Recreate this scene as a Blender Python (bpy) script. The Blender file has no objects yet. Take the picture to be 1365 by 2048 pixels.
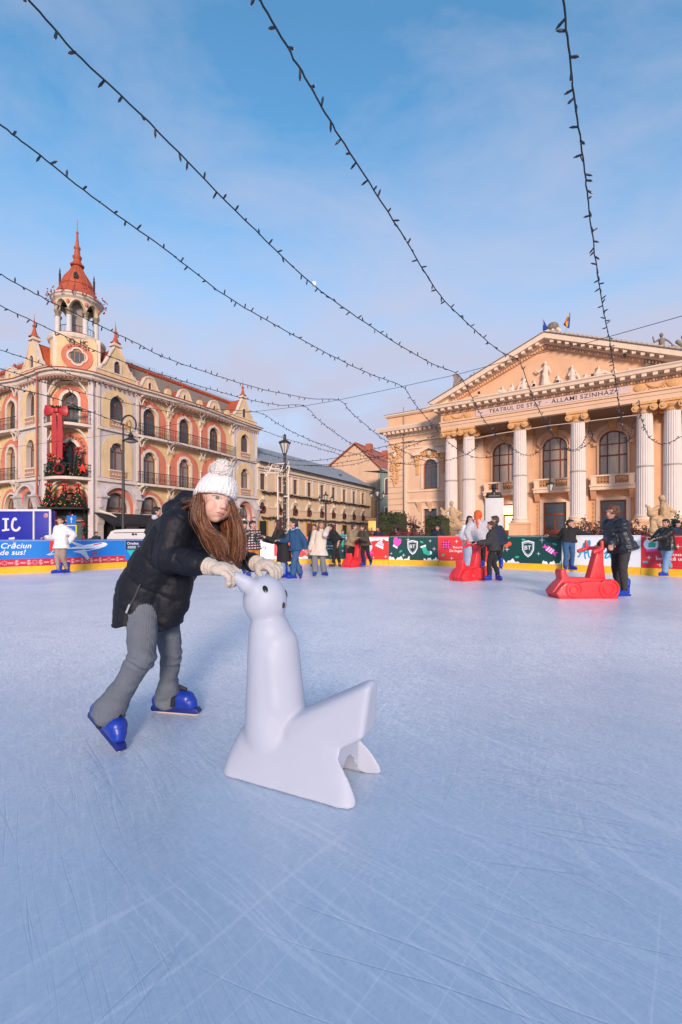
import bpy, bmesh, math, random
from mathutils import Vector, Matrix, noise, Quaternion
from mathutils.geometry import tessellate_polygon
random.seed(7)
R = math.radians
scene = bpy.context.scene
COL = scene.collection
# ---------------------------------------------------------------- camera geometry
F, CX, HY, CH = 910.0, 682.5, 1075.0, 1.0
def at(px, py, Y):
    """point at depth Y seen at photo pixel px,py"""
    return Vector(((px-CX)/F*Y, Y, CH+(HY-py)/F*Y))
cam_d = bpy.data.cameras.new('camera'); cam = bpy.data.objects.new('camera', cam_d)
COL.objects.link(cam); scene.camera = cam
cam.location = (0, 0, CH); cam.rotation_euler = (R(90), 0, 0)
cam_d.sensor_fit = 'VERTICAL'; cam_d.sensor_height = 36.0; cam_d.sensor_width = 24.0
cam_d.lens = F/2048*36.0
cam_d.shift_y = (HY-1024)/2048.0
cam_d.shift_x = 0
cam_d.clip_start = 0.05; cam_d.clip_end = 3000

# ---------------------------------------------------------------- materials
MATS = {}
def mat(name, col, rough=0.7, metal=0.0, var=0.12, vscale=4.0, bump=0.0, bscale=30.0, spec=0.5,
        dirt=0.0, coat=0.0, emit=None, estr=0.0, sss=0.0, trans=0.0, vcol=False, stretch=None, fleck=None):
    if name in MATS: return MATS[name]
    m = bpy.data.materials.new(name); m.use_nodes = True
    nt = m.node_tree; N = nt.nodes; L = nt.links
    b = N['Principled BSDF']
    b.inputs['Roughness'].default_value = rough
    b.inputs['Metallic'].default_value = metal
    b.inputs['Specular IOR Level'].default_value = spec
    b.inputs['Coat Weight'].default_value = coat
    if sss:
        b.inputs['Subsurface Weight'].default_value = sss
        b.inputs['Subsurface Radius'].default_value = (0.03, 0.03, 0.035)
        b.inputs['Subsurface Scale'].default_value = 1.0
    if trans: b.inputs['Transmission Weight'].default_value = trans
    if emit:
        b.inputs['Emission Color'].default_value = (*emit, 1)
        b.inputs['Emission Strength'].default_value = estr
    tc = N.new('ShaderNodeTexCoord')
    vec = tc.outputs['Object']
    if stretch:
        mp = N.new('ShaderNodeMapping'); mp.inputs['Scale'].default_value = stretch
        L.new(vec, mp.inputs['Vector']); vec = mp.outputs['Vector']
    if vcol:
        a = N.new('ShaderNodeAttribute'); a.attribute_name = 'Col'; src = a.outputs['Color']
    else:
        rgb = N.new('ShaderNodeRGB'); rgb.outputs[0].default_value = (*col, 1); src = rgb.outputs[0]
    if var > 0:
        nz = N.new('ShaderNodeTexNoise'); nz.inputs['Scale'].default_value = vscale
        nz.inputs['Detail'].default_value = 6; nz.inputs['Roughness'].default_value = 0.65
        L.new(vec, nz.inputs['Vector'])
        mr = N.new('ShaderNodeMapRange'); mr.inputs[1].default_value = 0.25; mr.inputs[2].default_value = 0.75
        mr.inputs[3].default_value = 1-var; mr.inputs[4].default_value = 1+var
        L.new(nz.outputs['Fac'], mr.inputs[0])
        vm = N.new('ShaderNodeVectorMath'); vm.operation = 'SCALE'
        L.new(src, vm.inputs[0]); L.new(mr.outputs[0], vm.inputs['Scale']); src = vm.outputs[0]
    if dirt > 0:
        n2 = N.new('ShaderNodeTexNoise'); n2.inputs['Scale'].default_value = 0.7; n2.inputs['Detail'].default_value = 8
        mp2 = N.new('ShaderNodeMapping'); mp2.inputs['Scale'].default_value = (3, 3, 0.6)
        L.new(tc.outputs['Object'], mp2.inputs['Vector']); L.new(mp2.outputs['Vector'], n2.inputs['Vector'])
        cr = N.new('ShaderNodeMapRange'); cr.inputs[1].default_value = 0.5; cr.inputs[2].default_value = 0.75
        cr.inputs[3].default_value = 0; cr.inputs[4].default_value = dirt
        L.new(n2.outputs['Fac'], cr.inputs[0])
        mx = N.new('ShaderNodeMix'); mx.data_type = 'RGBA'
        L.new(cr.outputs[0], mx.inputs[0]); L.new(src, mx.inputs[6]); mx.inputs[7].default_value = (col[0]*.45, col[1]*.4, col[2]*.38, 1)
        src = mx.outputs[2]
    if fleck:
        n3 = N.new('ShaderNodeTexVoronoi'); n3.inputs['Scale'].default_value = fleck[0]
        L.new(vec, n3.inputs['Vector'])
        c3 = N.new('ShaderNodeMapRange'); c3.inputs[1].default_value = fleck[2]; c3.inputs[2].default_value = fleck[2]+.05
        c3.inputs[3].default_value = 1; c3.inputs[4].default_value = 0
        L.new(n3.outputs['Distance'], c3.inputs[0])
        mx = N.new('ShaderNodeMix'); mx.data_type = 'RGBA'
        L.new(c3.outputs[0], mx.inputs[0]); L.new(src, mx.inputs[6]); mx.inputs[7].default_value = (*fleck[1], 1)
        src = mx.outputs[2]
    L.new(src, b.inputs['Base Color'])
    if bump > 0:
        n4 = N.new('ShaderNodeTexNoise'); n4.inputs['Scale'].default_value = bscale; n4.inputs['Detail'].default_value = 5
        L.new(vec, n4.inputs['Vector'])
        bp = N.new('ShaderNodeBump'); bp.inputs['Strength'].default_value = bump; bp.inputs['Distance'].default_value = 0.02
        L.new(n4.outputs['Fac'], bp.inputs['Height']); L.new(bp.outputs['Normal'], b.inputs['Normal'])
    MATS[name] = m
    return m

# ---------------------------------------------------------------- object helpers
def wloc(o):
    v = Vector((0, 0, 0))
    while o is not None:
        v = v + Vector(o.location); o = o.parent
    return v
def tag(o, label=None, cat=None, group=None, kind=None):
    if label: o['label'] = label
    if cat: o['category'] = cat
    if group: o['group'] = group
    if kind: o['kind'] = kind
    return o
def empty(name, loc, label, cat, group=None):
    o = bpy.data.objects.new(name, None); COL.objects.link(o); o.location = loc
    o.empty_display_size = 0.2
    return tag(o, label, cat, group)
class MB:
    def __init__(s, M=None):
        s.v = []; s.f = []; s.mi = []; s.M = M or Matrix.Identity(4); s.cur = 0; s.sm = []; s.smooth = False
    def add(s, vs, fs, M=None):
        b = len(s.v); MM = s.M @ M if M is not None else s.M
        s.v += [MM @ Vector(p) for p in vs]
        for f in fs:
            s.f.append([i+b for i in f]); s.mi.append(s.cur); s.sm.append(s.smooth)
        return s
    def box(s, x0, x1, y0, y1, z0, z1, M=None):
        vs = [(x, y, z) for z in (z0, z1) for y in (y0, y1) for x in (x0, x1)]
        return s.add(vs, [(0, 2, 3, 1), (4, 5, 7, 6), (0, 1, 5, 4), (2, 6, 7, 3), (0, 4, 6, 2), (1, 3, 7, 5)], M)
    def cyl(s, c, r0, r1, z0, z1, n=12, M=None, ang=0, cap=True):
        vs = []
        for z, r in ((z0, r0), (z1, r1)):
            for i in range(n):
                a = 2*math.pi*i/n+ang; vs.append((c[0]+r*math.cos(a), c[1]+r*math.sin(a), z))
        fs = [(i, (i+1) % n, n+(i+1) % n, n+i) for i in range(n)]
        if cap: fs += [tuple(range(n-1, -1, -1)), tuple(range(n, 2*n))]
        return s.add(vs, fs, M)
    def lathe(s, prof, c=(0, 0), n=16, M=None, rib=0, ribn=8, a0=0, a1=2*math.pi):
        full = abs(a1-a0-2*math.pi) < 1e-6
        k = n if full else n+1
        vs = []
        for r, z in prof:
            for i in range(k):
                a = a0+(a1-a0)*i/n
                rr = r*(1+rib*math.cos(a*ribn))
                vs.append((c[0]+rr*math.cos(a), c[1]+rr*math.sin(a), z))
        fs = []
        for j in range(len(prof)-1):
            for i in range(n):
                i2 = (i+1) % k if full else i+1
                fs.append((j*k+i, j*k+i2, (j+1)*k+i2, (j+1)*k+i))
        return s.add(vs, fs, M)
    def tube(s, pts, r, n=6, M=None, cap=True):
        pts = [Vector(p) for p in pts]; vs = []; m = len(pts)
        rs = r if isinstance(r, (list, tuple)) else [r]*m
        up = Vector((0, 0, 1))
        t0 = (pts[1]-pts[0]).normalized()
        if abs(t0.dot(up)) > .9: up = Vector((1, 0, 0))
        nrm = t0.cross(up).normalized()
        for i, p in enumerate(pts):
            t = (pts[min(i+1, m-1)]-pts[max(i-1, 0)])
            if t.length < 1e-9: t = t0
            t.normalize()
            nrm = (nrm-t*nrm.dot(t))
            if nrm.length < 1e-6: nrm = t.orthogonal()
            nrm.normalize(); bn = t.cross(nrm)
            for k in range(n):
                a = 2*math.pi*k/n
                vs.append(p+(nrm*math.cos(a)+bn*math.sin(a))*rs[i])
        fs = [(i*n+k, i*n+(k+1) % n, (i+1)*n+(k+1) % n, (i+1)*n+k) for i in range(m-1) for k in range(n)]
        if cap: fs += [tuple(range(n-1, -1, -1)), tuple(range((m-1)*n, m*n))]
        return s.add(vs, fs, M)
    def capsule(s, p0, p1, r0, r1, n=14, rings=5, sq=None):
        """tapered capsule; sq=(axis vector, factor) squashes the section along an axis"""
        p0 = Vector(p0); p1 = Vector(p1); d = p1-p0; Ln = d.length
        if Ln < 1e-6: d = Vector((0, 0, 1))
        d.normalize(); q = d.to_track_quat('Z', 'Y')
        vs = []; ring = []
        prof = []
        for i in range(rings+1):
            a = -math.pi/2+math.pi/2*i/rings; prof.append((r0*math.cos(a), r0*math.sin(a)))
        for i in range(rings+1):
            a = math.pi/2*i/rings; prof.append((r1*math.cos(a), Ln+r1*math.sin(a)))
        for r, z in prof:
            r = max(r, 1e-4)
            for k in range(n):
                a = 2*math.pi*k/n
                off = q @ Vector((r*math.cos(a), r*math.sin(a), 0))
                if sq:
                    ax, fc = sq; off = off-ax*off.dot(ax)*(1-fc)
                vs.append(p0+d*z+off)
        m = len(prof)
        fs = [(i*n+k, i*n+(k+1) % n, (i+1)*n+(k+1) % n, (i+1)*n+k) for i in range(m-1) for k in range(n)]
        fs += [tuple(range(n-1, -1, -1)), tuple(range((m-1)*n, m*n))]
        return s.add(vs, fs)
    def ell(s, c, rx, ry, rz, rot=None, n=18, m=10):
        """ellipsoid, rot = 3x3/4x4 Matrix"""
        vs = []; rot = rot.to_3x3() if rot is not None else Matrix.Identity(3); c = Vector(c)
        for j in range(1, m):
            th = math.pi*j/m
            for k in range(n):
                a = 2*math.pi*k/n
                vs.append(c+rot @ Vector((rx*math.sin(th)*math.cos(a), ry*math.sin(th)*math.sin(a), rz*math.cos(th))))
        t = len(vs); vs += [c+rot @ Vector((0, 0, rz)), c+rot @ Vector((0, 0, -rz))]
        fs = [(j*n+k, j*n+n+k, j*n+n+(k+1) % n, j*n+(k+1) % n) for j in range(m-2) for k in range(n)]
        fs += [(t, k, (k+1) % n) for k in range(n)]
        fs += [(t+1, (m-2)*n+(k+1) % n, (m-2)*n+k) for k in range(n)]
        return s.add(vs, fs)
    def prism(s, outer, y0, y1, holes=(), M=None, back=True, plane='xz'):
        """outline (and holes) in xz extruded from y0 (front) to y1"""
        loops = [outer]+list(holes)
        pl = [[Vector((p[0], p[1], 0)) for p in lp] for lp in loops]
        tris = tessellate_polygon(pl)
        flat = [p for lp in loops for p in lp]; n = len(flat)
        if plane == 'xz': f3 = lambda p, y: (p[0], y, p[1])
        else: f3 = lambda p, y: (p[0], p[1], y)
        vs = [f3(p, y0) for p in flat]+[f3(p, y1) for p in flat]
        fs = [tuple(t) for t in tris]
        if back: fs += [tuple(i+n for i in reversed(t)) for t in tris]
        o = 0
        for lp in loops:
            k = len(lp)
            for i in range(k):
                a, b2 = o+i, o+(i+1) % k
                fs.append((a, b2, b2+n, a+n))
            o += k
        return s.add(vs, fs, M)
    def sweep(s, path, prof, M=None, closed=False):
        """profile (out, up) swept along a 2D xy path; out = to the right of travel"""
        n = len(path); vs = []; P = [Vector((p[0], p[1])) for p in path]
        for i in range(n):
            if closed: a = P[i]-P[i-1]; b = P[(i+1) % n]-P[i]
            else:
                a = P[i]-P[max(i-1, 0)]; b = P[min(i+1, n-1)]-P[i]
                if i == 0: a = b
                if i == n-1: b = a
            a = a.normalized(); b = b.normalized()
            na = Vector((a.y, -a.x)); nb = Vector((b.y, -b.x)); mm = (na+nb)
            if mm.length < 1e-6: mm = na
            mm.normalize(); mm = mm/max(.35, mm.dot(na))
            for o, z in prof:
                vs.append((P[i].x+mm.x*o, P[i].y+mm.y*o, z))
        k = len(prof); fs = []
        for i in range(n if closed else n-1):
            j = (i+1) % n
            for q in range(k):
                q2 = (q+1) % k
                fs.append((i*k+q, j*k+q, j*k+q2, i*k+q2))
        if not closed: fs += [tuple(range(k)), tuple(range((n-1)*k+k-1, (n-1)*k-1, -1))]
        return s.add(vs, fs, M)
    def quadleaf(s, c, size, nrm=None, asp=.5):
        d = Vector((random.gauss(0, 1), random.gauss(0, 1), random.gauss(0, 1))).normalized() if nrm is None else nrm
        a = d.orthogonal().normalized(); a.rotate(Quaternion(d, random.random()*6.28)); b = d.cross(a)
        c = Vector(c)
        return s.add([c-a*size, c+b*size*asp+d*size*.15, c+a*size, c-b*size*asp+d*size*.15], [(0, 1, 2, 3)])
    def mesh(s, name='m', origin=Vector((0, 0, 0))):
        me = bpy.data.meshes.new(name)
        me.from_pydata([v-origin for v in s.v], [], s.f)
        for p, mi, sm in zip(me.polygons, s.mi, s.sm): p.material_index = mi; p.use_smooth = sm
        me.update(); return me
    def build(s, name, m, parent=None, at=None, smooth=None, recalc=True, auto=None):
        if parent is not None:
            org = wloc(parent) if at is None else Vector(at)
        else:
            if at is None:
                xs = [v.x for v in s.v]; ys = [v.y for v in s.v]; zs = [v.z for v in s.v]
                org = Vector(((min(xs)+max(xs))/2, (min(ys)+max(ys))/2, min(zs)))
            else: org = Vector(at)
        me = s.mesh(name, org)
        if recalc:
            bm = bmesh.new(); bm.from_mesh(me); bmesh.ops.recalc_face_normals(bm, faces=bm.faces); bm.to_mesh(me); bm.free()
        for mm in (m if isinstance(m, (list, tuple)) else [m]): me.materials.append(mm)
        if smooth is not None:
            for p in me.polygons: p.use_smooth = smooth
        if auto is not None: me.set_sharp_from_angle(angle=R(auto))
        return link(name, me, parent, org)
def link(name, me, parent=None, org=Vector((0, 0, 0))):
    o = bpy.data.objects.new(name, me); COL.objects.link(o)
    if parent is not None:
        o.parent = parent; o.location = Vector(org)-wloc(parent)
    else: o.location = org
    return o
def bevelled(o, w=.01, seg=2, ang=40):
    """bake a bevel into the mesh"""
    bm = bmesh.new(); bm.from_mesh(o.data)
    bmesh.ops.remove_doubles(bm, verts=bm.verts, dist=1e-5)
    es = [e for e in bm.edges if len(e.link_faces) == 2 and e.calc_face_angle(0) > R(ang)]
    bmesh.ops.bevel(bm, geom=es, offset=w, segments=seg, affect='EDGES', profile=.5, clamp_overlap=True)
    for f in bm.faces: f.smooth = True
    bm.to_mesh(o.data); bm.free(); o.data.set_sharp_from_angle(angle=R(35))
    return o
_tmp = []
def remesh(mb, voxel, smooth=3, fac=.5, disp=None, clamp=None, sub=0):
    """union the shapes of mb into one continuous skin; returns a mesh in world space"""
    me = mb.mesh('tmp'); ob = bpy.data.objects.new('tmp', me); COL.objects.link(ob)
    md = ob.modifiers.new('r', 'REMESH'); md.mode = 'VOXEL'; md.voxel_size = voxel; md.adaptivity = 0
    if smooth:
        sm = ob.modifiers.new('s', 'SMOOTH'); sm.factor = fac; sm.iterations = smooth
    dg = bpy.context.evaluated_depsgraph_get(); dg.update()
    out = bpy.data.meshes.new_from_object(ob.evaluated_get(dg))
    bpy.data.objects.remove(ob); bpy.data.meshes.remove(me)
    if disp or clamp:
        nr = [Vector(v.normal) for v in out.vertices]
        for v, n in zip(out.vertices, nr):
            p = Vector(v.co)
            if disp: p = p+n*disp(p, n)
            if clamp: p = clamp(p)
            v.co = p
    for p in out.polygons: p.use_smooth = True
    out.update(); return out
def place(name, me, m, parent):
    org = wloc(parent) if parent is not None else Vector((0, 0, 0))
    if parent is None:
        cs = [v.co for v in me.vertices]
        org = Vector((sum(c.x for c in cs)/len(cs), sum(c.y for c in cs)/len(cs), min(c.z for c in cs)))
    me.transform(Matrix.Translation(-org)); me.materials.clear()
    for mm in (m if isinstance(m, (list, tuple)) else [m]): me.materials.append(mm)
    return link(name, me, parent, org)
def paint(me, fn, org=Vector((0, 0, 0))):
    a = me.color_attributes.new('Col', 'FLOAT_COLOR', 'POINT')
    for i, v in enumerate(me.vertices):
        c = fn(v.co+org); a.data[i].color = (c[0], c[1], c[2], 1)
_txt = {}
def text_mesh(st, bold=0.0, shear=0.0, spacing=1.0):
    """(verts2d, faces, width) of a word, cap height about 0.7"""
    key = (st, bold, shear, spacing)
    if key in _txt: return _txt[key]
    cu = bpy.data.curves.new('t', 'FONT'); cu.body = st; cu.offset = bold; cu.shear = shear; cu.space_character = spacing
    cu.resolution_u = 3
    ob = bpy.data.objects.new('t', cu); COL.objects.link(ob)
    dg = bpy.context.evaluated_depsgraph_get(); dg.update()
    me = bpy.data.meshes.new_from_object(ob.evaluated_get(dg))
    vs = [(v.co.x, v.co.y) for v in me.vertices]; fs = [tuple(p.vertices) for p in me.polygons]
    bpy.data.objects.remove(ob)
    x0 = min(v[0] for v in vs); x1 = max(v[0] for v in vs)
    vs = [(x-x0, y) for x, y in vs]
    _txt[key] = (vs, fs, x1-x0); return _txt[key]
def sm(a, b, x):
    t = max(0, min(1, (x-a)/(b-a))); return t*t*(3-2*t)
def lerp(a, b, t): return a+(b-a)*t
def spline(pts, n=8):
    """Catmull-Rom through points (any dimension tuples)"""
    P = [Vector(p) for p in pts]; out = []
    for i in range(len(P)-1):
        p0 = P[max(i-1, 0)]; p1 = P[i]; p2 = P[i+1]; p3 = P[min(i+2, len(P)-1)]
        for k in range(n):
            t = k/n
            out.append(.5*((2*p1)+(p2-p0)*t+(2*p0-5*p1+4*p2-p3)*t*t+(3*p1-p0-3*p2+p3)*t**3))
    out.append(P[-1]); return out
def arch(cx, hw, z0, zs, zt, kind='round', n=10):
    """opening outline: vertical jambs z0..zs, head up to zt"""
    pts = [(cx-hw, z0), (cx+hw, z0)]
    h = zt-zs
    if kind == 'rect': return [(cx-hw, z0), (cx+hw, z0), (cx+hw, zt), (cx-hw, zt)]
    if kind == 'round':
        return pts+[(cx+hw*math.cos(math.pi*i/(2*n)), zs+h*math.sin(math.pi*i/(2*n))) for i in range(2*n+1)]
    if kind == 'ogee':       # bulging shoulders, pointed tip
        rt = []
        for i in range(n+1):
            t = i/n
            if t < .62:
                a = t/.62*R(68); x = hw*(.38+.62*math.cos(a)**.9) if False else hw*math.cos(a); z = h*.78*math.sin(a)/math.sin(R(68))
            else:
                u = (t-.62)/.38; x = hw*math.cos(R(68))*(1-u)**1.0; z = h*(.78+.22*u**1.6)
            rt.append((x, z))
        return pts+[(cx+x, zs+z) for x, z in rt]+[(cx-x, zs+z) for x, z in reversed(rt[:-1])]
    if kind == 'tref':       # stepped (trefoil-like) head
        rt = [(1, 0), (1.0, .12), (.97, .25), (.88, .36), (.78, .42), (.77, .52), (.7, .68), (.55, .82), (.35, .91), (.16, .96), (0, 1)]
        return pts+[(cx+x*hw, zs+z*h) for x, z in rt]+[(cx-x*hw, zs+z*h) for x, z in reversed(rt[:-1])]
def inset(pts, cx, cz, d):
    """rough inset of an opening outline by d"""
    xs = [p[0] for p in pts]; zs = [p[1] for p in pts]
    hw = (max(xs)-min(xs))/2; hz = (max(zs)-min(zs))/2; mx = (max(xs)+min(xs))/2; mz = (max(zs)+min(zs))/2
    return [(mx+(x-mx)*(hw-d)/hw, mz+(z-mz)*(hz-d)/hz) for x, z in pts]
def frame_M(origin, ang):
    """facade frame: x along the wall to the right, y into the building, z up; ang = rotation about z"""
    return Matrix.Translation(Vector(origin)) @ Matrix.Rotation(ang, 4, 'Z')
# ---------------------------------------------------------------- sky and light
W = bpy.data.worlds.new('World'); scene.world = W; W.use_nodes = True
nt = W.node_tree; N = nt.nodes; L = nt.links
bg = N['Background']
SUN_EL, SUN_AZ = R(17), R(174)     # azimuth clockwise from +Y: low, behind the camera, a little to its left
sky = N.new('ShaderNodeTexSky'); sky.sky_type = 'NISHITA'; sky.sun_disc = False
sky.sun_elevation = SUN_EL; sky.sun_rotation = SUN_AZ; sky.air_density = 1.0; sky.dust_density = 0.4; sky.ozone_density = 1.6
tc = N.new('ShaderNodeTexCoord')
# thin high cloud: streaky noise on the sky direction, thicker towards the horizon
mp = N.new('ShaderNodeMapping'); mp.inputs['Scale'].default_value = (1.0, 1.6, 2.6); mp.inputs['Rotation'].default_value = (0, R(12), R(25))
L.new(tc.outputs['Generated'], mp.inputs['Vector'])
nz = N.new('ShaderNodeTexNoise'); nz.inputs['Scale'].default_value = 2.3; nz.inputs['Detail'].default_value = 9; nz.inputs['Roughness'].default_value = .6
nz.inputs['Distortion'].default_value = .4
L.new(mp.outputs['Vector'], nz.inputs['Vector'])
sx = N.new('ShaderNodeSeparateXYZ'); L.new(tc.outputs['Generated'], sx.inputs[0])
hz = N.new('ShaderNodeMapRange'); hz.inputs[1].default_value = 0.0; hz.inputs[2].default_value = .84; hz.inputs[3].default_value = 1.15; hz.inputs[4].default_value = -.04
hz.interpolation_type = 'SMOOTHSTEP'
L.new(sx.outputs['Z'], hz.inputs[0])
nr = N.new('ShaderNodeMapRange'); nr.inputs[1].default_value = .3; nr.inputs[2].default_value = .72; nr.inputs[3].default_value = -.18; nr.inputs[4].default_value = .44
L.new(nz.outputs['Fac'], nr.inputs[0])
ad = N.new('ShaderNodeMath'); ad.operation = 'ADD'; ad.use_clamp = True
L.new(hz.outputs[0], ad.inputs[0]); L.new(nr.outputs[0], ad.inputs[1])
mx = N.new('ShaderNodeMix'); mx.data_type = 'RGBA'
tn = N.new('ShaderNodeVectorMath'); tn.operation = 'MULTIPLY'; tn.inputs[1].default_value = (.47, .79, .87); L.new(sky.outputs[0], tn.inputs[0])
L.new(ad.outputs[0], mx.inputs[0]); L.new(tn.outputs[0], mx.inputs[6]); mx.inputs[7].default_value = (1.72, 1.80, 2.32, 1)
L.new(mx.outputs[2], bg.inputs['Color']); bg.inputs['Strength'].default_value = 0.145
sd = bpy.data.lights.new('sun', 'SUN'); so = bpy.data.objects.new('sun', sd); COL.objects.link(so)
sd.energy = 1.75; sd.angle = R(12); sd.color = (1.0, .78, .62)
d = Vector((math.sin(SUN_AZ)*math.cos(SUN_EL), math.cos(SUN_AZ)*math.cos(SUN_EL), math.sin(SUN_EL)))
so.rotation_euler = d.to_track_quat('Z', 'Y').to_euler(); so.location = (-5, -10, 20)
vs = scene.view_settings; vs.view_transform = 'Standard'; vs.look = 'None'; vs.exposure = 1.2; vs.gamma = 1.0

# ---------------------------------------------------------------- ground
pave = mat('paving', (.22, .2, .19), .85, var=.2, vscale=1.5, bump=.3, bscale=8)
g = MB(); g.add([(-900, -900, -.05), (900, -900, -.05), (900, 900, -.05), (-900, 900, -.05)], [(0, 1, 2, 3)])
tag(g.build('ground', pave), kind='structure')
# ice: fine skate scratches, snow dust, glossy
im = bpy.data.materials.new('ice'); im.use_nodes = True
nt = im.node_tree; N = nt.nodes; L = nt.links; b = N['Principled BSDF']
tc = N.new('ShaderNodeTexCoord')
def mapping(rot, sc, src=None, loc=(0, 0, 0)):
    q = N.new('ShaderNodeMapping'); q.inputs['Rotation'].default_value = (0, 0, R(rot)); L.new(src or tc.outputs['Object'], q.inputs['Vector'])
    m = N.new('ShaderNodeMapping'); m.inputs['Scale'].default_value = sc; m.inputs['Location'].default_value = loc
    L.new(q.outputs['Vector'], m.inputs['Vector']); return m.outputs['Vector']
# warp the coordinates so scratches curve
wn = N.new('ShaderNodeTexNoise'); wn.inputs['Scale'].default_value = .8; wn.inputs['Detail'].default_value = 2
L.new(tc.outputs['Object'], wn.inputs['Vector'])
wm = N.new('ShaderNodeVectorMath'); wm.operation = 'SCALE'; wm.inputs['Scale'].default_value = .16
ws = N.new('ShaderNodeVectorMath'); ws.operation = 'SUBTRACT'; ws.inputs[1].default_value = (.5, .5, .5)
L.new(wn.outputs['Color'], ws.inputs[0]); L.new(ws.outputs[0], wm.inputs[0])
wa = N.new('ShaderNodeVectorMath'); wa.operation = 'ADD'; L.new(tc.outputs['Object'], wa.inputs[0]); L.new(wm.outputs[0], wa.inputs[1])
def streak(rot, sx_, sy_, lo, hi, seedoff):
    mv = mapping(rot, (sx_, sy_, 1), wa.outputs[0], (seedoff, seedoff*1.7, seedoff*.3))
    n = N.new('ShaderNodeTexNoise'); n.inputs['Scale'].default_value = 1; n.inputs['Detail'].default_value = 3; n.inputs['Roughness'].default_value = .6
    L.new(mv, n.inputs['Vector'])
    r = N.new('ShaderNodeMapRange'); r.inputs[1].default_value = lo; r.inputs[2].default_value = hi
    L.new(n.outputs['Fac'], r.inputs[0]); return r.outputs[0]
def mth(op, a, c, clamp=False):
    m = N.new('ShaderNodeMath'); m.operation = op; m.use_clamp = clamp
    for i, q in enumerate((a, c)):
        if hasattr(q, 'links'): L.new(q, m.inputs[i])
        else: m.inputs[i].default_value = q
    return m.outputs[0]
def ridge(rot, sx_, sy_, seedoff, width, dens):
    """thin curved blade lines: the zero crossing of a stretched noise, kept only in patches"""
    mv = mapping(rot, (sx_, sy_, 1), wa.outputs[0], (seedoff, seedoff*2.3, 0))
    n = N.new('ShaderNodeTexNoise'); n.inputs['Scale'].default_value = 1; n.inputs['Detail'].default_value = 1.5
    L.new(mv, n.inputs['Vector'])
    a = mth('ABSOLUTE', mth('SUBTRACT', n.outputs['Fac'], .5), 0)
    r = N.new('ShaderNodeMapRange'); r.inputs[1].default_value = 0; r.inputs[2].default_value = width; r.inputs[3].default_value = 1; r.inputs[4].default_value = 0
    L.new(a, r.inputs[0])
    n2 = N.new('ShaderNodeTexNoise'); n2.inputs['Scale'].default_value = .9; n2.inputs['Detail'].default_value = 3
    m2 = N.new('ShaderNodeMapping'); m2.inputs['Location'].default_value = (seedoff*5, 3, 1); L.new(tc.outputs['Object'], m2.inputs['Vector']); L.new(m2.outputs[0], n2.inputs['Vector'])
    k = N.new('ShaderNodeMapRange'); k.inputs[1].default_value = dens; k.inputs[2].default_value = dens+.1; L.new(n2.outputs['Fac'], k.inputs[0])
    return mth('MULTIPLY', r.outputs[0], k.outputs[0])
fr1 = streak(58, 7.0, 85, .44, .78, 0); fr2 = streak(36, 8, 100, .46, .8, 5); fr3 = streak(-72, 9, 90, .47, .8, 9); fr4 = streak(47, 10, 150, .45, .8, 21)
frost = mth('MAXIMUM', mth('MAXIMUM', fr1, mth('MULTIPLY', fr2, .8)), mth('MAXIMUM', fr3, mth('MULTIPLY', fr4, .8)))
patch = N.new('ShaderNodeTexNoise'); patch.inputs['Scale'].default_value = .55; patch.inputs['Detail'].default_value = 5; patch.inputs['Roughness'].default_value = .6
L.new(wa.outputs[0], patch.inputs['Vector'])
pr = N.new('ShaderNodeMapRange'); pr.inputs[1].default_value = .3; pr.inputs[2].default_value = .7; L.new(patch.outputs['Fac'], pr.inputs[0])
fine = N.new('ShaderNodeTexNoise'); fine.inputs['Scale'].default_value = 42; fine.inputs['Detail'].default_value = 6; fine.inputs['Roughness'].default_value = .75
L.new(mapping(-30, (1, 2.2, 1), wa.outputs[0]), fine.inputs['Vector'])
ff = N.new('ShaderNodeMapRange'); ff.inputs[1].default_value = .42; ff.inputs[2].default_value = .7; L.new(fine.outputs['Fac'], ff.inputs[0])
fr = mth('ADD', mth('MULTIPLY', frost, .75), mth('MULTIPLY', ff.outputs[0], .6), True)
sy = N.new('ShaderNodeSeparateXYZ'); L.new(wa.outputs[0], sy.inputs[0])     # view-angle darkening painted in: frost fades to bluer ice towards the camera
view_fade = N.new('ShaderNodeMapRange'); view_fade.inputs[1].default_value = .6; view_fade.inputs[2].default_value = 5.0; view_fade.inputs[3].default_value = .22; view_fade.inputs[4].default_value = 2.1; view_fade.interpolation_type = 'SMOOTHERSTEP'
L.new(sy.outputs['Y'], view_fade.inputs[0])
fr = mth('MULTIPLY', mth('MULTIPLY', fr, mth('ADD', mth('MULTIPLY', pr.outputs[0], .7), .5)), view_fade.outputs[0], True)
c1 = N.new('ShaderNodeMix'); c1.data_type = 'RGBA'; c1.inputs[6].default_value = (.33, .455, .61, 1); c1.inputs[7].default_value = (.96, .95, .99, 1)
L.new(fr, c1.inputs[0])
cuts = mth('ADD', mth('ADD', ridge(62, .25, 6.5, 2, .006, .5), ridge(-65, .3, 5.5, 7, .008, .5)), mth('ADD', ridge(20, .22, 5.0, 12, .008, .5), ridge(42, .2, 9.0, 17, .007, .48)), True)
cuts = mth('ADD', cuts, mth('ADD', ridge(52, .5, 26, 41, .016, .52), ridge(-80, .5, 22, 47, .012, .55)), True)
c2 = N.new('ShaderNodeMix'); c2.data_type = 'RGBA'; c2.inputs[7].default_value = (.14, .24, .42, 1)
L.new(mth('MULTIPLY', cuts, .15), c2.inputs[0]); L.new(c1.outputs[2], c2.inputs[6])
wh = mth('ADD', mth('ADD', ridge(56, .3, 7.0, 31, .014, .44), ridge(-50, .3, 6.5, 37, .012, .5)), mth('ADD', ridge(38, .6, 26, 53, .035, .47), ridge(80, .3, 7, 59, .01, .52)), True)
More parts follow.
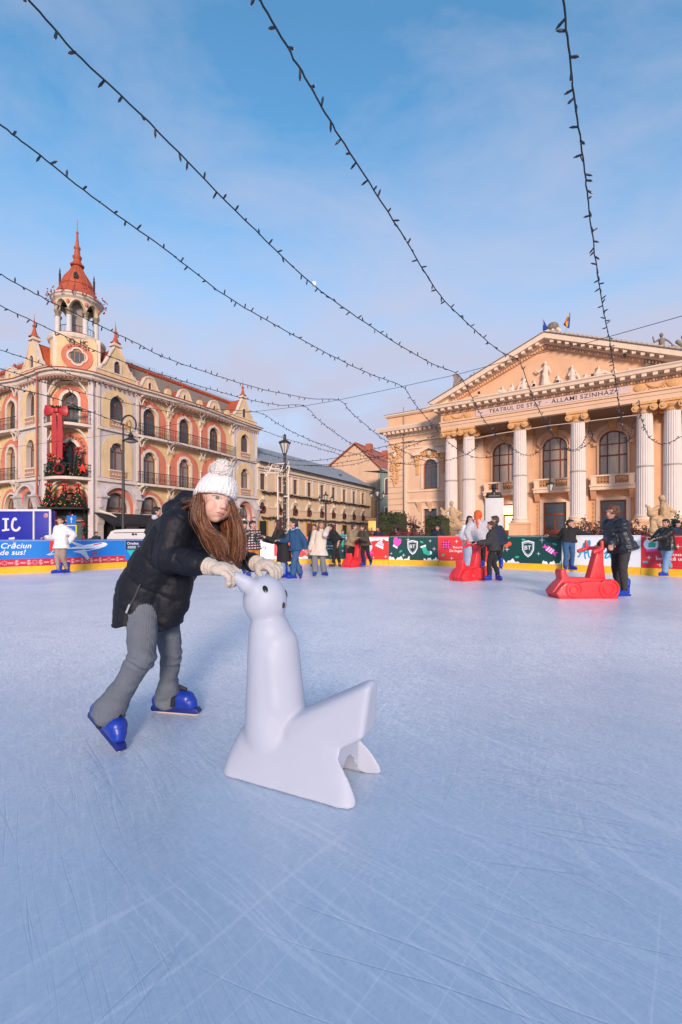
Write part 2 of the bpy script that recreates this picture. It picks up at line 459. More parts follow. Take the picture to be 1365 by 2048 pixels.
c3 = N.new('ShaderNodeMix'); c3.data_type = 'RGBA'; c3.inputs[7].default_value = (.8, .86, .95, 1)
L.new(mth('MULTIPLY', wh, .22), c3.inputs[0]); L.new(c2.outputs[2], c3.inputs[6])
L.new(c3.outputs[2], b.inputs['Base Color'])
rr = N.new('ShaderNodeMapRange'); rr.inputs[3].default_value = .34; rr.inputs[4].default_value = .62; L.new(fr, rr.inputs[0]); L.new(rr.outputs[0], b.inputs['Roughness'])
b.inputs['Specular IOR Level'].default_value = .7; b.inputs['Coat Weight'].default_value = .8; b.inputs['Coat Roughness'].default_value = .35
bp = N.new('ShaderNodeBump'); bp.inputs['Strength'].default_value = .22; bp.inputs['Distance'].default_value = .004
L.new(mth('SUBTRACT', fr, mth('MULTIPLY', cuts, 1.0)), bp.inputs['Height']); L.new(bp.outputs['Normal'], b.inputs['Normal'])
ICE_EDGE = [(-90, 11.6), (0, 12.45), (105, 13.2), (187, 14.2), (259, 15.2), (400, 16.7), (603, 17.3), (700, 17.0), (780, 16.6), (920, 15.7), (1050, 14.3), (1124, 13.6), (1283, 12.2), (1365, 11.55), (1480, 10.8)]
def rail_xy(px):
    for (a, ya), (c, yc) in zip(ICE_EDGE, ICE_EDGE[1:]):
        if px <= c or c == ICE_EDGE[-1][0]:
            t = (px-a)/(c-a); Y = lerp(ya, yc, t); return Vector(((px-CX)/F*Y, Y))
edge = [rail_xy(p) for p in range(-90, 1481, 30)]
ice = MB(); pts = [(p.x, p.y+.03, 0) for p in edge]+[(14, 2, 0), (13, -10, 0), (-13, -10, 0), (-14, 4, 0)]
ice.add(pts, [tuple(range(len(pts)))])
for i in range(len(pts)):
    a = pts[i]; c = pts[(i+1) % len(pts)]
    ice.add([a, c, (c[0], c[1], -.05), (a[0], a[1], -.05)], [(0, 1, 2, 3)])
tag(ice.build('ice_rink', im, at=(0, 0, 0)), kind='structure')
# ---------------------------------------------------------------- rink boards
PXS = list(range(-90, 1481, 5)); PTS = [rail_xy(p) for p in PXS]
# round the polyline a little
for _ in range(30):
    PTS = [PTS[0]]+[(PTS[i-1]+PTS[i]*2+PTS[i+1])/4 for i in range(1, len(PTS)-1)]+[PTS[-1]]
ARC = [0]
for a, c in zip(PTS, PTS[1:]): ARC.append(ARC[-1]+(c-a).length)
def px2s(px):
    i = (px+90)/5; k = max(0, min(len(ARC)-2, int(i))); return lerp(ARC[k], ARC[k+1], i-k)
def rail(s, off=0.0):
    """point on the board line at arc length s, off metres towards the ice"""
    k = 0
    lo, hi = 0, len(ARC)-2
    while lo < hi:
        m = (lo+hi+1)//2
        if ARC[m] <= s: lo = m
        else: hi = m-1
    k = lo; t = (s-ARC[k])/(ARC[k+1]-ARC[k]); p = PTS[k].lerp(PTS[k+1], t); d = (PTS[k+1]-PTS[k]).normalized()
    return Vector((p.x+d.y*off, p.y-d.x*off))
def strip(mb, s0, s1, z0, z1, o0, o1, n=None):
    n = n or max(2, int((s1-s0)/.06)); vs = []
    for i in range(n+1):
        s = lerp(s0, s1, i/n); a = rail(s, o0); c = rail(s, o1)
        vs += [(a.x, a.y, z0), (c.x, c.y, z0), (c.x, c.y, z1), (a.x, a.y, z1)]
    fs = [(i*4+q, i*4+4+q, i*4+4+(q+1) % 4, i*4+(q+1) % 4) for i in range(n) for q in range(4)]
    fs += [(0, 1, 2, 3), (n*4+3, n*4+2, n*4+1, n*4)]
    mb.add(vs, fs)
def art(mb, poly, o, holes=()):
    """flat printed shape: poly of (s,z) laid on the board, o metres proud"""
    loops = [poly]+list(holes)
    tris = tessellate_polygon([[Vector((p[0], p[1], 0)) for p in lp] for lp in loops])
    flat = [p for lp in loops for p in lp]; vs = []
    for s, z in flat:
        q = rail(s, o); vs.append((q.x, q.y, z))
    mb.add(vs, [tuple(t) for t in tris])
def art_text(mb, st, s, z, size, o, bold=.01, shear=0, spacing=1, maxw=None, end=None):
    vs, fs, w = text_mesh(st, min(bold, .012), shear, spacing*1.04)
    k = size/.7; kx = k
    if maxw and w*k > maxw: kx = maxw/w
    if end is not None: s = end-w*kx
    out = []
    for x, y in vs:
        q = rail(s+x*kx, o); out.append((q.x, q.y, z+y*k))
    mb.add(out, fs)
def star4(s, z, r): return [(s+rr*math.cos(a), z+rr*math.sin(a)) for i in range(8) for a, rr in [(i*math.pi/4+math.pi/2, r if i % 2 == 0 else r*.16)]]
def circ(s, z, rx, rz=None, n=20, rot=0):
    rz = rz or rx
    return [(s+rx*math.cos(a)*math.cos(rot)-rz*math.sin(a)*math.sin(rot), z+rx*math.cos(a)*math.sin(rot)+rz*math.sin(a)*math.cos(rot)) for a in [2*math.pi*i/n for i in range(n)]]
def P(mx, pts, s, z, k, rot=0):
    c, d = math.cos(rot), math.sin(rot)
    return [(s+k*(x*c-y*d), z+k*(x*d+y*c)) for x, y in pts]
vin = dict(rough=.45, var=.04, vscale=2)
yel = mat('kick_plate_yellow', (.85, .46, .02), .45, var=.12, vscale=6)
blue = mat('banner_blue', (.012, .19, .62), **vin); red = mat('banner_red', (.72, .035, .035), **vin); green = mat('banner_green', (.004, .055, .05), **vin)
whiteb = mat('banner_white', (.74, .76, .8), **vin); navy = mat('banner_navy', (.01, .03, .09), **vin); teal = mat('banner_teal', (.03, .42, .42), **vin)
ornred = mat('banner_ornament_red', (.5, .02, .05), **vin); pink = mat('print_pink', (.85, .08, .5), **vin); mint = mat('print_mint', (.03, .45, .3), **vin)
skyb = mat('print_sky_blue', (.02, .3, .55), **vin); board_white = mat('board_white', (.7, .72, .74), .5, var=.05)
lilac = mat('print_lilac', (.5, .35, .6), **vin); snowp = mat('print_snow', (.8, .83, .9), **vin); silver = mat('print_silver', (.55, .6, .68), **vin)
orange = mat('print_orange_red', (.85, .12, .04), **vin); lightred = mat('print_pale_red', (.75, .3, .3), **vin)
K0 = .19
def board(px0, px1, base, label, top=1.04, cap=None):
    s0, s1 = px2s(px0)+.006, px2s(px1)-.006
    c = rail((s0+s1)/2)
    root = empty('rink_board', (c.x, c.y, 0), label, 'rink board', 'advertising boards round the ice rink')
    b = MB(); strip(b, s0, s1, .0, top-.02, -.06, 0); b.build('board_panel', board_white, root)
    k = MB(); strip(k, s0, s1, .0, K0, .002, .03); k.build('kick_plate', yel, root)
    f = MB(); strip(f, s0, s1, K0+.004, top-.03, .001, .008); ban = f.build('banner', base, root)
    r = MB(); strip(r, s0, s1, top-.018, top+.012, -.075, .012); r.build('top_rail', cap or base, root)
    return root, ban, s0, s1
def stars(ban, lst):
    m = MB()
    for s, z, r in lst: art(m, star4(s, z, r), .0105)
    m.build('printed_stars', snowp, ban)
def snowline(ban, s0, s1, z, amp, top=False, zt=None, seed=0):
    m = MB(); n = 26
    up = [(lerp(s0, s1, i/n), z+amp*(.5+.5*math.sin(i*.55+seed)+.3*math.sin(i*1.3+seed*2))) for i in range(n+1)]
    base = zt if top else K0+.006
    art(m, [(s0, base), (s1, base)]+up[::-1] if not top else up+[(s1, base), (s0, base)], .0095); m.build('printed_snow', snowp, ban)
# 1 blue airliner board at the left
r1, ban, s0, s1 = board(-90, 250, blue, 'blue banner board with white lettering and a printed airliner, far left of the rink', .935)
m = MB(); strip(m, s0, s1, K0+.005, .40, .0085, .0095); orn = m.build('ornament_strip', ornred, ban)
m = MB(); random.seed(3)
s = s0+.1; i = 0
while s < s1-.1:
    if i % 5 == 2:
        for a in range(8):
            an = a*math.pi/4; art(m, circ(s+.055*math.cos(an), .295+.055*math.sin(an), .026, .010, 8, an), .011)
    elif i % 2: 
        for q in (-1, 1):
            art(m, P(0, [(-.05, 0), (0, .035), (.05, 0), (0, -.035)], s, .295+q*.045, 1), .011)
            art(m, P(0, [(-.06, 0), (-.045, .012), (.06, -.02), (.05, -.03)], s, .295+q*.01, 1), .011)
    else:
        for q in (-1, 0, 1): art(m, P(0, [(-.012, -.035), (.012, -.035), (.03, .03), (0, .012), (-.03, .03)], s+q*.04, .295, 1), .011)
    s += .14; i += 1
m.build('folk_ornament', lightred, orn)
m = MB(); sA = px2s(-34)
art_text(m, 'Moș Crăciun', 0, .70, .145, .0105, .018, .25, 1.0, None, px2s(63))
art_text(m, 'privit de sus!', 0, .52, .14, .0105, .018, .25, 1.0, None, px2s(52))
m.build('lettering', snowp, ban)
# airliner print (nose to the right, climbing)
sx = px2s(100); sc = (px2s(215)-px2s(100))
pl = MB()
fus = [(0, -.02), (.12, -.035), (.5, .0), (.85, .07), (.96, .115), (1.0, .15), (.97, .185), (.9, .195), (.6, .15), (.25, .08), (.05, .055)]
zz = .55
q = lambda pts: [(sx+x*sc, zz+y*sc*.9) for x, y in pts]
art(pl, q(fus), .0105); pl.build('airliner_print', snowp, ban)
a = MB(); art(a, q([(0, .03), (.09, .06), (.07, .22), (.0, .24)]), .0115); art(a, q([(.70, -.06), (.80, -.04), (.80, .0), (.70, -.02)]), .0115); art(a, q([(.72, .13), (.88, .165), (.9, .19), (.74, .155)]), .0115); a.build('tail_print', red, ban)
a = MB(); art(a, q([(.36, .02), (.58, .06), (.66, -.13), (.62, -.16), (.58, -.1), (.5, -.02)]), .012)
art(a, q([(.48, .1), (.3, .22), (.34, .225), (.58, .135)]), .012); art(a, q([(0, .0), (-.06, -.03), (.0, -.045), (.1, -.02)]), .012); a.build('wing_print', silver, ban)
# 2 narrow board with city name
r2, ban, s0, s1 = board(250, 352, blue, 'dark and teal banner board with white city name, just left of the girl in black', .94)
m = MB(); strip(m, s0+.02, s1-.02, .60, .90, .0085, .0095); m.build('dark_field', navy, ban)
m = MB(); art(m, [(s0+.05, .58), (s1-.02, .58), (s1-.02, .25), (s0+.25, .25)], .0095); m.build('teal_field', teal, ban)
m = MB(); art_text(m, 'Oradea', s0+.06, .765, .085, .0105, .02, 0, 1, .62)
for j in range(3):
    art(m, [(s0+.08, .70-j*.03), (s0+.35, .70-j*.03), (s0+.35, .712-j*.03), (s0+.08, .712-j*.03)], .0105); art(m, [(s0+.42, .70-j*.03), (s0+.8, .70-j*.03), (s0+.8, .712-j*.03), (s0+.42, .712-j*.03)], .0105)
m.build('lettering', snowp, ban)
m = MB(); strip(m, s0, s1, K0+.005, .25, .0085, .0095); m.build('ornament_strip', ornred, ban)
r3, ban, s0, s1 = board(352, 462, green, 'dark green banner board hidden behind the girl in black', 1.0)
stars(ban, [(s0+.3, .8, .06), (s0+.9, .5, .07)])
# 3 white board
r4, ban, s0, s1 = board(462, 549, whiteb, 'white banner board with a dark blue mark, behind the boy in the striped sweater', 1.02)
m = MB(); c = px2s(529)
ring = [(c+.075*math.cos(t), .60+.06*math.sin(t)) for t in [math.pi*i/12 for i in range(-6, 13)]]+[(c+.045*math.cos(t), .60+.035*math.sin(t)) for t in [math.pi*i/12 for i in range(12, -7, -1)]]
art(m, ring, .0105); m.build('printed_mark', mat('print_navy_blue', (.01, .06, .3), **vin), ban)
# 4 red narrow
r5, ban, s0, s1 = board(549, 617, red, 'red banner board with magenta print, behind the boy in the denim jacket', 1.02)
snowline(ban, s0, s1, .24, .06, seed=1); stars(ban, [(px2s(608), .52, .06), (px2s(556), .62, .04)])
m = MB(); art(m, P(0, [(-.05, -.08), (.05, -.08), (.05, .02), (.1, .06), (.04, .09), (-.05, .06)], px2s(557), .42, 1), .0105); art(m, circ(px2s(605), .7, .05, .09), .0105); m.build('printed_mitten', pink, ban)
# 5 green with white text
r6, ban, s0, s1 = board(617, 692, green, 'dark green banner board with small white lettering, behind the woman in cream', 1.03)
m = MB(); art_text(m, 'mii mult', px2s(652), .66, .06, .0105, .03, 0, 1, px2s(668)-px2s(651)); art_text(m, 'prinzi mi', px2s(651), .56, .06, .0105, .03, 0, 1, px2s(668)-px2s(650)); m.build('lettering', snowp, ban)
stars(ban, [(px2s(686), .50, .07), (px2s(662), .28, .045), (px2s(624), .8, .05)])
m = MB()
art(m, P(0, [(-.03, -.12), (.02, -.13), (.05, -.04), (.04, .05), (.07, .12), (.03, .14), (-.02, .06), (-.05, -.02)], px2s(686), .77, 1), .0105); m.build('printed_candy_cane', mint, ban)
# 6 red with snow roof, hat
r7, ban, s0, s1 = board(692, 778, red, 'red banner board with printed snow and a striped winter hat, right of the far skaters', 1.04)
snowline(ban, s0, s1, .86, .07, True, 1.01, 2)
stars(ban, [(px2s(772), .30, .07), (px2s(748), .27, .05)])
hx = px2s(762); m = MB(); art(m, P(0, [(-.20, -.14), (.17, -.17), (.12, .04), (-.06, .13), (-.16, .0)], hx, .76, .9, -.35), .0105); art(m, circ(hx+.03, .90, .05), .0105); hat = m.build('printed_hat', snowp, ban)
m = MB(); art(m, P(0, [(-.17, -.04), (.15, -.07), (.14, -.02), (-.15, .01)], hx, .755, .9, -.35), .0115); art(m, P(0, [(-.11, .04), (.12, .0), (.10, .04), (-.08, .08)], hx, .755, .9, -.35), .0115); m.build('hat_stripes', lilac, ban)
gx = px2s(737); m = MB(); art(m, circ(gx, .66, .16, .2), .0105); m.build('printed_globe', silver, ban)
m = MB(); art(m, P(0, [(-.13, 0), (.12, .04), (.17, -.04), (-.12, -.09)], gx+.02, .45, 1), .0115); m.build('globe_foot', pink, ban)
# bank boards (green) with shield logo
def bank(px0, px1, shield_px, label, items, nback):
    r, ban, s0, s1 = board(px0, px1, green, label, 1.05)
    c = px2s(shield_px); z = .66
    sh = [(-.19, .2), (0, .25), (.19, .2), (.18, -.05), (.1, -.2), (0, -.28), (-.1, -.2), (-.18, -.05)]
    m = MB(); art(m, P(0, sh, c, z, 1), .0105, [P(0, [(x*.84, y*.84+.0) for x, y in sh][::-1], c, z, 1)]); art(m, P(0, [(x*.76, y*.76) for x, y in sh], c, z, 1), .0105, [P(0, [(x*.70, y*.70) for x, y in sh][::-1], c, z, 1)])
    art_text(m, 'BT', c-.105, z-.04, .125, .0115, .03, 0, 1, .22); m.build('shield_logo', snowp, ban)
    snowline(ban, s0, px2s(items['snow'][0]), .21, .1, seed=nback); snowline(ban, px2s(items['snow'][1]), s1, .21, .08, seed=nback+2)
    stars(ban, [(px2s(a), zz, rr) for a, zz, rr in items['stars']])
    m = MB()
    for a, zz, rt in items['leaves']: art(m, P(0, [(-.09, 0), (-.03, .04), (.05, .03), (.1, -.01), (.03, -.04), (-.04, -.04)], px2s(a), zz, .8, rt), .0105)
    m.build('printed_leaves', mint, ban)
    return ban, s0, s1
ban, s0, s1 = bank(778, 877, 826, 'dark green banner board with white shield emblem, pink mitten and green sock', dict(snow=(820, 848), stars=[(817, .92, .09), (861, .88, .07), (869, .6, .09), (783, .42, .06), (808, .36, .08)], leaves=[(844, .84, -.4), (802, .5, .6)]), 0)
m = MB(); c = px2s(794); art(m, P(0, [(-.13, -.12), (.0, -.2), (.14, -.06), (.17, .08), (.1, .14), (.04, .1), (-.02, .2), (-.12, .16), (-.15, .04)], c+.02, .84, .95), .0105); m.build('printed_mitten', pink, ban)
m = MB(); art(m, P(0, [(-.15, -.1), (.02, -.2), (.04, -.13), (-.13, -.03)], c, .78, .95), .0115); m.build('mitten_cuff', snowp, ban)
m = MB(); c = px2s(853); art(m, P(0, [(-.2, .14), (-.04, .2), (.04, .02), (.2, .0), (.22, -.1), (.1, -.16), (-.08, -.1)], c, .52, .95, -.1), .0105); m.build('printed_sock', mint, ban)
m = MB(); art(m, P(0, [(-.24, .14), (-.04, .24), (-.02, .18), (-.2, .09)], c, .52, .95, -.1), .0115); art(m, P(0, [(.14, .03), (.22, -.0), (.23, -.09), (.15, -.12)], c, .52, .95, -.1), .0115); m.build('sock_trim', snowp, ban)
# 8 red with folk motif
r9, ban, s0, s1 = board(877, 990, red, 'red banner board with folk motif and white lettering, behind the two young women', 1.05)
m = MB(); c = px2s(893)
for i in range(-2, 3):
    for j in range(-2, 3):
        if abs(i)+abs(j) <= 2: (art(m, P(0, [(-.036, 0), (0, .036), (.036, 0), (0, -.036)], c+.042*(i-j), .75+.042*(i+j), 1), .0105) if (i+j) % 2 == 0 else None)
m.build('printed_folk_motif', pink, ban)
m = MB()
for i in range(-2, 3):
    for j in range(-2, 3):
        if abs(i)+abs(j) <= 3 and (i+j) % 2: art(m, P(0, [(-.034, 0), (0, .034), (.034, 0), (0, -.034)], c+.042*(i-j), .75+.042*(i+j), 1), .0105)
m.build('printed_folk_border', navy, ban)
m = MB(); art_text(m, 'Bucurie', px2s(907), .63, .075, .0105, .03, 0, 1, px2s(927)-px2s(907)); art_text(m, 'De buget n', px2s(900), .50, .085, .0105, .03, 0, 1, px2s(930)-px2s(900)); m.build('lettering', snowp, ban)
stars(ban, [(px2s(914), .87, .08), (px2s(904), .28, .07)])
m = MB(); art(m, circ(px2s(887), .39, .06, .035, 12, .5), .0105); m.build('printed_leaf', mint, ban)
ban, s0, s1 = bank(990, 1124, 1057, 'dark green banner board with white shield emblem, red berries and striped candy', dict(snow=(1040, 1085), stars=[(1015, .62, .09), (1085, .92, .1), (1078, .5, .07), (1003, .4, .06)], leaves=[(1048, .93, -.3), (1035, .38, .2), (1110, .8, -.2)]), 4)
m = MB()
for dx, dz in ((-.1, .06), (.04, -.08), (.13, -.02), (-.16, -.02)): art(m, circ(px2s(1012)+dx, .82+dz, .065), .0105)
m.build('printed_berries', orange, ban)
m = MB(); art(m, P(0, [(-.1, .0), (.0, .09), (.14, .1), (.05, .02)], px2s(1014), .93, 1), .0105); m.build('printed_holly', mint, ban)
m = MB(); c = px2s(1101); art(m, P(0, [(-.24, .06), (-.12, .03), (-.12, .08), (.12, .08), (.12, .03), (.24, .08), (.2, 0), (.24, -.08), (.12, -.03), (.12, -.08), (-.12, -.08), (-.12, -.03), (-.24, -.06), (-.2, 0)], c, .62, 1, -.6), .0105); m.build('printed_candy', pink, ban)
m = MB()
for i in (-1, 0, 1): art(m, P(0, [(-.02+i*.075, -.078), (.012+i*.075, -.078), (.03+i*.075, .078), (-.002+i*.075, .078)], c, .62, 1, -.6), .0115)
m.build('candy_stripes', snowp, ban)
# 10 white with script
r11, ban, s0, s1 = board(1124, 1283, whiteb, 'white banner board with light blue handwritten lettering, behind the curly-haired boy', 1.05)
m = MB()
def stroke(pts, w):
    c = spline([(x, y, 0) for x, y in pts], 6); L_, R_ = [], []
    for i, p in enumerate(c):
        t = (c[min(i+1, len(c)-1)]-c[max(i-1, 0)]).normalized(); n = Vector((-t.y, t.x, 0))*w
        L_.append((p.x+n.x, p.y+n.y)); R_.append((p.x-n.x, p.y-n.y))
    for i in range(len(L_)-1): art(m, [L_[i], L_[i+1], R_[i+1], R_[i]], .0105)
a = px2s(1156); k = (px2s(1190)-a)/1.0; Z = .35
for st in ([(0, .12), (.12, .2), (.3, .55), (.38, .78), (.42, .4), (.45, .1), (.5, .05)], [(.05, .32), (.25, .38), (.52, .36)],
           [(.5, .3), (.66, .5), (.74, .82), (.66, .88), (.62, .5), (.68, .15), (.8, .14)], [(.8, .22), (.94, .3), (.97, .42), (.88, .44), (.84, .25), (.92, .13), (1.1, .2)],
           [(1.1, .2), (1.3, .4), (1.5, .15)], [(1.12, .42), (1.3, .3), (1.5, .12)], [(1.55, .3), (1.75, .42), (1.6, .12), (1.85, .2), (1.9, .4), (1.92, .15), (2.05, .25)], [(2.1, .15), (2.15, .4), (2.3, .35), (2.35, .12), (2.5, .3)]):
    stroke([(a+x*k, Z+y*.62) for x, y in st], .02)
m.build('handwritten_lettering', skyb, ban)
# 11 red right
r12, ban, s0, s1 = board(1283, 1480, mat('banner_crimson', (.62, .018, .035), **vin), 'crimson banner board with printed snow globe, right edge of the rink', 1.05)
m = MB(); c = px2s(1303); art(m, circ(c, .82, .17, .16), .0105); m.build('printed_globe', snowp, ban)
m = MB(); art(m, P(0, [(-.08, -.06), (.07, -.06), (.09, .04), (0, .1), (-.08, .05)], c+.02, .8, 1), .0115); m.build('globe_house', mint, ban)
m = MB(); art(m, P(0, [(-.13, -.02), (.14, .02), (.16, -.04), (-.08, -.08)], c, .69, 1), .0115); m.build('globe_foot', pink, ban)
m = MB(); art_text(m, 'Hai acasa cu', px2s(1325), .53, .075, .0105, .03, 0, 1, .9); art_text(m, 'Încearcă un joc', px2s(1312), .41, .085, .0105, .03, 0, 1, 1.35); m.build('lettering', snowp, ban)
stars(ban, [(px2s(1299), .47, .07), (px2s(1321), .29, .08), (px2s(1357), .77, .08)])
m = MB(); art(m, circ(px2s(1292), .35, .07, .03), .0105); m.build('printed_leaf', teal, ban)
# ---------------------------------------------------------------- hotel
HB = R(90-28.6)        # direction of the right facade
lil = mat('hotel_lilac_plaster', (.56, .50, .50), .8, var=.1, vscale=1.5, dirt=.35, bump=.1)
ylw = mat('hotel_yellow_plaster', (.70, .51, .29), .8, var=.1, vscale=1.5, dirt=.3, bump=.1)
pnk = mat('hotel_pink_plaster', (.60, .19, .12), .8, var=.12, vscale=1.5, dirt=.3, bump=.1)
crm = mat('hotel_cream_trim', (.66, .57, .50), .75, var=.1, vscale=3, dirt=.3)
wfr = mat('hotel_window_frame', (.16, .05, .025), .5, var=.2, vscale=6)
gls = mat('window_glass', (.06, .075, .095), .32, var=.35, vscale=1.2, spec=.5)
cur = mat('window_curtain', (.22, .2, .2), .35, var=.4, vscale=5, stretch=(6, 6, .5), spec=.7)
iron = mat('wrought_iron', (.03, .025, .025), .5, var=.2)
rfr = mat('red_roof_metal', (.42, .085, .035), .55, var=.2, vscale=3, bump=.15, bscale=6)
rtl = mat('hotel_roof_tile', (.23, .185, .15), .75, var=.35, vscale=9, bump=.4, bscale=22, fleck=(7, (.28, .17, .11), .22))
terra = mat('terracotta_relief', (.42, .22, .13), .8, var=.3, vscale=8)
drk = mat('dark_interior', (.02, .018, .018), .8, var=.2)
hotel = empty('hotel', (-21.7, 38, 0), 'ornate pink and yellow corner hotel with red-spired tower, left side of the square', 'building')
MR = frame_M((-19.75, 36.6, 0), HB)
a_l = math.atan2(-.498, .867)   # x to the right, ending at the corner
LL = 20.0
ML = frame_M(Vector((-23.65, 36.2, 0))+Vector((-.867, .498, 0))*LL, a_l)   # left facade x runs 0..20, corner at x=20
MC = frame_M((-23.65, 36.2, 0), math.atan2(.4, 3.9)); CW = 3.92
def window(M, cx, z0, zs, zt, hw, kind, y=.28, mull='cross', parent=None, glass=None, trim=True, sill=True, trimmat=None, fr=None, tw=.13):
    """one window: frame (part) with pane and sill (sub-parts) and surround trim"""
    parent = parent or hotel; fr = fr or wfr
    o = arch(cx, hw, z0, zs, zt, kind)
    m = MB(M); m.prism(o, y, y+.09, [inset(o, cx, 0, .09)[::-1]])
    mw = .045
    if mull in ('cross', 'tee', 'three'):
        zb = zs+.02 if mull != 'three' else zs-.1
        m.box(cx-hw+.05, cx+hw-.05, y+.005, y+.085, zb-mw, zb+mw)
    if mull in ('cross', 'tee'): m.box(cx-mw, cx+mw, y-.01, y+.08, z0+.05, zs)
    if mull == 'cross':
        for sg in (-1, 1):
            pts = [(cx+sg*hw*.5*(1-math.cos(t))-0, y+.04, zs+(zt-zs)*.72*math.sin(t)) for t in [math.pi*i/8 for i in range(9)]]
            m.tube(pts, .025, 4)
    if mull == 'three':
        for sg in (-1, 1): m.box(cx+sg*hw*.42-mw, cx+sg*hw*.42+mw, y-.01, y+.08, z0+.05, zt-(zt-zs)*.08)
        m.box(cx-hw+.05, cx+hw-.05, y+.01, y+.08, lerp(z0, zs, .62)-mw*1.4, lerp(z0, zs, .62)+mw*1.4)
    w = m.build('window', fr, parent)
    p = MB(M); p.prism(inset(o, cx, 0, .06), y+.05, y+.06); p.build('pane', glass or gls, w)
    if sill:
        s_ = MB(M); s_.box(cx-hw-.1, cx+hw+.1, -.12, y, z0-.12, z0-.002); s_.build('sill', trimmat or crm, w)
    if trim:
        t = MB(M); H = zt-z0
        oo = [(cx+(x-cx)*(hw+tw)/hw, z0+(z-z0)*(H+tw)/H if z > z0+.01 else z0) for x, z in o]
        t.prism(oo, -.06, .05, [[(x, max(z, z0+.001)) for x, z in o[::-1]]]) if False else None
        n = len(o); vs = []
        for (x, z), (x2, z2) in zip(o[1:]+[o[0]], oo[1:]+[oo[0]]): vs += [(x, -.055, z), (x2, -.055, z2), (x2, .02, z2), (x, .02, z)]
        fs = [(i*4+q, i*4+4+q, i*4+4+(q+1) % 4, i*4+(q+1) % 4) for i in range(n-1) for q in range(4)]
        t.add(vs, fs); t.build('window_surround', trimmat or crm, w)
    return o
def band(M, outer, hole, y, th, m, name='wall_panel', parent=None):
    b = MB(M); b.prism(outer, y-th, y, [hole[::-1]] if hole else []); return b.build(name, m, parent or hotel)
def walls(M, x0, x1, z0, z1, holes, m, y=0.0, dep=.34, name='wall'):
    b = MB(M); b.prism([(x0, z0), (x1, z0), (x1, z1), (x0, z1)], y, y+dep, [h[::-1] for h in holes]); return b.build(name, m, hotel)
def railing(M, path, z0, h, name='balcony_railing', parent=None, step=.16, fancy=True):
    m = MB(M); P3 = [Vector((x, y, 0)) for x, y in path]
    for z, r in ((z0+.06, .018), (z0+h, .028), (z0+h*.78, .012)): m.tube([(p.x, p.y, z) for p in P3], r, 5)
    for a, c in zip(P3, P3[1:]):
        n = max(1, int((c-a).length/step))
        for i in range(n):
            p = a.lerp(c, i/n); m.box(p.x-.011, p.x+.011, p.y-.011, p.y+.011, z0, z0+h)
            if fancy and i % 2: m.tube([(p.x+.055*math.cos(t), p.y, z0+h*.45+.11*math.sin(t)) for t in [math.pi*k/4 for k in range(9)]], .009, 3, cap=False)
    return m.build(name, iron, parent or hotel)
def slab(M, outline, z, th=.2, name='balcony_slab', m=None):
    b = MB(M); b.prism(outline, z-th, z, plane='xy'); sl = b.build(name, m or crm, hotel)
    n = max(range(len(outline)), key=lambda i: 0)
    return sl
def bracket(M, cx, z, dep, w=.14, h=.95):
    b = MB(M)
    prof = [(0, z), (-dep, z), (-dep*.92, z-.12), (-dep*.55, z-.22), (-dep*.28, z-.45), (-dep*.12, z-h), (0, z-h)]
    vs = [(cx-w/2, y, zz) for y, zz in prof]+[(cx+w/2, y, zz) for y, zz in prof]; n = len(prof)
    b.add(vs, [tuple(range(n)), tuple(range(2*n-1, n-1, -1))]+[(i, (i+1) % n, n+(i+1) % n, n+i) for i in range(n)])
    for sg in (-1, 1):      # curved side arms spreading under the slab
        b.tube([(cx+sg*(.05+.55*t), -dep*.55, z-.08-.75*(1-t)**2.2) for t in [i/6 for i in range(7)]], .05, 5)
    b.build('bracket', crm, hotel)
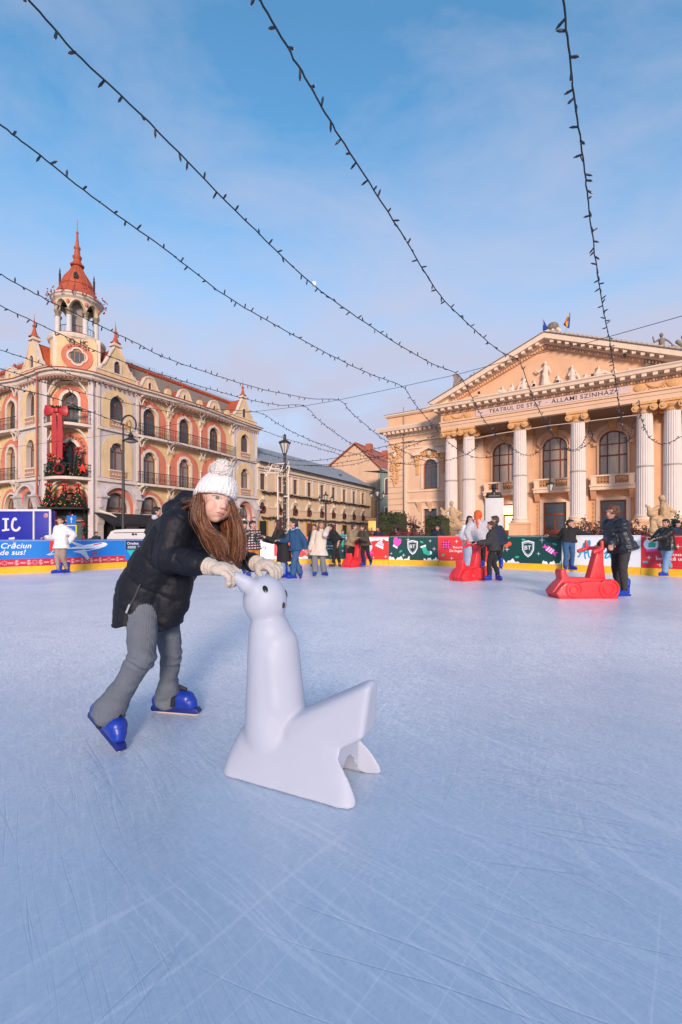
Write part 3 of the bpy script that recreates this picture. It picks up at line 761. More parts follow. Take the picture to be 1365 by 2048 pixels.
def pier_bay(M, x0, x1, cx, hw=.72, ground=True, mir=1, gc=None, ghw=1.1):
    """pier with two windows and a ground-floor arch"""
    gc = gc if gc is not None else cx
    hs = [arch(cx, hw, 10.75, 12.0, 12.93, 'ogee'), arch(cx, hw, 6.6, 8.15, 8.9, 'tref')]
    ga = arch(gc, ghw, 0.1, 3.3, 4.72, 'round')
    walls(M, x0, x1, 0, 13.55, hs+[ga], lil, y=-.22, dep=.5, name='pier_wall')
    for o, k in ((hs[0], 'ogee'), (hs[1], 'tref')): pass
    window(M, cx, 10.75, 12.0, 12.93, hw, 'ogee', y=.1, parent=hotel, sill=False, trim=False)
    window(M, cx, 6.6, 8.15, 8.9, hw, 'tref', y=.1, parent=hotel, sill=False, trim=False, glass=cur)
    sw = min(hw+.68, (x1-x0)/2-.35)
    band(M, arch(cx, sw, 10.02, 12.2, 13.42, 'ogee'), hs[0], -.222, .05, ylw, 'window_surround')
    band(M, arch(cx, sw, 5.9, 8.2, 9.5, 'round'), hs[1], -.222, .05, ylw, 'window_surround')
    for z in (10.05, 5.93):
        b = MB(M); b.box(cx-hw-.06, cx+hw+.06, -.34, -.273, z, z+.58); p = b.build('relief_panel', terra, hotel)
        c = MB(M)
        for dx in (-.5, -.25, 0, .25, .5):
            c.lathe([(0.0, 0), (.08, .0), (.09, .03), (.05, .035), (.045, .01), (0, .012)], n=8, M=Matrix.Translation((cx+dx*1.05, -.34, z+.29)) @ Matrix.Rotation(R(90), 4, 'X'))
        c.box(cx-hw-.1, cx+hw+.1, -.36, -.27, z+.58, z+.68); c.box(cx-hw-.1, cx+hw+.1, -.36, -.27, z-.04, z+.02)
        c.build('relief_ornament', crm, p)
    # ground floor: glazing, pink band, canopy arch
    window(M, gc, 3.08, 3.6, 4.66, ghw-.06, 'round', y=.15, mull='three', glass=cur, sill=True, trim=False)
    b = MB(M); b.box(gc-ghw+.02, gc+ghw-.02, .25, .28, .1, 3.0); b.build('shopfront', drk, hotel)
    band(M, arch(gc, ghw+.36, 2.9, 3.4, 5.12, 'round'), arch(gc, ghw+.03, 2.85, 3.3, 4.75, 'round'), -.222, .05, pnk, 'arch_band')
    t = MB(M)
    ri = [(gc+(ghw+.4+.18*q)*math.cos(a), (5.14-3.35+.16*q)*math.sin(a)+3.35) for q, a in [(0, 0)]]
    for k in range(24):
        a0, a1 = math.pi*k/24, math.pi*(k+1)/24
        f = lambda r, a, y: (gc+(ghw+.36+r)*math.cos(a), y, 3.4+(1.72+r)*math.sin(a))
        vs = [f(0, a0, -.22), f(.2, a0, -.22), f(.2, a1, -.22), f(0, a1, -.22), f(0, a0, -.6), f(.2, a0, -.6), f(.2, a1, -.6), f(0, a1, -.6)]
        t.add(vs, [(0, 1, 2, 3), (4, 7, 6, 5), (0, 4, 5, 1), (2, 6, 7, 3), (1, 5, 6, 2), (3, 7, 4, 0)])
    t.build('arch_hood', lil, hotel)
    for xx in (x0+.3, x1-.3):      # flared consoles
        b = MB(M); pr = [(-.22, 5.2), (-.75, 4.3), (-.78, 4.15), (-.7, 4.1), (-.4, 3.0), (-.3, 2.2), (-.22, 2.0)]
        vs = [(xx-.28, y, z) for y, z in pr]+[(xx+.28, y, z) for y, z in pr]; n = len(pr)
        b.add(vs, [tuple(range(n)), tuple(range(2*n-1, n-1, -1))]+[(i, (i+1) % n, n+(i+1) % n, n+i) for i in range(n)]); b.box(xx-.36, xx+.36, -.86, -.2, 4.22, 4.34)
        b.build('console', lil, hotel)
    c = MB(M)
    for zz in (5.76, 9.96): c.box(x0-.06, x1+.06, -.42, -.2, zz-.2, zz)
    c.build('string_course', crm, hotel)
    s_ = MB(M)
    for xx in (x0+.12, x1-.12): s_.box(xx-.1, xx+.1, -.3, -.222, 5.9, 13.4)
    s_.build('corner_strip', crm, hotel)
def recess_bay(M, cx, w=1.78, y=.0, mid_glass=None, col_side=True):
    u = arch(cx, .72, 9.98, 11.9, 12.72, 'ogee'); l = arch(cx, .72, 5.78, 7.9, 8.7, 'tref'); g = arch(cx, 1.15, .1, 3.3, 4.66, 'round')
    walls(M, cx-2.02, cx+2.02, 0, 13.55, [u, l, g], ylw, y=y, dep=.4, name='recess_wall')
    window(M, cx, 9.98, 11.9, 12.72, .72, 'ogee', y=y+.22, sill=False, trim=False)
    window(M, cx, 5.78, 7.9, 8.7, .72, 'tref', y=y+.22, sill=False, trim=False, glass=cur)
    window(M, cx, 3.08, 3.6, 4.62, 1.1, 'round', y=y+.22, mull='three', glass=cur, trim=False)
    b = MB(M); b.box(cx-1.1, cx+1.1, y+.3, y+.33, .1, 3.0); b.build('shopfront', drk, hotel)
    for hole, z0, zs, zt in ((u, 9.99, 11.6, 13.3), (l, 5.79, 7.8, 9.33)):
        k = .72
        rim = [(cx+(x-cx)*(k+.22)/k, (z-z0)*1.09+z0 if z > z0+.05 else z0+.0) for x, z in hole]
        band(M, arch(cx, w, z0, zs, zt, 'round'), rim, y-.002, .04, pnk, 'pink_field')
        band(M, rim, hole, y-.002, .1, crm, 'window_surround')
    band(M, arch(cx, 1.62, 2.4, 3.5, 5.12, 'round'), arch(cx, 1.3, 2.35, 3.3, 4.85, 'round'), y-.002, .06, pnk, 'arch_band')
    band(M, arch(cx, 1.3, 2.36, 3.3, 4.83, 'round'), arch(cx, 1.15, 2.3, 3.3, 4.66, 'round'), y-.002, .09, crm, 'window_surround')
# right facade
pier_bay(MR, 0, 3.84, 1.8, gc=1.75, ghw=1.2)
for c in (5.86, 9.88, 13.9): pass
for c in (5.13+.72-.72, 9.16, 13.18): recess_bay(MR, c+.0, y=.0)
b = MB(MR); b.box(3.0, 3.13, 0, .3, 0, 13.5); b.box(15.2, 15.92, 0.002, .3, 0, 13.5); b.build('wall_infill', ylw, hotel)
pier_bay(MR, 15.9, 20.0, 17.85, gc=17.6, ghw=1.1)
for z in (9.96, 5.76):
    out = [(3.6, 0)]+[(3.6+12.5*t, -(.55+.45*math.sin(math.pi*t))) for t in [i/16 for i in range(17)]]+[(16.1, 0)]
    slab(MR, out, z, .2); railing(MR, [(x, y+.06) for x, y in out[1:-1]], z, 1.0)
    for c in (3.95, 7.15, 11.17, 15.6): bracket(MR, c, z-.2, .85)
    for c in (7.15, 11.17):
        p = MB(MR); p.cyl((c, -.12), .09, .08, z, z+1.9, 8); p.cyl((c, -.12), .14, .14, z+1.9, z+2.05, 8); p.build('pilaster', crm, hotel)
for c in (3.95, 7.15, 11.17, 15.6): bracket(MR, c, 13.45, .8, h=1.1)
# left facade (runs away to the left)
pier_bay(ML, LL-3.35, LL, LL-1.5, hw=.62, gc=LL-1.75, ghw=1.05)
for c in (LL-5.0, LL-9.03, LL-13.05): recess_bay(ML, c, y=.0)
b = MB(ML); b.box(0, LL-15, .002, .3, 0, 13.5); b.build('wall_infill', ylw, hotel)
for z in (9.96, 5.76):
    out = [(2, 0)]+[(2+14.7*t, -(.55+.5*math.sin(math.pi*t))) for t in [i/16 for i in range(17)]]+[(16.75, 0)]
    slab(ML, out, z, .2); railing(ML, [(x, y+.06) for x, y in out[1:-1]], z, 1.0)
    for c in (LL-3.5, LL-7.02, LL-11.04): bracket(ML, c, z-.2, .9)
    for c in (LL-7.02, LL-11.04):
        p = MB(ML); p.cyl((c, -.12), .09, .08, z, z+1.9, 8); p.cyl((c, -.12), .14, .14, z+1.9, z+2.05, 8); p.build('pilaster', crm, hotel)
for c in (LL-3.5, LL-7.02, LL-11.04): bracket(ML, c, 13.45, .9, h=1.1)
# corner bay
cc = CW/2
u = arch(cc, .62, 9.98, 11.9, 12.75, 'ogee'); l = arch(cc, .6, 5.78, 7.9, 8.85, 'ogee'); g = arch(cc, 1.2, .1, 3.4, 4.6, 'round')
walls(MC, 0, CW, 0, 13.55, [u, l, g], ylw, y=.1, dep=.5, name='corner_wall')
window(MC, cc, 9.98, 11.9, 12.75, .62, 'ogee', y=.4, sill=False, trim=False); window(MC, cc, 5.78, 7.9, 8.85, .6, 'ogee', y=.4, sill=False, trim=False)
for hole, z0, zs, zt, w in ((u, 9.99, 11.8, 13.42, 1.36), (l, 5.79, 8.0, 9.45, 1.36)):
    rim = [(cc+(x-cc)*.8/.6, (z-z0)*1.08+z0 if z > z0+.05 else z0) for x, z in hole]
    band(MC, arch(cc, w, z0, zs, zt, 'ogee' if z0 > 8 else 'round'), rim, .098, .04, pnk, 'pink_field'); band(MC, rim, hole, .098, .1, crm, 'window_surround')
band(MC, arch(cc, 1.5, 2.4, 3.6, 5.15, 'round'), arch(cc, 1.2, 2.3, 3.4, 4.6, 'round'), .098, .05, pnk, 'arch_band')
b = MB(MC); b.box(.02, .42, -.35, .1, 0, 13.5); b.box(CW-.42, CW-.02, -.35, .1, 0, 13.5); b.build('corner_pilaster', lil, hotel)
dr = MB(MC); dr.box(cc-1.15, cc+1.15, .4, .46, .05, 4.5); d_ = dr.build('entrance_door', mat('hotel_door_wood', (.2, .05, .03), .5, var=.2), hotel)
dd = MB(MC)
for q in (-.55, .55): dd.box(cc+q-.4, cc+q+.4, .38, .4, .6, 2.9)
dd.build('door_glass', gls, d_)
def arc_out(r=1.0, w=CW, d=1.0, x0=.1): return [(x0, 0)]+[(lerp(x0, w-x0, t), -(.35+d*math.sin(math.pi*t))) for t in [i/14 for i in range(15)]]+[(w-x0, 0)]
for z in (9.96, 5.76):
    o = arc_out(); slab(MC, o, z, .22); railing(MC, [(x, y+.07) for x, y in o[1:-1]], z, 1.0, name='balcony_railing')
    for xx, sg in ((.45, 1), (CW-.45, -1)):
        b = MB(MC); b.tube([(xx+sg*(1.2*t), -.25-.35*t, z-.25-1.0*(1-t)**2.2) for t in [i/8 for i in range(9)]], .09, 6); b.build('bracket', crm, hotel)
for xx, sg in ((.45, 1), (CW-.45, -1)):
    b = MB(MC); b.tube([(xx+sg*(1.0*t), -.25-.35*t, 13.4-1.1*(1-t)**2.2) for t in [i/8 for i in range(9)]], .09, 6); b.build('bracket', crm, hotel)
for z, st, r in ((7.75, 'LUXURY', 1.1), (7.75, 'RESTAURANT', 1.1)): pass
def arc_text(M, st, cx, cz, r, a0, a1, size, y, m, parent, name='lettering', bold=.02):
    mb = MB(M); n = len(st)
    for i, ch in enumerate(st):
        if ch == ' ': continue
        a = lerp(a0, a1, (i+.5)/n); vs, fs, w = text_mesh(ch, bold)
        k = size/.7; out = []
        for x, yy in vs:
            lx = (x-w/2)*k; lz = yy*k
            px_ = cx+math.cos(a)*(r+lz)+math.sin(a)*lx; pz = cz+math.sin(a)*(r+lz)-math.cos(a)*lx
            out.append((px_, y, pz))
        mb.add(out, fs)
    return mb.build(name, m, parent)
dkl = mat('dark_lettering', (.04, .02, .015), .6, var=.1)
arc_text(MC, 'LUXURY', cc, 7.95, .98, R(198), R(112), .24, .05, dkl, hotel)
arc_text(MC, 'RESTAURANT', cc, 7.95, .98, R(95), R(-25), .24, .05, dkl, hotel)
arc_text(MC, 'ASTORIA', cc, 3.6, 1.22, R(165), R(15), .2, .04, dkl, hotel)
# continuous cornice with eaves
A0 = ML @ Vector((2, -.22, 0)); A1 = ML @ Vector((LL-3.35, -.22, 0)); A2 = ML @ Vector((LL, -.25, 0))
C1 = [MC @ Vector((x, y-.15, 0)) for x, y in arc_out(d=.75)[1:-1]]
B1 = MR @ Vector((.05, -.25, 0)); B2 = MR @ Vector((3.9, -.3, 0)); B3 = [MR @ Vector((3.9+12*t, -(.35+.45*math.sin(math.pi*t)), 0)) for t in [i/12 for i in range(1, 12)]]; B4 = MR @ Vector((15.9, -.3, 0)); B5 = MR @ Vector((20.1, -.25, 0)); B6 = MR @ Vector((20.1, 8, 0))
La = [ML @ Vector((2+14.6*t, -(.35+.5*math.sin(math.pi*t)), 0)) for t in [i/10 for i in range(10)]]
path = [(p.x, p.y) for p in La+[A1, A2]+C1+[B1, B2]+B3+[B4, B5, B6]]
c = MB(); c.sweep(path, [(-.5, 13.5), (.05, 13.5), (.18, 13.62), (.22, 13.8), (.42, 13.86), (.45, 14.0), (-.5, 14.0)]); c.build('cornice', crm, hotel)
c = MB(); c.sweep(path, [(-.5, 14.002), (.5, 14.002), (.52, 14.06), (-.5, 14.14)]); c.build('eave_flashing', rfr, hotel)
c = MB(); k = 0
for (ax, ay), (bx, by) in zip(path, path[1:]):
    n = max(1, int(math.hypot(bx-ax, by-ay)/.42)); dx, dy = bx-ax, by-ay; l_ = math.hypot(dx, dy)+1e-6; nx, ny = dy/l_, -dx/l_
    for i in range(n):
        x = lerp(ax, bx, i/n)+nx*.14; y = lerp(ay, by, i/n)+ny*.14; c.box(x-.06, x+.06, y-.06, y+.06, 13.3, 13.5)
c.build('dentils', mat('hotel_rust_trim', (.3, .12, .08), .8), hotel)['kind'] = 'stuff'
# parapet band, wavy gables
def gable(M, cx, hw, z0, zt, kind='big', y=-.1, win=None, ux=1):
    if kind == 'big':
        pr = [(1.0, 0), (1.0, .14), (.93, .2), (.84, .19), (.78, .24), (.72, .33), (.6, .38), (.52, .46), (.42, .6), (.3, .76), (.2, .86), (.14, .93), (.14, 1.0)]
    else:
        pr = [(1.0, 0), (.98, .1), (.8, .16), (.62, .3), (.5, .55), (.4, .8), (.24, .96), (0, 1.0)]
    H = zt-z0; R_ = [(cx+x*hw, z0+z*H) for x, z in pr]; L_ = [(cx-x*hw, z0+z*H) for x, z in reversed(pr) if x > 0]
    out = [(cx-hw, z0-.02)]+[] ; out = R_+L_
    w = win and arch(cx, win[0], win[1], win[2], win[3], 'round')
    b = MB(M); b.prism(out, y, y+.28, [w[::-1]] if w else []); g_ = b.build('gable', ylw, hotel)
    e = MB(M); n = len(out); r = .1
    vs = []
    for i, (x, z) in enumerate(out):
        vs += [(x+(x-cx)*.0, y-.07, z-.02), (cx+(x-cx)*1.05, y-.07, z+.1), (cx+(x-cx)*1.05, y+.34, z+.1), (x, y+.34, z-.02)]
    e.add(vs, [(i*4+q, i*4+4+q, i*4+4+(q+1) % 4, i*4+(q+1) % 4) for i in range(n-1) for q in range(4)]+[(0, 1, 2, 3), (n*4-1, n*4-2, n*4-3, n*4-4)]); e.build('gable_trim', crm, g_)
    if win:
        f = MB(M); f.prism(w, y+.1, y+.16, [inset(w, cx, 0, .05)[::-1]]); f.box(cx-.02, cx+.02, y+.09, y+.15, win[1], win[3]); q = f.build('window', wfr, g_)
        f = MB(M); f.prism(w, y+.13, y+.14); f.build('pane', gls, q) if False else f.build('gable_pane', gls, g_)
        ww = [(x+(x-cx)*.35, z+(.12 if z > win[1]+.1 else 0)) for x, z in w]
        f = MB(M); f.prism(ww, y-.05, y-.003, [w[::-1]]); f.build('window_surround', crm, g_)
    return g_
def finial(pos, z0, z1, s=1.0, name='finial'):
    h = z1-z0
    b = MB(); b.lathe([(.42*s, z0), (.42*s, z0+.03*h), (.3*s, z0+.06*h), (.2*s, z0+.16*h), (.13*s, z0+.3*h), (.09*s, z0+.42*h), (.15*s, z0+.47*h), (.17*s, z0+.5*h), (.07*s, z0+.55*h), (.05*s, z0+.7*h), (.02*s, z0+.8*h), (.012*s, z1)], (pos[0], pos[1]), 10)
    return b.build(name, rfr, hotel, smooth=True, auto=50) if False else b.build(name, rfr, hotel)
for M, xs in ((MR, [(1.85, 1.85), (17.85, 1.9)]), (ML, [(LL-1.6, 1.7)])):
    for cx, hw in xs:
        gable(M, cx, hw, 14.1, 17.0, 'big', win=(.3, 14.75, 15.35, 15.75))
        b = MB(M); b.box(cx-.42, cx+.42, -.25, .45, 17.0, 17.12); b.box(cx-.32, cx+.32, -.18, .38, 17.12, 17.28); b.build('gable_cap', crm, hotel)
        p = M @ Vector((cx, .1, 0)); finial(p, 17.28, 19.2)
        # little roof behind
        r = MB(M); r.add([(cx-1.3, .2, 14.4), (cx+1.3, .2, 14.4), (cx, .2, 16.9), (cx-1.3, 3.2, 14.4), (cx+1.3, 3.2, 14.4), (cx, 3.2, 16.9)], [(0, 2, 5, 3), (1, 4, 5, 2), (3, 5, 4)]); r.build('dormer_roof', rfr, hotel)
for M, cs, bs in ((MR, (5.13, 9.16, 13.2), (3.4, 7.2, 11.2, 15.2)), (ML, (LL-5.2, LL-9.2, LL-13.2), (LL-3.6, LL-7.2, LL-11.2))):
    for cx in cs: 
        gable(M, cx, 1.35, 14.1, 15.42, 'small', y=-.05, win=(.17, 14.32, 14.75, 14.95))
        r = MB(M)
        for i in range(8):
            a0, a1 = math.pi*i/8, math.pi*(i+1)/8
            f = lambda a, y: (cx+.75*math.cos(a), y, 14.5+.95*math.sin(a))
            r.add([f(a0, .23), f(a1, .23), f(a1, 1.9), f(a0, 1.9)], [(0, 1, 2, 3)])
        r.build('dormer_roof', rfr, hotel)
        f_ = M @ Vector((cx+.0, .3, 0)); b = MB(); b.lathe([(.16, 15.45), (.16, 15.6), (.06, 15.66), (.13, 15.78), (.04, 15.92), (0, 15.95)], (f_.x, f_.y), 8); b.build('finial', rfr, hotel)
    for cx in bs:
        b = MB(M); b.prism([(cx-.28, 14.1), (cx+.28, 14.1), (cx+.26, 14.75), (cx+.15, 14.98), (cx-.15, 14.98), (cx-.26, 14.75)], -.12, .28); b.build('parapet_pier', ylw, hotel)
        f_ = M @ Vector((cx, .08, 0)); b = MB(); b.lathe([(.14, 14.98), (.1, 15.05), (.05, 15.15), (.12, 15.3), (.03, 15.45), (0, 15.5)], (f_.x, f_.y), 8); b.build('finial', rfr, hotel)
for M, x0, x1 in ((MR, 0.0, 3.9), (MR, 15.7, 20.05), (ML, LL-3.5, LL)):
    b = MB(M); b.box(x0, x1, -.14, .3, 14.1, 14.62); b.build('parapet', ylw, hotel)
    b = MB(M); b.box(x0-.04, x1+.04, -.2, .36, 14.62, 14.72); b.build('parapet_coping', crm, hotel)
b = MB(MR); b.box(3.92, 15.68, -.02, .25, 14.1, 14.42); b.build('parapet', ylw, hotel)
b = MB(ML); b.box(1, LL-3.52, -.02, .25, 14.1, 14.42); b.build('parapet', ylw, hotel)
# mansard roofs
for M, x0, x1 in ((MR, 2.6, 20.0), (ML, 0, LL-2.4)):
    r = MB(M); r.add([(x0, .5, 14.12), (x1, .5, 14.12), (x1-.6, 2.2, 16.7), (x0+.4, 2.2, 16.7), (x1-.6, 7.0, 17.0), (x0+.4, 7.0, 17.0), (x1, 8.5, 14.1), (x0, 8.5, 14.1)], [(0, 1, 2, 3), (3, 2, 4, 5), (5, 4, 6, 7), (1, 6, 4, 2), (0, 3, 5, 7)]); rf = r.build('mansard_roof', rtl, hotel)
    r = MB(M); r.tube([(x0+.3, 2.15, 16.75), (x1-.5, 2.15, 16.75)], .14, 8); r.tube([(x1-.05, .45, 14.15), (x1-.65, 2.15, 16.72)], .1, 8)
    for i in range(int((x1-x0)/.35)): r.box(x0+.4+i*.35, x0+.6+i*.35, 1.98, 2.3, 16.74, 16.94)
    r.build('ridge_tiles', rfr, rf)
    c = MB(M); random.seed(11)       # lacy iron cresting
    x = x0+.6
    while x < x1-.9:
        for y in (2.5, 3.3):
            h = .5+random.random()*.12; c.tube([(x, y, 16.8), (x, y, 16.85+h)], .012, 3)
            for sg in (-1, 1): c.tube([(x, y, 17.1), (x+sg*.1, y, 17.2), (x+sg*.12, y, 17.33)], .01, 3)
            c.ell((x, y, 16.9+h), .03, .03, .03, n=5, m=4)
        x += .25
    for y in (2.5, 3.3):
        for z in (16.95, 17.15): c.tube([(x0+.5, y, z), (x1-.8, y, z)], .012, 3)
    c.build('roof_cresting', iron, rf)
# gable end wall on the street side and body
b = MB(MR); b.box(0.4, 20.0, .42, 8.6, .01, 13.9); b.build('building_body', lil, hotel)
b = MB(ML); b.box(.0, LL-.4, .42, 8.6, .01, 13.9); b.build('building_body', lil, hotel)
# drain pipe
p = ML @ Vector((LL-.02, -.5, 0)); b = MB(); b.tube([(p.x, p.y, 13.8), (p.x, p.y, 4.4), (p.x+.3, p.y, 3.6), (p.x+1.0, p.y+.1, 2.9)], .075, 8); b.build('drain_pipe', mat('drain_red', (.35, .06, .04), .5), hotel)
# corner tower
DZ = Matrix.Translation((0, 0, -.25))
TC = at(155, 1075, 38.5); tx, ty = TC.x, TC.y
def zt_(py, Y=37.2): return CH+(HY-py)/F*Y
b = MB(DZ); b.lathe([(1.95, 13.9), (1.95, 16.9), (1.98, 17.6)], (tx, ty), 32); b.build('tower_drum', ylw, hotel, smooth=True)
b = MB(DZ); b.lathe([(1.96, 17.3), (2.12, 17.42), (2.18, 17.62), (2.1, 17.75), (1.9, 17.78), (.2, 17.8)], (tx, ty), 32); b.build('tower_ledge', crm, hotel, smooth=True, auto=40) if False else b.build('tower_ledge', crm, hotel)
b = MB(DZ); b.lathe([(2.0, 17.8), (1.75, 17.95), (1.6, 18.02), (.1, 18.05)], (tx, ty), 32); b.build('tower_skirt', rfr, hotel)
tower_face = R(-90)+math.atan2(-tx, ty)*-1*0
# front axis of the tower faces the camera
fa = math.atan2(-ty, -tx)
# flanking pilasters + quatrefoil window
MT = Matrix.Translation((tx, ty, 0)) @ Matrix.Rotation(fa+R(90), 4, 'Z')
def quatre(cx, cz, r, n=40, sc=1.0):
    out = []
    for i in range(n):
        a = 2*math.pi*i/n; rr = r*(.78+.22*abs(math.cos(2*a))**.6); out.append((cx+rr*math.cos(a)*sc, cz+rr*math.sin(a)*sc))
    return out
b = MB(MT); b.prism([(-1.45, 13.95), (1.45, 13.95), (1.4, 16.9), (1.2, 17.25), (-1.2, 17.25), (-1.4, 16.9)], -1.98, -1.2, [circ(0, 15.6, .5)[::-1]]); b.build('tower_front', ylw, hotel)
b = MB(MT); b.prism(circ(0, 15.6, 1.12, 1.12, 36), -2.04, -1.99, [quatre(0, 15.6, .66)[::-1]]); b.build('rose_surround', pnk, hotel)
b = MB(MT); b.prism(quatre(0, 15.6, .76), -2.1, -1.985, [quatre(0, 15.6, .62)[::-1]]); b.build('window_surround', crm, hotel)
b = MB(MT); b.prism(quatre(0, 15.6, .63), -2.02, -1.96, [quatre(0, 15.6, .55)[::-1]]); b.box(-.2, -.14, -2.02, -1.96, 15.2, 16.3); b.box(.14, .2, -2.02, -1.96, 15.2, 16.3); b.box(-.6, .6, -2.02, -1.96, 15.95, 16.01); w = b.build('window', mat('rose_frame', (.35, .14, .06), .5), hotel)
b = MB(MT); b.prism(quatre(0, 15.6, .6), -1.975, -1.965); b.build('pane', gls, w)
arc_text(MT, 'ASTORIA', 0, 15.6, .8, R(140), R(40), .2, -2.07, dkl, hotel)
mb = MB(DZ); k = 0
for i, ch in enumerate('GRAND HOTEL'):
    if ch == ' ': continue
    vs, fs, w_ = text_mesh(ch, .012); a = fa+R(-50+100*(i+.5)/11); out = []
    for x, yy in vs:
        an = a+(x-w_/2)*.46/2.1; out.append((tx+2.12*math.cos(an), ty+2.12*math.sin(an), 16.9+yy*.5))
    mb.add(out, fs)
mb.build('lettering', dkl, hotel)
for sg in (-1, 1):      # corner strips
    b = MB(MT); b.box(sg*1.5-.16, sg*1.5+.16, -1.9, -1.1, 13.95, 17.3); b.build('tower_pilaster', crm, hotel)
# open lantern: columns, arches, dome, spire
for i in range(8):
    a = fa+R(22.5)+i*math.pi/4; x, y = tx+1.5*math.cos(a), ty+1.5*math.sin(a)
    b = MB(DZ); b.lathe([(.25, 17.9), (.25, 18.0), (.21, 18.05), (.195, 19.3), (.2, 19.35)], (x, y), 12); col_ = b.build('tower_column', mat('tower_white', (.6, .57, .55), .7), hotel)
    b = MB(DZ); b.lathe([(.16, 19.35), (.2, 19.45), (.19, 19.55), (.26, 19.7), (.29, 19.78), (.29, 19.84), (0, 19.85)], (x, y), 8); b.build('capital', mat('capital_bronze', (.25, .2, .13), .6, var=.4, vscale=12), col_)
n = 64; b = MB(DZ); vs = []; 
for i in range(n):
    a = fa+2*math.pi*i/n; ph = ((i/n*8) % 1)      # columns at .5 offsets
    u_ = abs(ph-0)*2 if ph < .5 else (1-ph)*2      # 0 mid-arch .. 1 at column
    zb = 19.84+(.8*(1-u_**2.2) if u_ < .86 else 0)
    for r, z in ((1.68, zb), (1.68, 20.95), (1.34, 20.95), (1.34, zb)): vs.append((tx+r*math.cos(a), ty+r*math.sin(a), z))
b.add(vs, [(i*4+q, ((i+1) % n)*4+q, ((i+1) % n)*4+(q+1) % 4, i*4+(q+1) % 4) for i in range(n) for q in range(4)]); b.build('lantern_arcade', mat('lantern_cream', (.6, .5, .36), .8, var=.1), hotel)
b = MB(DZ); b.lathe([(1.68, 20.7), (1.85, 20.85), (1.9, 20.98), (2.0, 21.05), (2.0, 21.15), (1.85, 21.2), (0.2, 21.2)], (tx, ty), 32); b.build('lantern_cornice', crm, hotel)
b = MB(DZ); b.lathe([(.8, 17.9), (.8, 20.9)], (tx, ty), 12); b.build('lantern_core', mat('lantern_core_paint', (.35, .3, .27), .8), hotel)
rl = MB(DZ); rl.tube([(tx+1.45*math.cos(t), ty+1.45*math.sin(t), 18.6) for t in [i*math.pi/12 for i in range(25)]], .03, 4)
for i in range(40): a = i*math.pi/20; rl.tube([(tx+1.45*math.cos(a), ty+1.45*math.sin(a), 17.95), (tx+1.45*math.cos(a), ty+1.45*math.sin(a), 18.6)], .015, 3)
rl.build('lantern_railing', iron, hotel)
dome = [(1.86, 20.95), (1.72, 21.1), (1.5, 21.4), (1.32, 21.75), (1.22, 22.0), (1.27, 22.04), (1.27, 22.1), (1.18, 22.14), (1.12, 22.4), (.98, 22.75), (.75, 23.1), (.55, 23.4), (.42, 23.7), (.36, 23.85), (.5, 23.9), (.54, 24.0), (.42, 24.08), (.33, 24.25), (.26, 24.45), (.34, 24.6), (.36, 24.72), (.24, 24.85), (.2, 25.3), (.26, 25.42), (.25, 25.55), (.15, 25.65), (.1, 26.2), (.07, 26.65), (.11, 26.72), (.09, 26.82), (.03, 26.9), (.02, 27.85), (0, 27.9)]
b = MB(); b.lathe(dome, (tx, ty), 32); sp = b.build('spire_roof', rfr, hotel, smooth=True); sp.data.set_sharp_from_angle(angle=R(30))
b = MB()
for i in range(16):
    a = 2*math.pi*i/16; b.tube([(tx+(r+.01)*math.cos(a), ty+(r+.01)*math.sin(a), z) for r, z in dome[:13]], .035, 4)
b.build('roof_seams', rfr, sp)
for a in (fa+R(-88), fa+R(85)):
    x, y = tx+1.25*math.cos(a), ty+1.25*math.sin(a); b = MB(); b.lathe([(.09, 21.95), (.1, 22.9), (.05, 23.0), (.07, 23.1), (.02, 23.4), (0, 23.42)], (x, y), 6); b.build('finial', iron, hotel)
b = MB(MT); b.prism(arch(-.1, .16, 22.35, 22.6, 22.85, 'round'), -1.22, -.8); b.build('dormer_vent', drk, hotel)
b = MB(DZ); random.seed(5)
for i in range(16):
    a = 2*math.pi*i/16; 
    for k in range(7):
        b.ell((tx+(2.02+random.random()*.25)*math.cos(a+random.uniform(-.07, .07)), ty+(2.02+random.random()*.25)*math.sin(a+random.uniform(-.07, .07)), 20.9+random.random()*.6), .06, .06, .06, n=6, m=4)
b.build('rosette_ornament', mat('rosette_red', (.3, .06, .06), .7, var=.4, vscale=10), hotel)
b = MB(DZ); 
for i in range(8):
    a = fa+i*math.pi/4+R(22.5); b.ell((tx+1.7*math.cos(a), ty+1.7*math.sin(a), 20.4), .14, .14, .2, n=8, m=6)
b.build('arcade_ornament', pnk, hotel)
# fascia ornaments on the cream tower front
b = MB(MT)
for sg in (-1, 1): b.tube([(sg*1.35, -2.0, 14.1), (sg*1.2, -2.02, 14.4), (sg*1.3, -2.0, 14.6), (sg*1.1, -2.02, 14.2)], .05, 5)
b.build('tower_ornament', dkl, hotel)
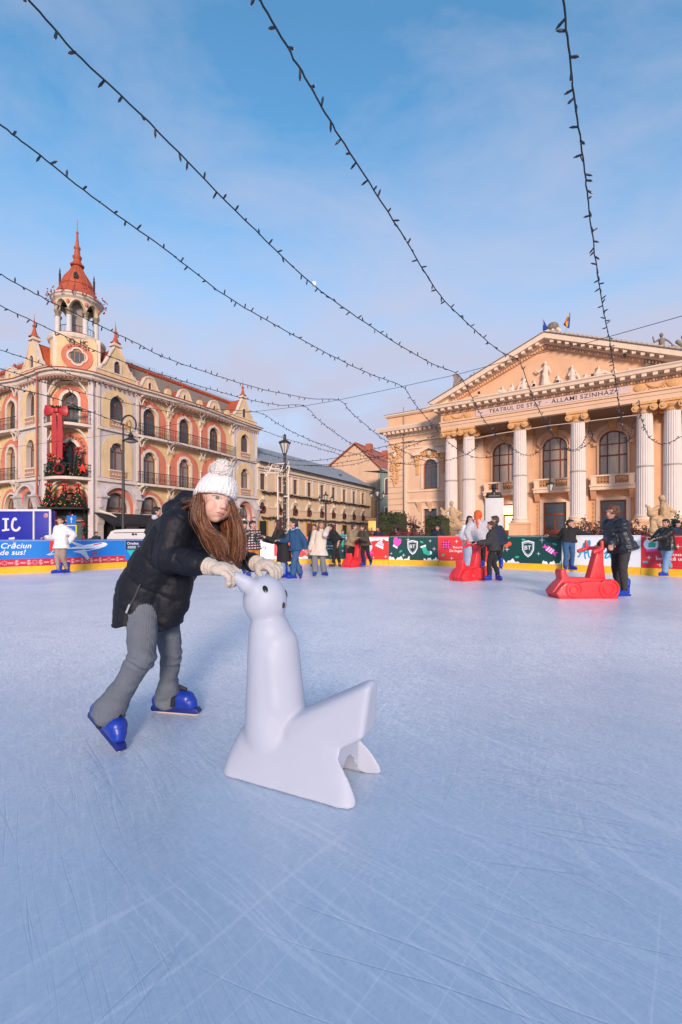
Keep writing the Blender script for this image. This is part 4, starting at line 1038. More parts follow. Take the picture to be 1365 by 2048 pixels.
# ---- Christmas dressing on the corner: each a thing of its own
fir = mat('fir_needles', (.010, .032, .02), .8, var=.5, vscale=9); ribb = mat('red_ribbon', (.38, .004, .012), .45, var=.2, vscale=3); gold = mat('gold_bauble', (.75, .35, .06), .3, .6, var=.2)
redb = mat('red_bauble', (.6, .02, .03), .25, var=.2, spec=.8)
def needles(mb, c, rad, n, size=.09):
    for i in range(n):
        d = Vector((random.gauss(0, 1), random.gauss(0, 1), random.gauss(0, 1))).normalized(); p = Vector(c)+Vector((d.x*rad[0], d.y*rad[1], d.z*rad[2]))*random.random()**.4
        mb.quadleaf(p, size*random.uniform(.7, 1.3), None, .28)
def fir_tree(base, h, r, label, n=500, baub=14, bow=True, bm=None):
    root = empty('christmas_tree', base, label, 'christmas tree', 'small decorated fir trees on the hotel corner')
    b = MB(); b.tube([base, (base[0], base[1], base[2]+h*.95)], [.05, .015], 6); b.build('trunk', wfr, root)
    b = MB()
    for i in range(n):
        t = random.random()**1.35; a = random.random()*6.283; rr = r*(1-t)*(.55+.45*random.random())*(1+.18*math.sin(t*26)); 
        b.quadleaf((base[0]+rr*math.cos(a), base[1]+rr*math.sin(a), base[2]+.06+t*h), .13*random.uniform(.7, 1.3), None, .35)
    b.lathe([(r*.62, .12), (r*.5, h*.35), (r*.28, h*.7), (.02, h*.97)], n=9, M=Matrix.Translation(base))
    b.build('crown', fir, root)
    for i in range(baub):
        t = random.random()**1.2; a = fa+random.uniform(-1.3, 1.3); rr = r*(1-t)*1.0
        b = MB(); b.ell((base[0]+rr*math.cos(a), base[1]+rr*math.sin(a), base[2]+.1+t*h), .055, .055, .055, n=8, m=6); b.build('bauble', bm or (gold if i % 2 else redb), root, smooth=True)
    if bow:
        b = MB(); c = Vector(base)+Vector((0, 0, h)); 
        for sg in (-1, 1): b.ell(c+Vector((sg*.16, 0, .02)), .17, .08, .11, Matrix.Rotation(sg*.4, 3, 'Y'), 8, 6); b.capsule(c, c+Vector((sg*.15, -.1, -.5)), .03, .06, 6, 2)
        b.build('bow', ribb, root, smooth=True)
    return root
random.seed(21)
def cpt(x, y, z): p = MC @ Vector((x, y, 0)); return (p.x, p.y, z)
fir_tree(cpt(cc-.1, -.75, 5.8), 2.5, .55, 'tall fir tree in the middle of the corner balcony, below the big red bow', 700)
fir_tree(cpt(cc+.95, -.7, 5.8), 2.2, .42, 'second fir tree standing right of the tall one on the first-floor corner balcony', 500)
fir_tree(cpt(cc-1.15, -.6, 5.8), 1.7, .38, 'smallest fir tree at the left end of the first-floor corner balcony', 400, 10)
for x, l in ((cc-1.1, 'fir tree covered in gold baubles left of the hotel entrance arch'), (cc+.05, 'fir tree with long red ribbon over the centre of the hotel entrance canopy'), (cc+1.05, 'fir tree covered in gold baubles right of the hotel entrance arch')):
    fir_tree(cpt(x, -1.0, 3.35), 1.75, .5, l, 500, 26)
b = MB(MC); b.box(.3, CW-.3, -1.5, .1, 3.2, 3.33); b.build('entrance_canopy', drk, hotel)
# bow with long tails on the upper balcony
bw = empty('ribbon_bow', cpt(cc-.3, -1.35, 8.2), 'huge red ribbon bow with long tails hung on the upper corner balcony', 'bow')
def cloth_loop(M, cx, cz, sg, y):
    b = MB(M); pts = []
    out = [(0, -.12), (sg*.3, -.34), (sg*.78, -.5), (sg*.9, -.1), (sg*.8, .38), (sg*.5, .36), (sg*.26, .16), (0, .1)]
    b.prism([(cx+x, cz+z) for x, z in out], y-.14, y+.1)
    return b
bx, bz = cc-.25, 10.75
for sg in (-1, 1): o_ = cloth_loop(MC, bx, bz, sg, -1.48).build('loop', ribb, bw); bevelled(o_, .06)
b = MB(MC); b.box(bx-.17, bx+.17, -1.72, -1.42, bz-.2, bz+.15); bevelled(b.build('knot', ribb, bw), .05)
for dx, zl in ((-.28, 7.15), (.14, 6.9)):
    b = MB(MC); b.prism([(bx+dx-.0, bz-.2), (bx+dx+.26, bz-.2), (bx+dx+.35, 9.0), (bx+dx+.3, zl+.0), (bx+dx+.15, zl+.25), (bx+dx-.05, zl), (bx+dx-.06, 9.0)], -1.6, -1.5); b.build('tail', ribb, bw)
def garland(name, pts, r, label, n=260, cat='garland', group=None, dots=True):
    pts = [Vector(p) for p in pts]; root = empty(name, pts[0], label, cat, group)
    b = MB(); L_ = [0]
    b.tube(pts, r*.55, 6)
    for a, c in zip(pts, pts[1:]): L_.append(L_[-1]+(c-a).length)
    def q(s):
        for i in range(len(pts)-1):
            if s <= L_[i+1]: return pts[i].lerp(pts[i+1], (s-L_[i])/max(1e-6, L_[i+1]-L_[i]))
        return pts[-1]
    for i in range(n):
        p = q(random.random()*L_[-1]); b.quadleaf(p+Vector((random.gauss(0, 1), random.gauss(0, 1), random.gauss(0, 1)))*r*.55, r*.8, None, .4)
    b.build('greenery', fir, root)
    if dots:
        k = 0; s = .5
        while s < L_[-1]:
            b = MB(); p = q(s); b.ell(p+Vector((-.05, -.12, -.12)), r*.8, r*.5, r*1.1, n=7, m=5); b.build('ribbon_cluster', mat('maroon_cluster', (.25, .01, .018), .6, var=.4), root); s += max(1.1, L_[-1]/26)
    return root
garland('garland', [cpt(x, y-.1, 11.0) for x, y in arc_out()[3:-3]], .13, 'dark green fir garland along the upper corner balcony rail, above the red bow', 300, dots=False)
garland('garland', [cpt(cc+1.35*math.cos(a), -.15, 3.4-.0+1.0*math.sin(a)*0) for a in (0, math.pi)]+[], .0001, 'x', 1, dots=False) if False else None
garland('garland', [cpt(cc+1.3, -.3, .6+i*.3) for i in range(10)]+[cpt(cc+1.3-i*.26, -.3, 3.1) for i in range(1, 11)]+[cpt(cc-1.3, -.3, 3.1-i*.3) for i in range(1, 9)], .18, 'fir garland with red baubles framing the hotel entrance door', 600)
def star3(c, r, M):
    b = MB(); pts = [(r*(1 if i % 2 == 0 else .42)*math.sin(i*math.pi/5), r*(1 if i % 2 == 0 else .42)*math.cos(i*math.pi/5)) for i in range(10)]
    vs = [M @ Vector((c[0]+x, c[1], c[2]+z)) for x, z in pts]+[M @ Vector((c[0], c[1]-r*.3, c[2])), M @ Vector((c[0], c[1]+r*.3, c[2]))]
    b.add(vs, [(i, (i+1) % 10, 10) for i in range(10)]+[((i+1) % 10, i, 11) for i in range(10)]); return b
tag(star3((CW-.55, -1.0, 6.4), .42, MC).build('hanging_star', mat('star_red', (.75, .06, .03), .4)), 'large red five-pointed star on the right end of the first-floor corner balcony', 'star ornament')
def wreath(c, r, nrm_ang, label, group=None, th=.09):
    root = empty('wreath', c, label, 'wreath', group); b = MB(); M = Matrix.Translation(c) @ Matrix.Rotation(nrm_ang, 4, 'Z')
    for i in range(110):
        a = random.random()*6.283; rr = r*random.uniform(.3, 1.05); p = M @ Vector((rr*math.cos(a), random.uniform(-th, th)-.05, rr*math.sin(a))); b.quadleaf(p, .09, None, .4)
    b.tube([M @ Vector((r*.86*math.cos(t), -.05, r*.86*math.sin(t))) for t in [i*math.pi/10 for i in range(21)]], r*.15, 5); b.build('greenery', fir, root)
    b = MB()
    for i in range(16):
        a = i*.3927; p = M @ Vector((r*.85*math.cos(a), -.14, r*.85*math.sin(a))); b.ell(p, .07, .07, .07, n=6, m=4)
    for sg in (-1, 1): b.ell(M @ Vector((sg*r*.16, -.14, -r*.75)), r*.18, .05, r*.22, n=8, m=5)
    b.build('red_ribbon', mat('maroon_ribbon', (.26, .008, .018), .6, var=.3), root); return root
wreath(cpt(cc-.05, -1.42, 6.25), .42, math.atan2(.4, 3.9), 'round red-ribboned wreath on the corner balcony railing, left of the red star')
# ---------------------------------------------------------------- long two-storey building beside the hotel
MBL = frame_M((-9.94, 54, 0), HB)
mid = empty('arcade_building', (-9.94, 54, 0), 'long beige two-storey building with grey metal roof and wreathed windows, between hotel and gabled house', 'building')
bge = mat('beige_plaster', (.70, .50, .32), .85, var=.1, vscale=.8, dirt=.12); bgt = mat('beige_trim', (.68, .58, .48), .8, var=.1, vscale=2, dirt=.3)
grf = mat('grey_metal_roof', (.25, .28, .33), .5, var=.22, vscale=2, bump=.2, bscale=5)
LB = 32.2; xs = [1.0+3.47*i for i in range(9)]
hs = [arch(x, .48, 6.75, 8.7, 8.7, 'rect')[::-1] for x in xs]; lw = [arch(x, .5, 3.9, 4.9, 5.25, 'round')[::-1] for x in xs]
b = MB(MBL); b.prism([(0, 0), (LB, 0), (LB, 9.85), (0, 9.85)], 0, .4, hs+lw); b.build('wall', bge, mid)
b = MB(MBL); b.box(0.02, LB-.02, .5, 9, .02, 9.7); b.build('building_body', bge, mid)
for x in xs:
    window(MBL, x, 6.75, 8.7, 8.7, .48, 'rect', y=.12, mull='tee', parent=mid, trimmat=bgt, tw=.2)
    for dx in (-.86, .86):
        b = MB(MBL); b.box(x+dx-.13, x+dx+.13, -.1, -.002, 6.7, 9.0); b.build('pilaster', bgt, mid)
    w = MB(MBL); w.prism(arch(x, .5, 3.9, 4.9, 5.25, 'round'), .15, .2); w.build('pane', gls, mid)
    t = MB(MBL)
    for k in range(14):
        a0, a1 = math.pi*k/14, math.pi*(k+1)/14
        for r, y0 in ((.62, -.12), (.86, -.16)):
            f = lambda rr, a, y: (x+rr*math.cos(a), y, 4.75+rr*math.sin(a))
            t.add([f(r, a0, y0), f(r+.1, a0, y0), f(r+.1, a1, y0), f(r, a1, y0), f(r, a0, 0), f(r+.1, a0, 0), f(r+.1, a1, 0), f(r, a1, 0)], [(0, 1, 2, 3), (0, 4, 5, 1), (2, 6, 7, 3), (1, 5, 6, 2), (3, 7, 4, 0)])
    t.box(x-.12, x+.12, -.25, 0, 5.55, 5.95); t.build('arch_moulding', bgt, mid)
c = MB(MBL); c.box(-.0, LB+.1, -.25, 0, 9.35, 9.85); c.box(0, LB+.2, -.5, 0, 9.852, 10.0)
c.box(0, LB, -.12, -.002, 9.05, 9.2); c.build('cornice', bgt, mid)
c = MB(MBL)
for a, e in zip([0]+[x+.95 for x in xs], [x-.95 for x in xs]+[LB]): c.box(a, e, -.08, -.002, 4.6, 4.72)
c.build('string_course', bgt, mid)
for i in range(9):      # ground floor doors
    x = xs[i]; b = MB(MBL); b.box(x-.7, x+.7, -.06, -.002, .1, 3.0); d_ = b.build('shop_door', wfr if i % 2 else drk, mid)
    b = MB(MBL); b.box(x-.95, x-.72, -.12, -.002, .1, 3.1); b.box(x+.72, x+.95, -.12, -.002, .1, 3.1); b.build('door_surround', bgt if i % 3 else mat('ochre_paint', (.5, .27, .06), .8), mid)
r = MB(MBL); r.add([(-.2, -.6, 9.98), (LB+.4, -.6, 9.98), (LB-2.2, 5, 13.3), (-.2, 5, 13.3), (LB+.4, 10.5, 9.98), (-.2, 10.5, 9.98)], [(0, 1, 2, 3), (3, 2, 4, 5), (1, 4, 2), (0, 3, 5)])
rf = r.build('roof', grf, mid)
b = MB(MBL)
for i in range(60):
    x = .2+i*.53
    if x < LB-2.3: b.tube([(x, -.6, 10.0), (x, 5, 13.33)], .025, 4)
b.build('roof_seams', grf, rf)
b = MB(MBL); b.tube([(-.2, -.66, 9.95), (LB+.4, -.66, 9.95)], .09, 6); b.tube([(LB+.2, -.6, 9.9), (LB+.05, -.12, 9.3), (LB+.05, -.12, .2)], .07, 6); b.build('gutter', iron, mid)
b = MB(MBL); b.box(22.5, 23.3, 1.2, 1.4, 10.9, 11.35); b.build('skylight', gls, rf)
random.seed(9)
for i, x in enumerate(xs):
    p = MBL @ Vector((x, -.02, 4.42)); wreath((p.x, p.y, p.z), .48, HB, 'round red and green wreath hung in an arched window of the long beige building', 'identical wreaths along the long beige building')
for z, l in ((6.55, 'upper fir garland with red ribbons under the first-floor windows of the long beige building'), (3.5, 'lower fir garland with red ribbons above the shops of the long beige building')):
    pts = [MBL @ Vector((x, -.25, z-.12*math.sin((x % 3.5)/3.5*math.pi))) for x in [i*.6 for i in range(1, 53)]]; garland('garland', pts, .14, l, 1500)
# gabled house closing the street
gb = at(715, 1075, 86)
MG = frame_M((gb.x, gb.y, 0), R(-28.6))
gh = empty('gabled_house', (gb.x, gb.y, 0), 'peach gabled house with red tile roof behind the long beige building', 'building')
pch = mat('peach_plaster', (.68, .45, .30), .85, var=.08, vscale=.5, dirt=.15); rdt = mat('red_roof_tiles', (.40, .12, .07), .8, var=.3, vscale=6, bump=.4, bscale=12)
XL, XA, XR, ZL, ZAp, ZR = -5.6, -.31, 4.63, 15.1, 18.7, 14.0
b = MB(MG); b.prism([(XL, 0), (XR, 0), (XR, ZR), (XA, ZAp), (XL, ZL)], 0, .4); b.build('gable_wall', pch, gh)
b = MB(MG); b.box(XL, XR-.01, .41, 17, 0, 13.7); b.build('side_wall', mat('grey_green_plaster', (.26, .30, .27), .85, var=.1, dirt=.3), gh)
r = MB(MG); r.add([(XA, -.35, ZAp+.12), (XR+.5, -.35, ZR-.35), (XL-.5, -.35, ZL-.25), (XA, 17, ZAp+.12), (XR+.5, 17, ZR-.35), (XL-.5, 17, ZL-.25)], [(0, 1, 4, 3), (0, 3, 5, 2)]); rr_ = r.build('roof', rdt, gh)
r = MB(MG); r.tube([(XL-.5, -.38, ZL-.2), (XA, -.38, ZAp+.16), (XR+.5, -.38, ZR-.3)], .15, 5); r.tube([(XA, -.38, ZAp+.2), (XA, 17, ZAp+.2)], .14, 5); r.build('ridge_tiles', rdt, rr_)
for cy in (4.0, 12.0):
    r = MB(MG); r.box(XA+.1, XA+1.2, cy, cy+1.2, ZAp-.8, ZAp+.75); r.build('chimney', rdt, rr_)
w = MB(MG); w.box(1.9, 3.4, -.05, -.002, 7.5, 11.8); w.build('wall_panel', mat('faded_sign_paint', (.56, .40, .30), .85, var=.25, vscale=5), gh)
b = MB(MG); b.tube([(XR-.05, -.12, ZR-.3), (XR-.05, -.12, .2)], .1, 6); b.build('drain_pipe', mat('green_drain', (.25, .33, .24), .5), gh)
# narrow green-trimmed house between the gabled house and the theatre
MN = frame_M((at(764, 1075, 75).x, 75, 0), R(35))
nh = empty('narrow_townhouse', (at(764, 1075, 75).x, 75, 0), 'grey-green narrow townhouse with tall windows, squeezed left of the theatre', 'building')
ng = mat('townhouse_grey_green', (.2, .25, .22), .85, var=.1, dirt=.3); b = MB(MN); b.prism([(0, 0), (9, 0), (9, 12.0), (0, 12.0)], 0, .4, [arch(1.2, .55, 8, 10.4, 10.8, 'round')[::-1], arch(1.2, .55, 3.5, 6, 6, 'rect')[::-1]]); b.build('wall', ng, nh)
window(MN, 1.2, 8, 10.4, 10.8, .55, 'round', y=.1, mull='tee', parent=nh, trimmat=bgt); window(MN, 1.2, 3.5, 6, 6, .55, 'rect', y=.1, mull='tee', parent=nh, trimmat=bgt)
r = MB(MN); r.add([(-.2, -.3, 12.0), (9.4, -.3, 12.0), (9.4, 5, 12.5), (-.2, 5, 12.5)], [(0, 1, 2, 3)]); r.box(-.2, 9, -.35, 0, 11.8, 12.0); r.build('roof', mat('dark_roof', (.12, .13, .15), .6, var=.2), nh)
# far street-end block so the street closes
far = empty('distant_block', (-2, 110, 0), 'distant ochre block closing the street behind the long building', 'building')
b = MB(); b.box(-30, 30, 112, 118, 0, 9); b.build('wall', mat('distant_ochre', (.35, .25, .17), .9), far)
# ---------------------------------------------------------------- theatre
TA = R(-35)
MT2 = frame_M((10.1, 41.7, 0), TA)       # x along the portico (0 = first column axis), y inward
th = empty('theatre', (17, 38, 0), 'peach neoclassical theatre with white columned portico and pediment, right side of the square', 'building')
tp = mat('theatre_peach_plaster', (.74, .49, .33), .8, var=.06, vscale=.8, dirt=.15, bump=.05)
tpd = mat('theatre_deep_peach', (.73, .44, .27), .8, var=.08, vscale=1.2, dirt=.15)
tw = mat('theatre_cream_trim', (.78, .60, .46), .75, var=.06, vscale=2, dirt=.15)
tc_ = mat('theatre_column_stone', (.70, .61, .57), .7, var=.06, vscale=2, dirt=.12)
tor = mat('theatre_ochre_ornament', (.68, .38, .17), .8, var=.25, vscale=9, dirt=.2, bump=.3)
trl = mat('relief_stone', (.72, .57, .48), .75, var=.08, vscale=6)
twf = mat('theatre_window_wood', (.2, .045, .025), .45, var=.2, vscale=5)
tpan = mat('theatre_curtained_glass', (.42, .34, .26), .15, var=.25, vscale=2.5, stretch=(3, 3, .4), spec=.9)
tdk = mat('theatre_dark_glass', (.06, .07, .075), .1, var=.4, vscale=1.2, spec=1.0)
ston = mat('statue_stone', (.50, .34, .20), .85, var=.25, vscale=6, bump=.3, bscale=14)
brz = mat('dark_bronze', (.05, .045, .04), .4, .6, var=.4, vscale=6)
fscr = mat('frieze_panel', (.66, .5, .47), .8, var=.05)
def colrel(M, c, r, n, m, name, parent, seed=0, flat=.5):
    random.seed(seed); b = MB(M)
    for i in range(n):
        a = random.random()*6.283; q = random.random()**.5
        b.ell((c[0]+q*r[0]*math.cos(a), c[1], c[2]+q*r[1]*math.sin(a)), random.uniform(.08, .2), .1, random.uniform(.08, .2), n=7, m=5)
    return b.build(name, m, parent)
YW = 2.0     # wing wall plane
YB = 3.0     # wall behind the columns
# left wing
wx0, wx1 = -7.63, -.9
w1 = arch(-2.93, .76, 5.85, 8.0, 8.75, 'round'); w2 = arch(-2.95, .7, .6, 3.85, 3.85, 'rect')
b = MB(MT2); b.prism([(wx0, 0), (wx1, 0), (wx1, 11.3), (wx0, 11.3)], YW, YW+.5, [w1[::-1], w2[::-1]]); b.build('wing_wall', tp, th)
window(MT2, -2.93, 5.85, 8.0, 8.75, .76, 'round', y=YW+.2, mull='tee', parent=th, glass=tdk, fr=twf, trim=False, sill=False)
window(MT2, -2.95, .6, 3.85, 3.85, .7, 'rect', y=YW+.2, mull='tee', parent=th, glass=tdk, fr=twf, trim=False, sill=False)
rim = [(-2.93+(x+2.93)*1.28, (z-5.85)*1.06+5.85 if z > 5.9 else z) for x, z in w1]
b = MB(MT2); b.prism(rim, YW-.09, YW-.002, [w1[::-1]]); b.build('window_surround', tw, th)
b = MB(MT2); b.prism([(-3.85, .4), (-2.05, .4), (-2.05, 4.05), (-3.85, 4.05)], YW-.08, YW-.002, [w2[::-1]]); b.build('window_surround', tw, th)
b = MB(MT2)       # pedimented window head
b.prism([(-4.65, 9.35), (-4.65, 9.5), (-3.0, 10.1), (-1.25, 9.5), (-1.25, 9.35), (-1.9, 9.35), (-3.0, 9.78), (-4.0, 9.35)], YW-.42, YW-.002)
b.box(-4.7, -3.85, YW-.46, YW-.002, 9.2, 9.352); b.box(-2.05, -1.2, YW-.46, YW-.002, 9.2, 9.352); b.build('window_pediment', tw, th)
b = MB(MT2)
for x in (-4.3, -1.62):
    b.box(x-.2, x+.2, YW-.3, YW-.002, 8.75, 9.2); b.box(x-.16, x+.16, YW-.2, YW-.002, 8.2, 8.75); b.box(x-.13, x+.13, YW-.12, YW-.002, 7.3, 8.2)
b.build('window_console', tor, th)
colrel(MT2, (-2.95, YW-.12, 9.2), (1.0, .35), 34, tor, 'window_ornament', th, 4)
b = MB(MT2); b.ell((-2.95, YW-.25, 9.3), .27, .14, .27); b.build('medallion', tw, th)
# rusticated corner pilaster with trophy relief
b = MB(MT2)
for i in range(18):
    b.box(wx0-.02, -5.9, YW-.14, YW-.002, .2+i*.6, .2+i*.6+.565)
b.build('corner_pilaster', tp, th)
b = MB(MT2); b.box(-5.75, -5.45, YW-.12, YW-.002, .2, 9.7); b.box(-5.8, -5.4, YW-.16, YW-.002, 9.7, 9.95); b.build('pilaster_strip', tw, th)
for (cz, rx, rz, n, s) in ((10.3, .45, .4, 14, 1), (9.3, .75, .55, 40, 2), (8.2, .6, .8, 46, 3), (7.2, .5, .4, 24, 4), (6.6, .25, .35, 8, 5)):
    pass
b = MB(MT2); random.seed(31)
for (cz, rx, rz, n) in ((10.35, .42, .35, 12), (9.4, .85, .5, 34), (8.35, .6, .75, 40), (7.35, .5, .4, 22), (6.75, .3, .35, 9)):
    for i in range(n):
        a = random.random()*6.283; q = random.random()**.5; b.ell((-6.75+q*rx*math.cos(a), YW-.2, cz+q*rz*math.sin(a)), random.uniform(.07, .16), .1, random.uniform(.07, .16), n=6, m=4)
b.build('trophy_relief', tor, th); b = MB(MT2); b.ell((-6.8, YW-.32, 9.55), .2, .12, .3); b.build('relief_shield', trl, th)
# bands on the wing
b = MB(MT2); b.box(-5.4, wx1, YW-.14, YW-.002, 4.55, 4.75); b.box(-5.4, wx1, YW-.1, YW-.002, 5.6, 5.75); b.box(-5.4, wx1, YW-.08, YW-.002, 9.98, 10.12); b.box(wx0, wx1, YW-.2, YW-.002, 10.7, 10.86); b.build('string_course', tw, th)
for x in (-4.1, -2.95, -1.75):
    b = MB(MT2); b.add([(x-.28, YW-.3, 4.55), (x+.28, YW-.3, 4.55), (x+.28, YW, 4.55), (x-.28, YW, 4.55), (x-.17, YW-.1, 3.95), (x+.17, YW-.1, 3.95), (x+.17, YW, 3.95), (x-.17, YW, 3.95), (x-.1, YW-.05, 3.6), (x+.1, YW-.05, 3.6), (x+.1, YW, 3.6), (x-.1, YW, 3.6)], [(0, 1, 2, 3), (0, 4, 5, 1), (1, 5, 6, 2), (0, 3, 7, 4), (4, 8, 9, 5), (5, 9, 10, 6), (4, 7, 11, 8), (8, 11, 10, 9)]); b.build('console', tpd, th)
# wing cornice
cpath = [(wx0, 12), (wx0, YW), (wx1, YW)]
def tsweep(path, prof, m, name): 
    b = MB(MT2); b.sweep([(x, y) for x, y in path], prof); return b.build(name, m, th)
tsweep(cpath, [(-.4, 11.3), (.12, 11.3), (.2, 11.55), (.3, 11.6), (.3, 11.82), (.85, 11.9), (.95, 12.2), (.95, 12.3), (-.4, 12.38)], tw, 'cornice')
b = MB(MT2); x = wx0-.2
while x < wx1-.2: b.box(x, x+.24, YW-.78, YW-.25, 11.6, 11.86); x += .5
b.build('modillion', tw, th)
b = MB(MT2); b.box(wx0-.0, 1.0, YW-.12, YW+.5, 12.3, 13.45); b.box(wx0+.002, wx0+.5, YW+.5, 12, 12.3, 13.45); b.build('attic', tpd, th)
tsweep([(wx0, 12), (wx0, YW-.12), (1.0, YW-.12)], [(-.5, 13.45), (.15, 13.45), (.3, 13.6), (.3, 13.72), (-.5, 13.78)], tw, 'attic_cornice')
tsweep([(wx0, 12), (wx0, YW-.12), (1.0, YW-.12)], [(-.5, 13.785), (.34, 13.725), (.34, 13.76), (-.5, 13.85)], mat('roof_lead', (.2, .16, .14), .6), 'attic_flashing')
b = MB(MT2); b.tube([(-5.75, YW-.25, 14.3), (-5.75, YW-.25, .2)], .05, 5); b.build('downpipe', brz, th)
b = MB(MT2); b.box(wx0+.01, 24, YB+.6, 22, .01, 12.2); b.build('building_body', tp, th)
# back wall behind the columns with three window bays
holes = []
BC = (3.85, 8.2, 12.55)
for c in BC: holes += [arch(c, 1.0, 6.05, 8.75, 9.72, 'round'), arch(c, .92, .9, 4.05, 4.05, 'rect')]
b = MB(MT2); b.prism([(wx1, 0), (17.6, 0), (17.6, 12.0), (wx1, 12.0)], YB, YB+.5, [h[::-1] for h in holes]); b.build('portico_back_wall', tpd, th)
b = MB(MT2); b.box(wx1, wx1+.02, YW, YB, 0, 12); b.build('return_wall', tp, th)
lit = mat('lit_door_glass', (.8, .5, .2), .3, emit=(1.0, .55, .2), estr=1.6, var=.2, vscale=1.5)
for i, c in enumerate(BC):
    window(MT2, c, 6.05, 8.75, 9.72, 1.0, 'round', y=YB+.22, mull='three', parent=th, glass=tpan, fr=twf, trim=False, sill=False)
    rm = [(c+(x-c)*1.14, (z-6.05)*1.05+6.05 if z > 6.1 else z) for x, z in holes[2*i]]
    b = MB(MT2); b.prism(rm, YB-.12, YB-.002, [holes[2*i][::-1]]); b.build('window_surround', tp, th)
    r2_ = [(c+(x-c)*1.42, (z-6.05)*1.16+6.05 if z > 8.7 else z) for x, z in holes[2*i] if z > 8.7]
    rr2 = [(c+(x-c)*1.16, (z-6.05)*1.055+6.05) for x, z in holes[2*i] if z > 8.7]
    b = MB(MT2); b.prism(r2_+rr2[::-1], YB-.22, YB-.002); b.box(c-1.42, c-1.16, YB-.24, YB-.002, 8.55, 8.8); b.box(c+1.16, c+1.42, YB-.24, YB-.002, 8.55, 8.8); b.build('arch_moulding', tp, th)
    b = MB(MT2); b.prism([(c-.22, 9.75), (c+.22, 9.75), (c+.34, 10.6), (c-.34, 10.6)], YB-.38, YB-.002); b.build('keystone', tor, th)
    # balcony with pierced panels
    bal = MB(MT2); bx0, bx1 = c-1.56, c+1.56; yf = YB-.95
    bal.box(bx0, bx1, yf, YB-.002, 4.85, 5.12); bal.box(bx0-.06, bx1+.06, yf-.08, YB-.002, 5.122, 5.24)
    for x in (bx0+.25, c, bx1-.25): bal.box(x-.2, x+.2, yf+.04, yf+.3, 5.242, 5.92)
    bal.box(bx0+.02, bx1-.02, yf, yf+.34, 5.922, 6.05); bal.box(bx0+.451, c-.201, yf+.08, yf+.26, 5.242, 5.33); bal.box(c+.201, bx1-.451, yf+.08, yf+.26, 5.242, 5.33)
    bb = bal.build('balcony', tw, th)
    pn = MB(MT2)
    for sx0 in (bx0+.46, c+.22):
        for q in range(4):
            for r_ in range(2):
                cx_ = sx0+.12+q*.215; cz_ = 5.48+r_*.28; pn.tube([(cx_+.11*math.cos(t), yf+.15, cz_+.13*math.sin(t)) for t in [k*math.pi/4 for k in range(9)]], .035, 4, cap=False)
    pn.build('pierced_panel', tor, bb)
    for x in (bx0+.2, bx1-.2):
        b = MB(MT2); b.add([(x-.22, yf+.1, 4.85), (x+.22, yf+.1, 4.85), (x+.22, YB, 4.85), (x-.22, YB, 4.85), (x-.18, YB-.25, 4.15), (x+.18, YB-.25, 4.15), (x+.18, YB, 4.15), (x-.18, YB, 4.15)], [(0, 1, 2, 3), (0, 4, 5, 1), (1, 5, 6, 2), (0, 3, 7, 4), (4, 7, 6, 5)]); b.build('balcony_bracket', tpd, th)
    # door
    o = arch(c, .92, .9, 4.05, 4.05, 'rect'); d_ = MB(MT2); d_.prism(o, YB+.2, YB+.3, [inset(o, c, 0, .12)[::-1]]); d_.box(c-.8, c+.8, YB+.19, YB+.3, 2.95, 3.12); d_.box(c-.08, c+.08, YB+.18, YB+.3, .9, 3.0); d_.box(c-.8, c+.8, YB+.21, YB+.29, .9, 1.7)
    dm = d_.build('door', mat('theatre_door_wood', (.3, .08, .03), .4, var=.2, vscale=4), th)
    g_ = MB(MT2); g_.box(c-.82, c+.82, YB+.24, YB+.26, 1.0, 3.95); g_.build('pane', lit if i == 0 else tdk, dm)
    b = MB(MT2); b.prism([(c-1.2, .9), (c+1.2, .9), (c+1.2, 4.3), (c-1.2, 4.3)], YB-.08, YB-.002, [o[::-1]]); b.build('door_surround', tw, th)
    b = MB(MT2)
    for sg in (-1, 1):
        for k in range(8): b.ell((c+sg*1.38, YB-.04, 1.3+k*.36), .08, .05, .15, n=6, m=4)
    b.build('door_ornament', tor, th)
for x in (0, 1.64, 6.02, 10.38, 14.76, 16.4):        # pilasters on the back wall
    b = MB(MT2); b.box(x-.42, x+.42, YB-.3, YB-.002, 2.2, 10.0); b.box(x-.5, x+.5, YB-.38, YB-.002, .0, 2.2); b.box(x-.52, x+.52, YB-.42, YB-.002, 2.2, 2.34); b.build('pilaster', tw if x < 5 or x > 12 else tp, th)
    b = MB(MT2); b.box(x-.5, x+.5, YB-.4, YB-.002, 10.0, 10.6); b.build('pilaster_capital', tor, th)
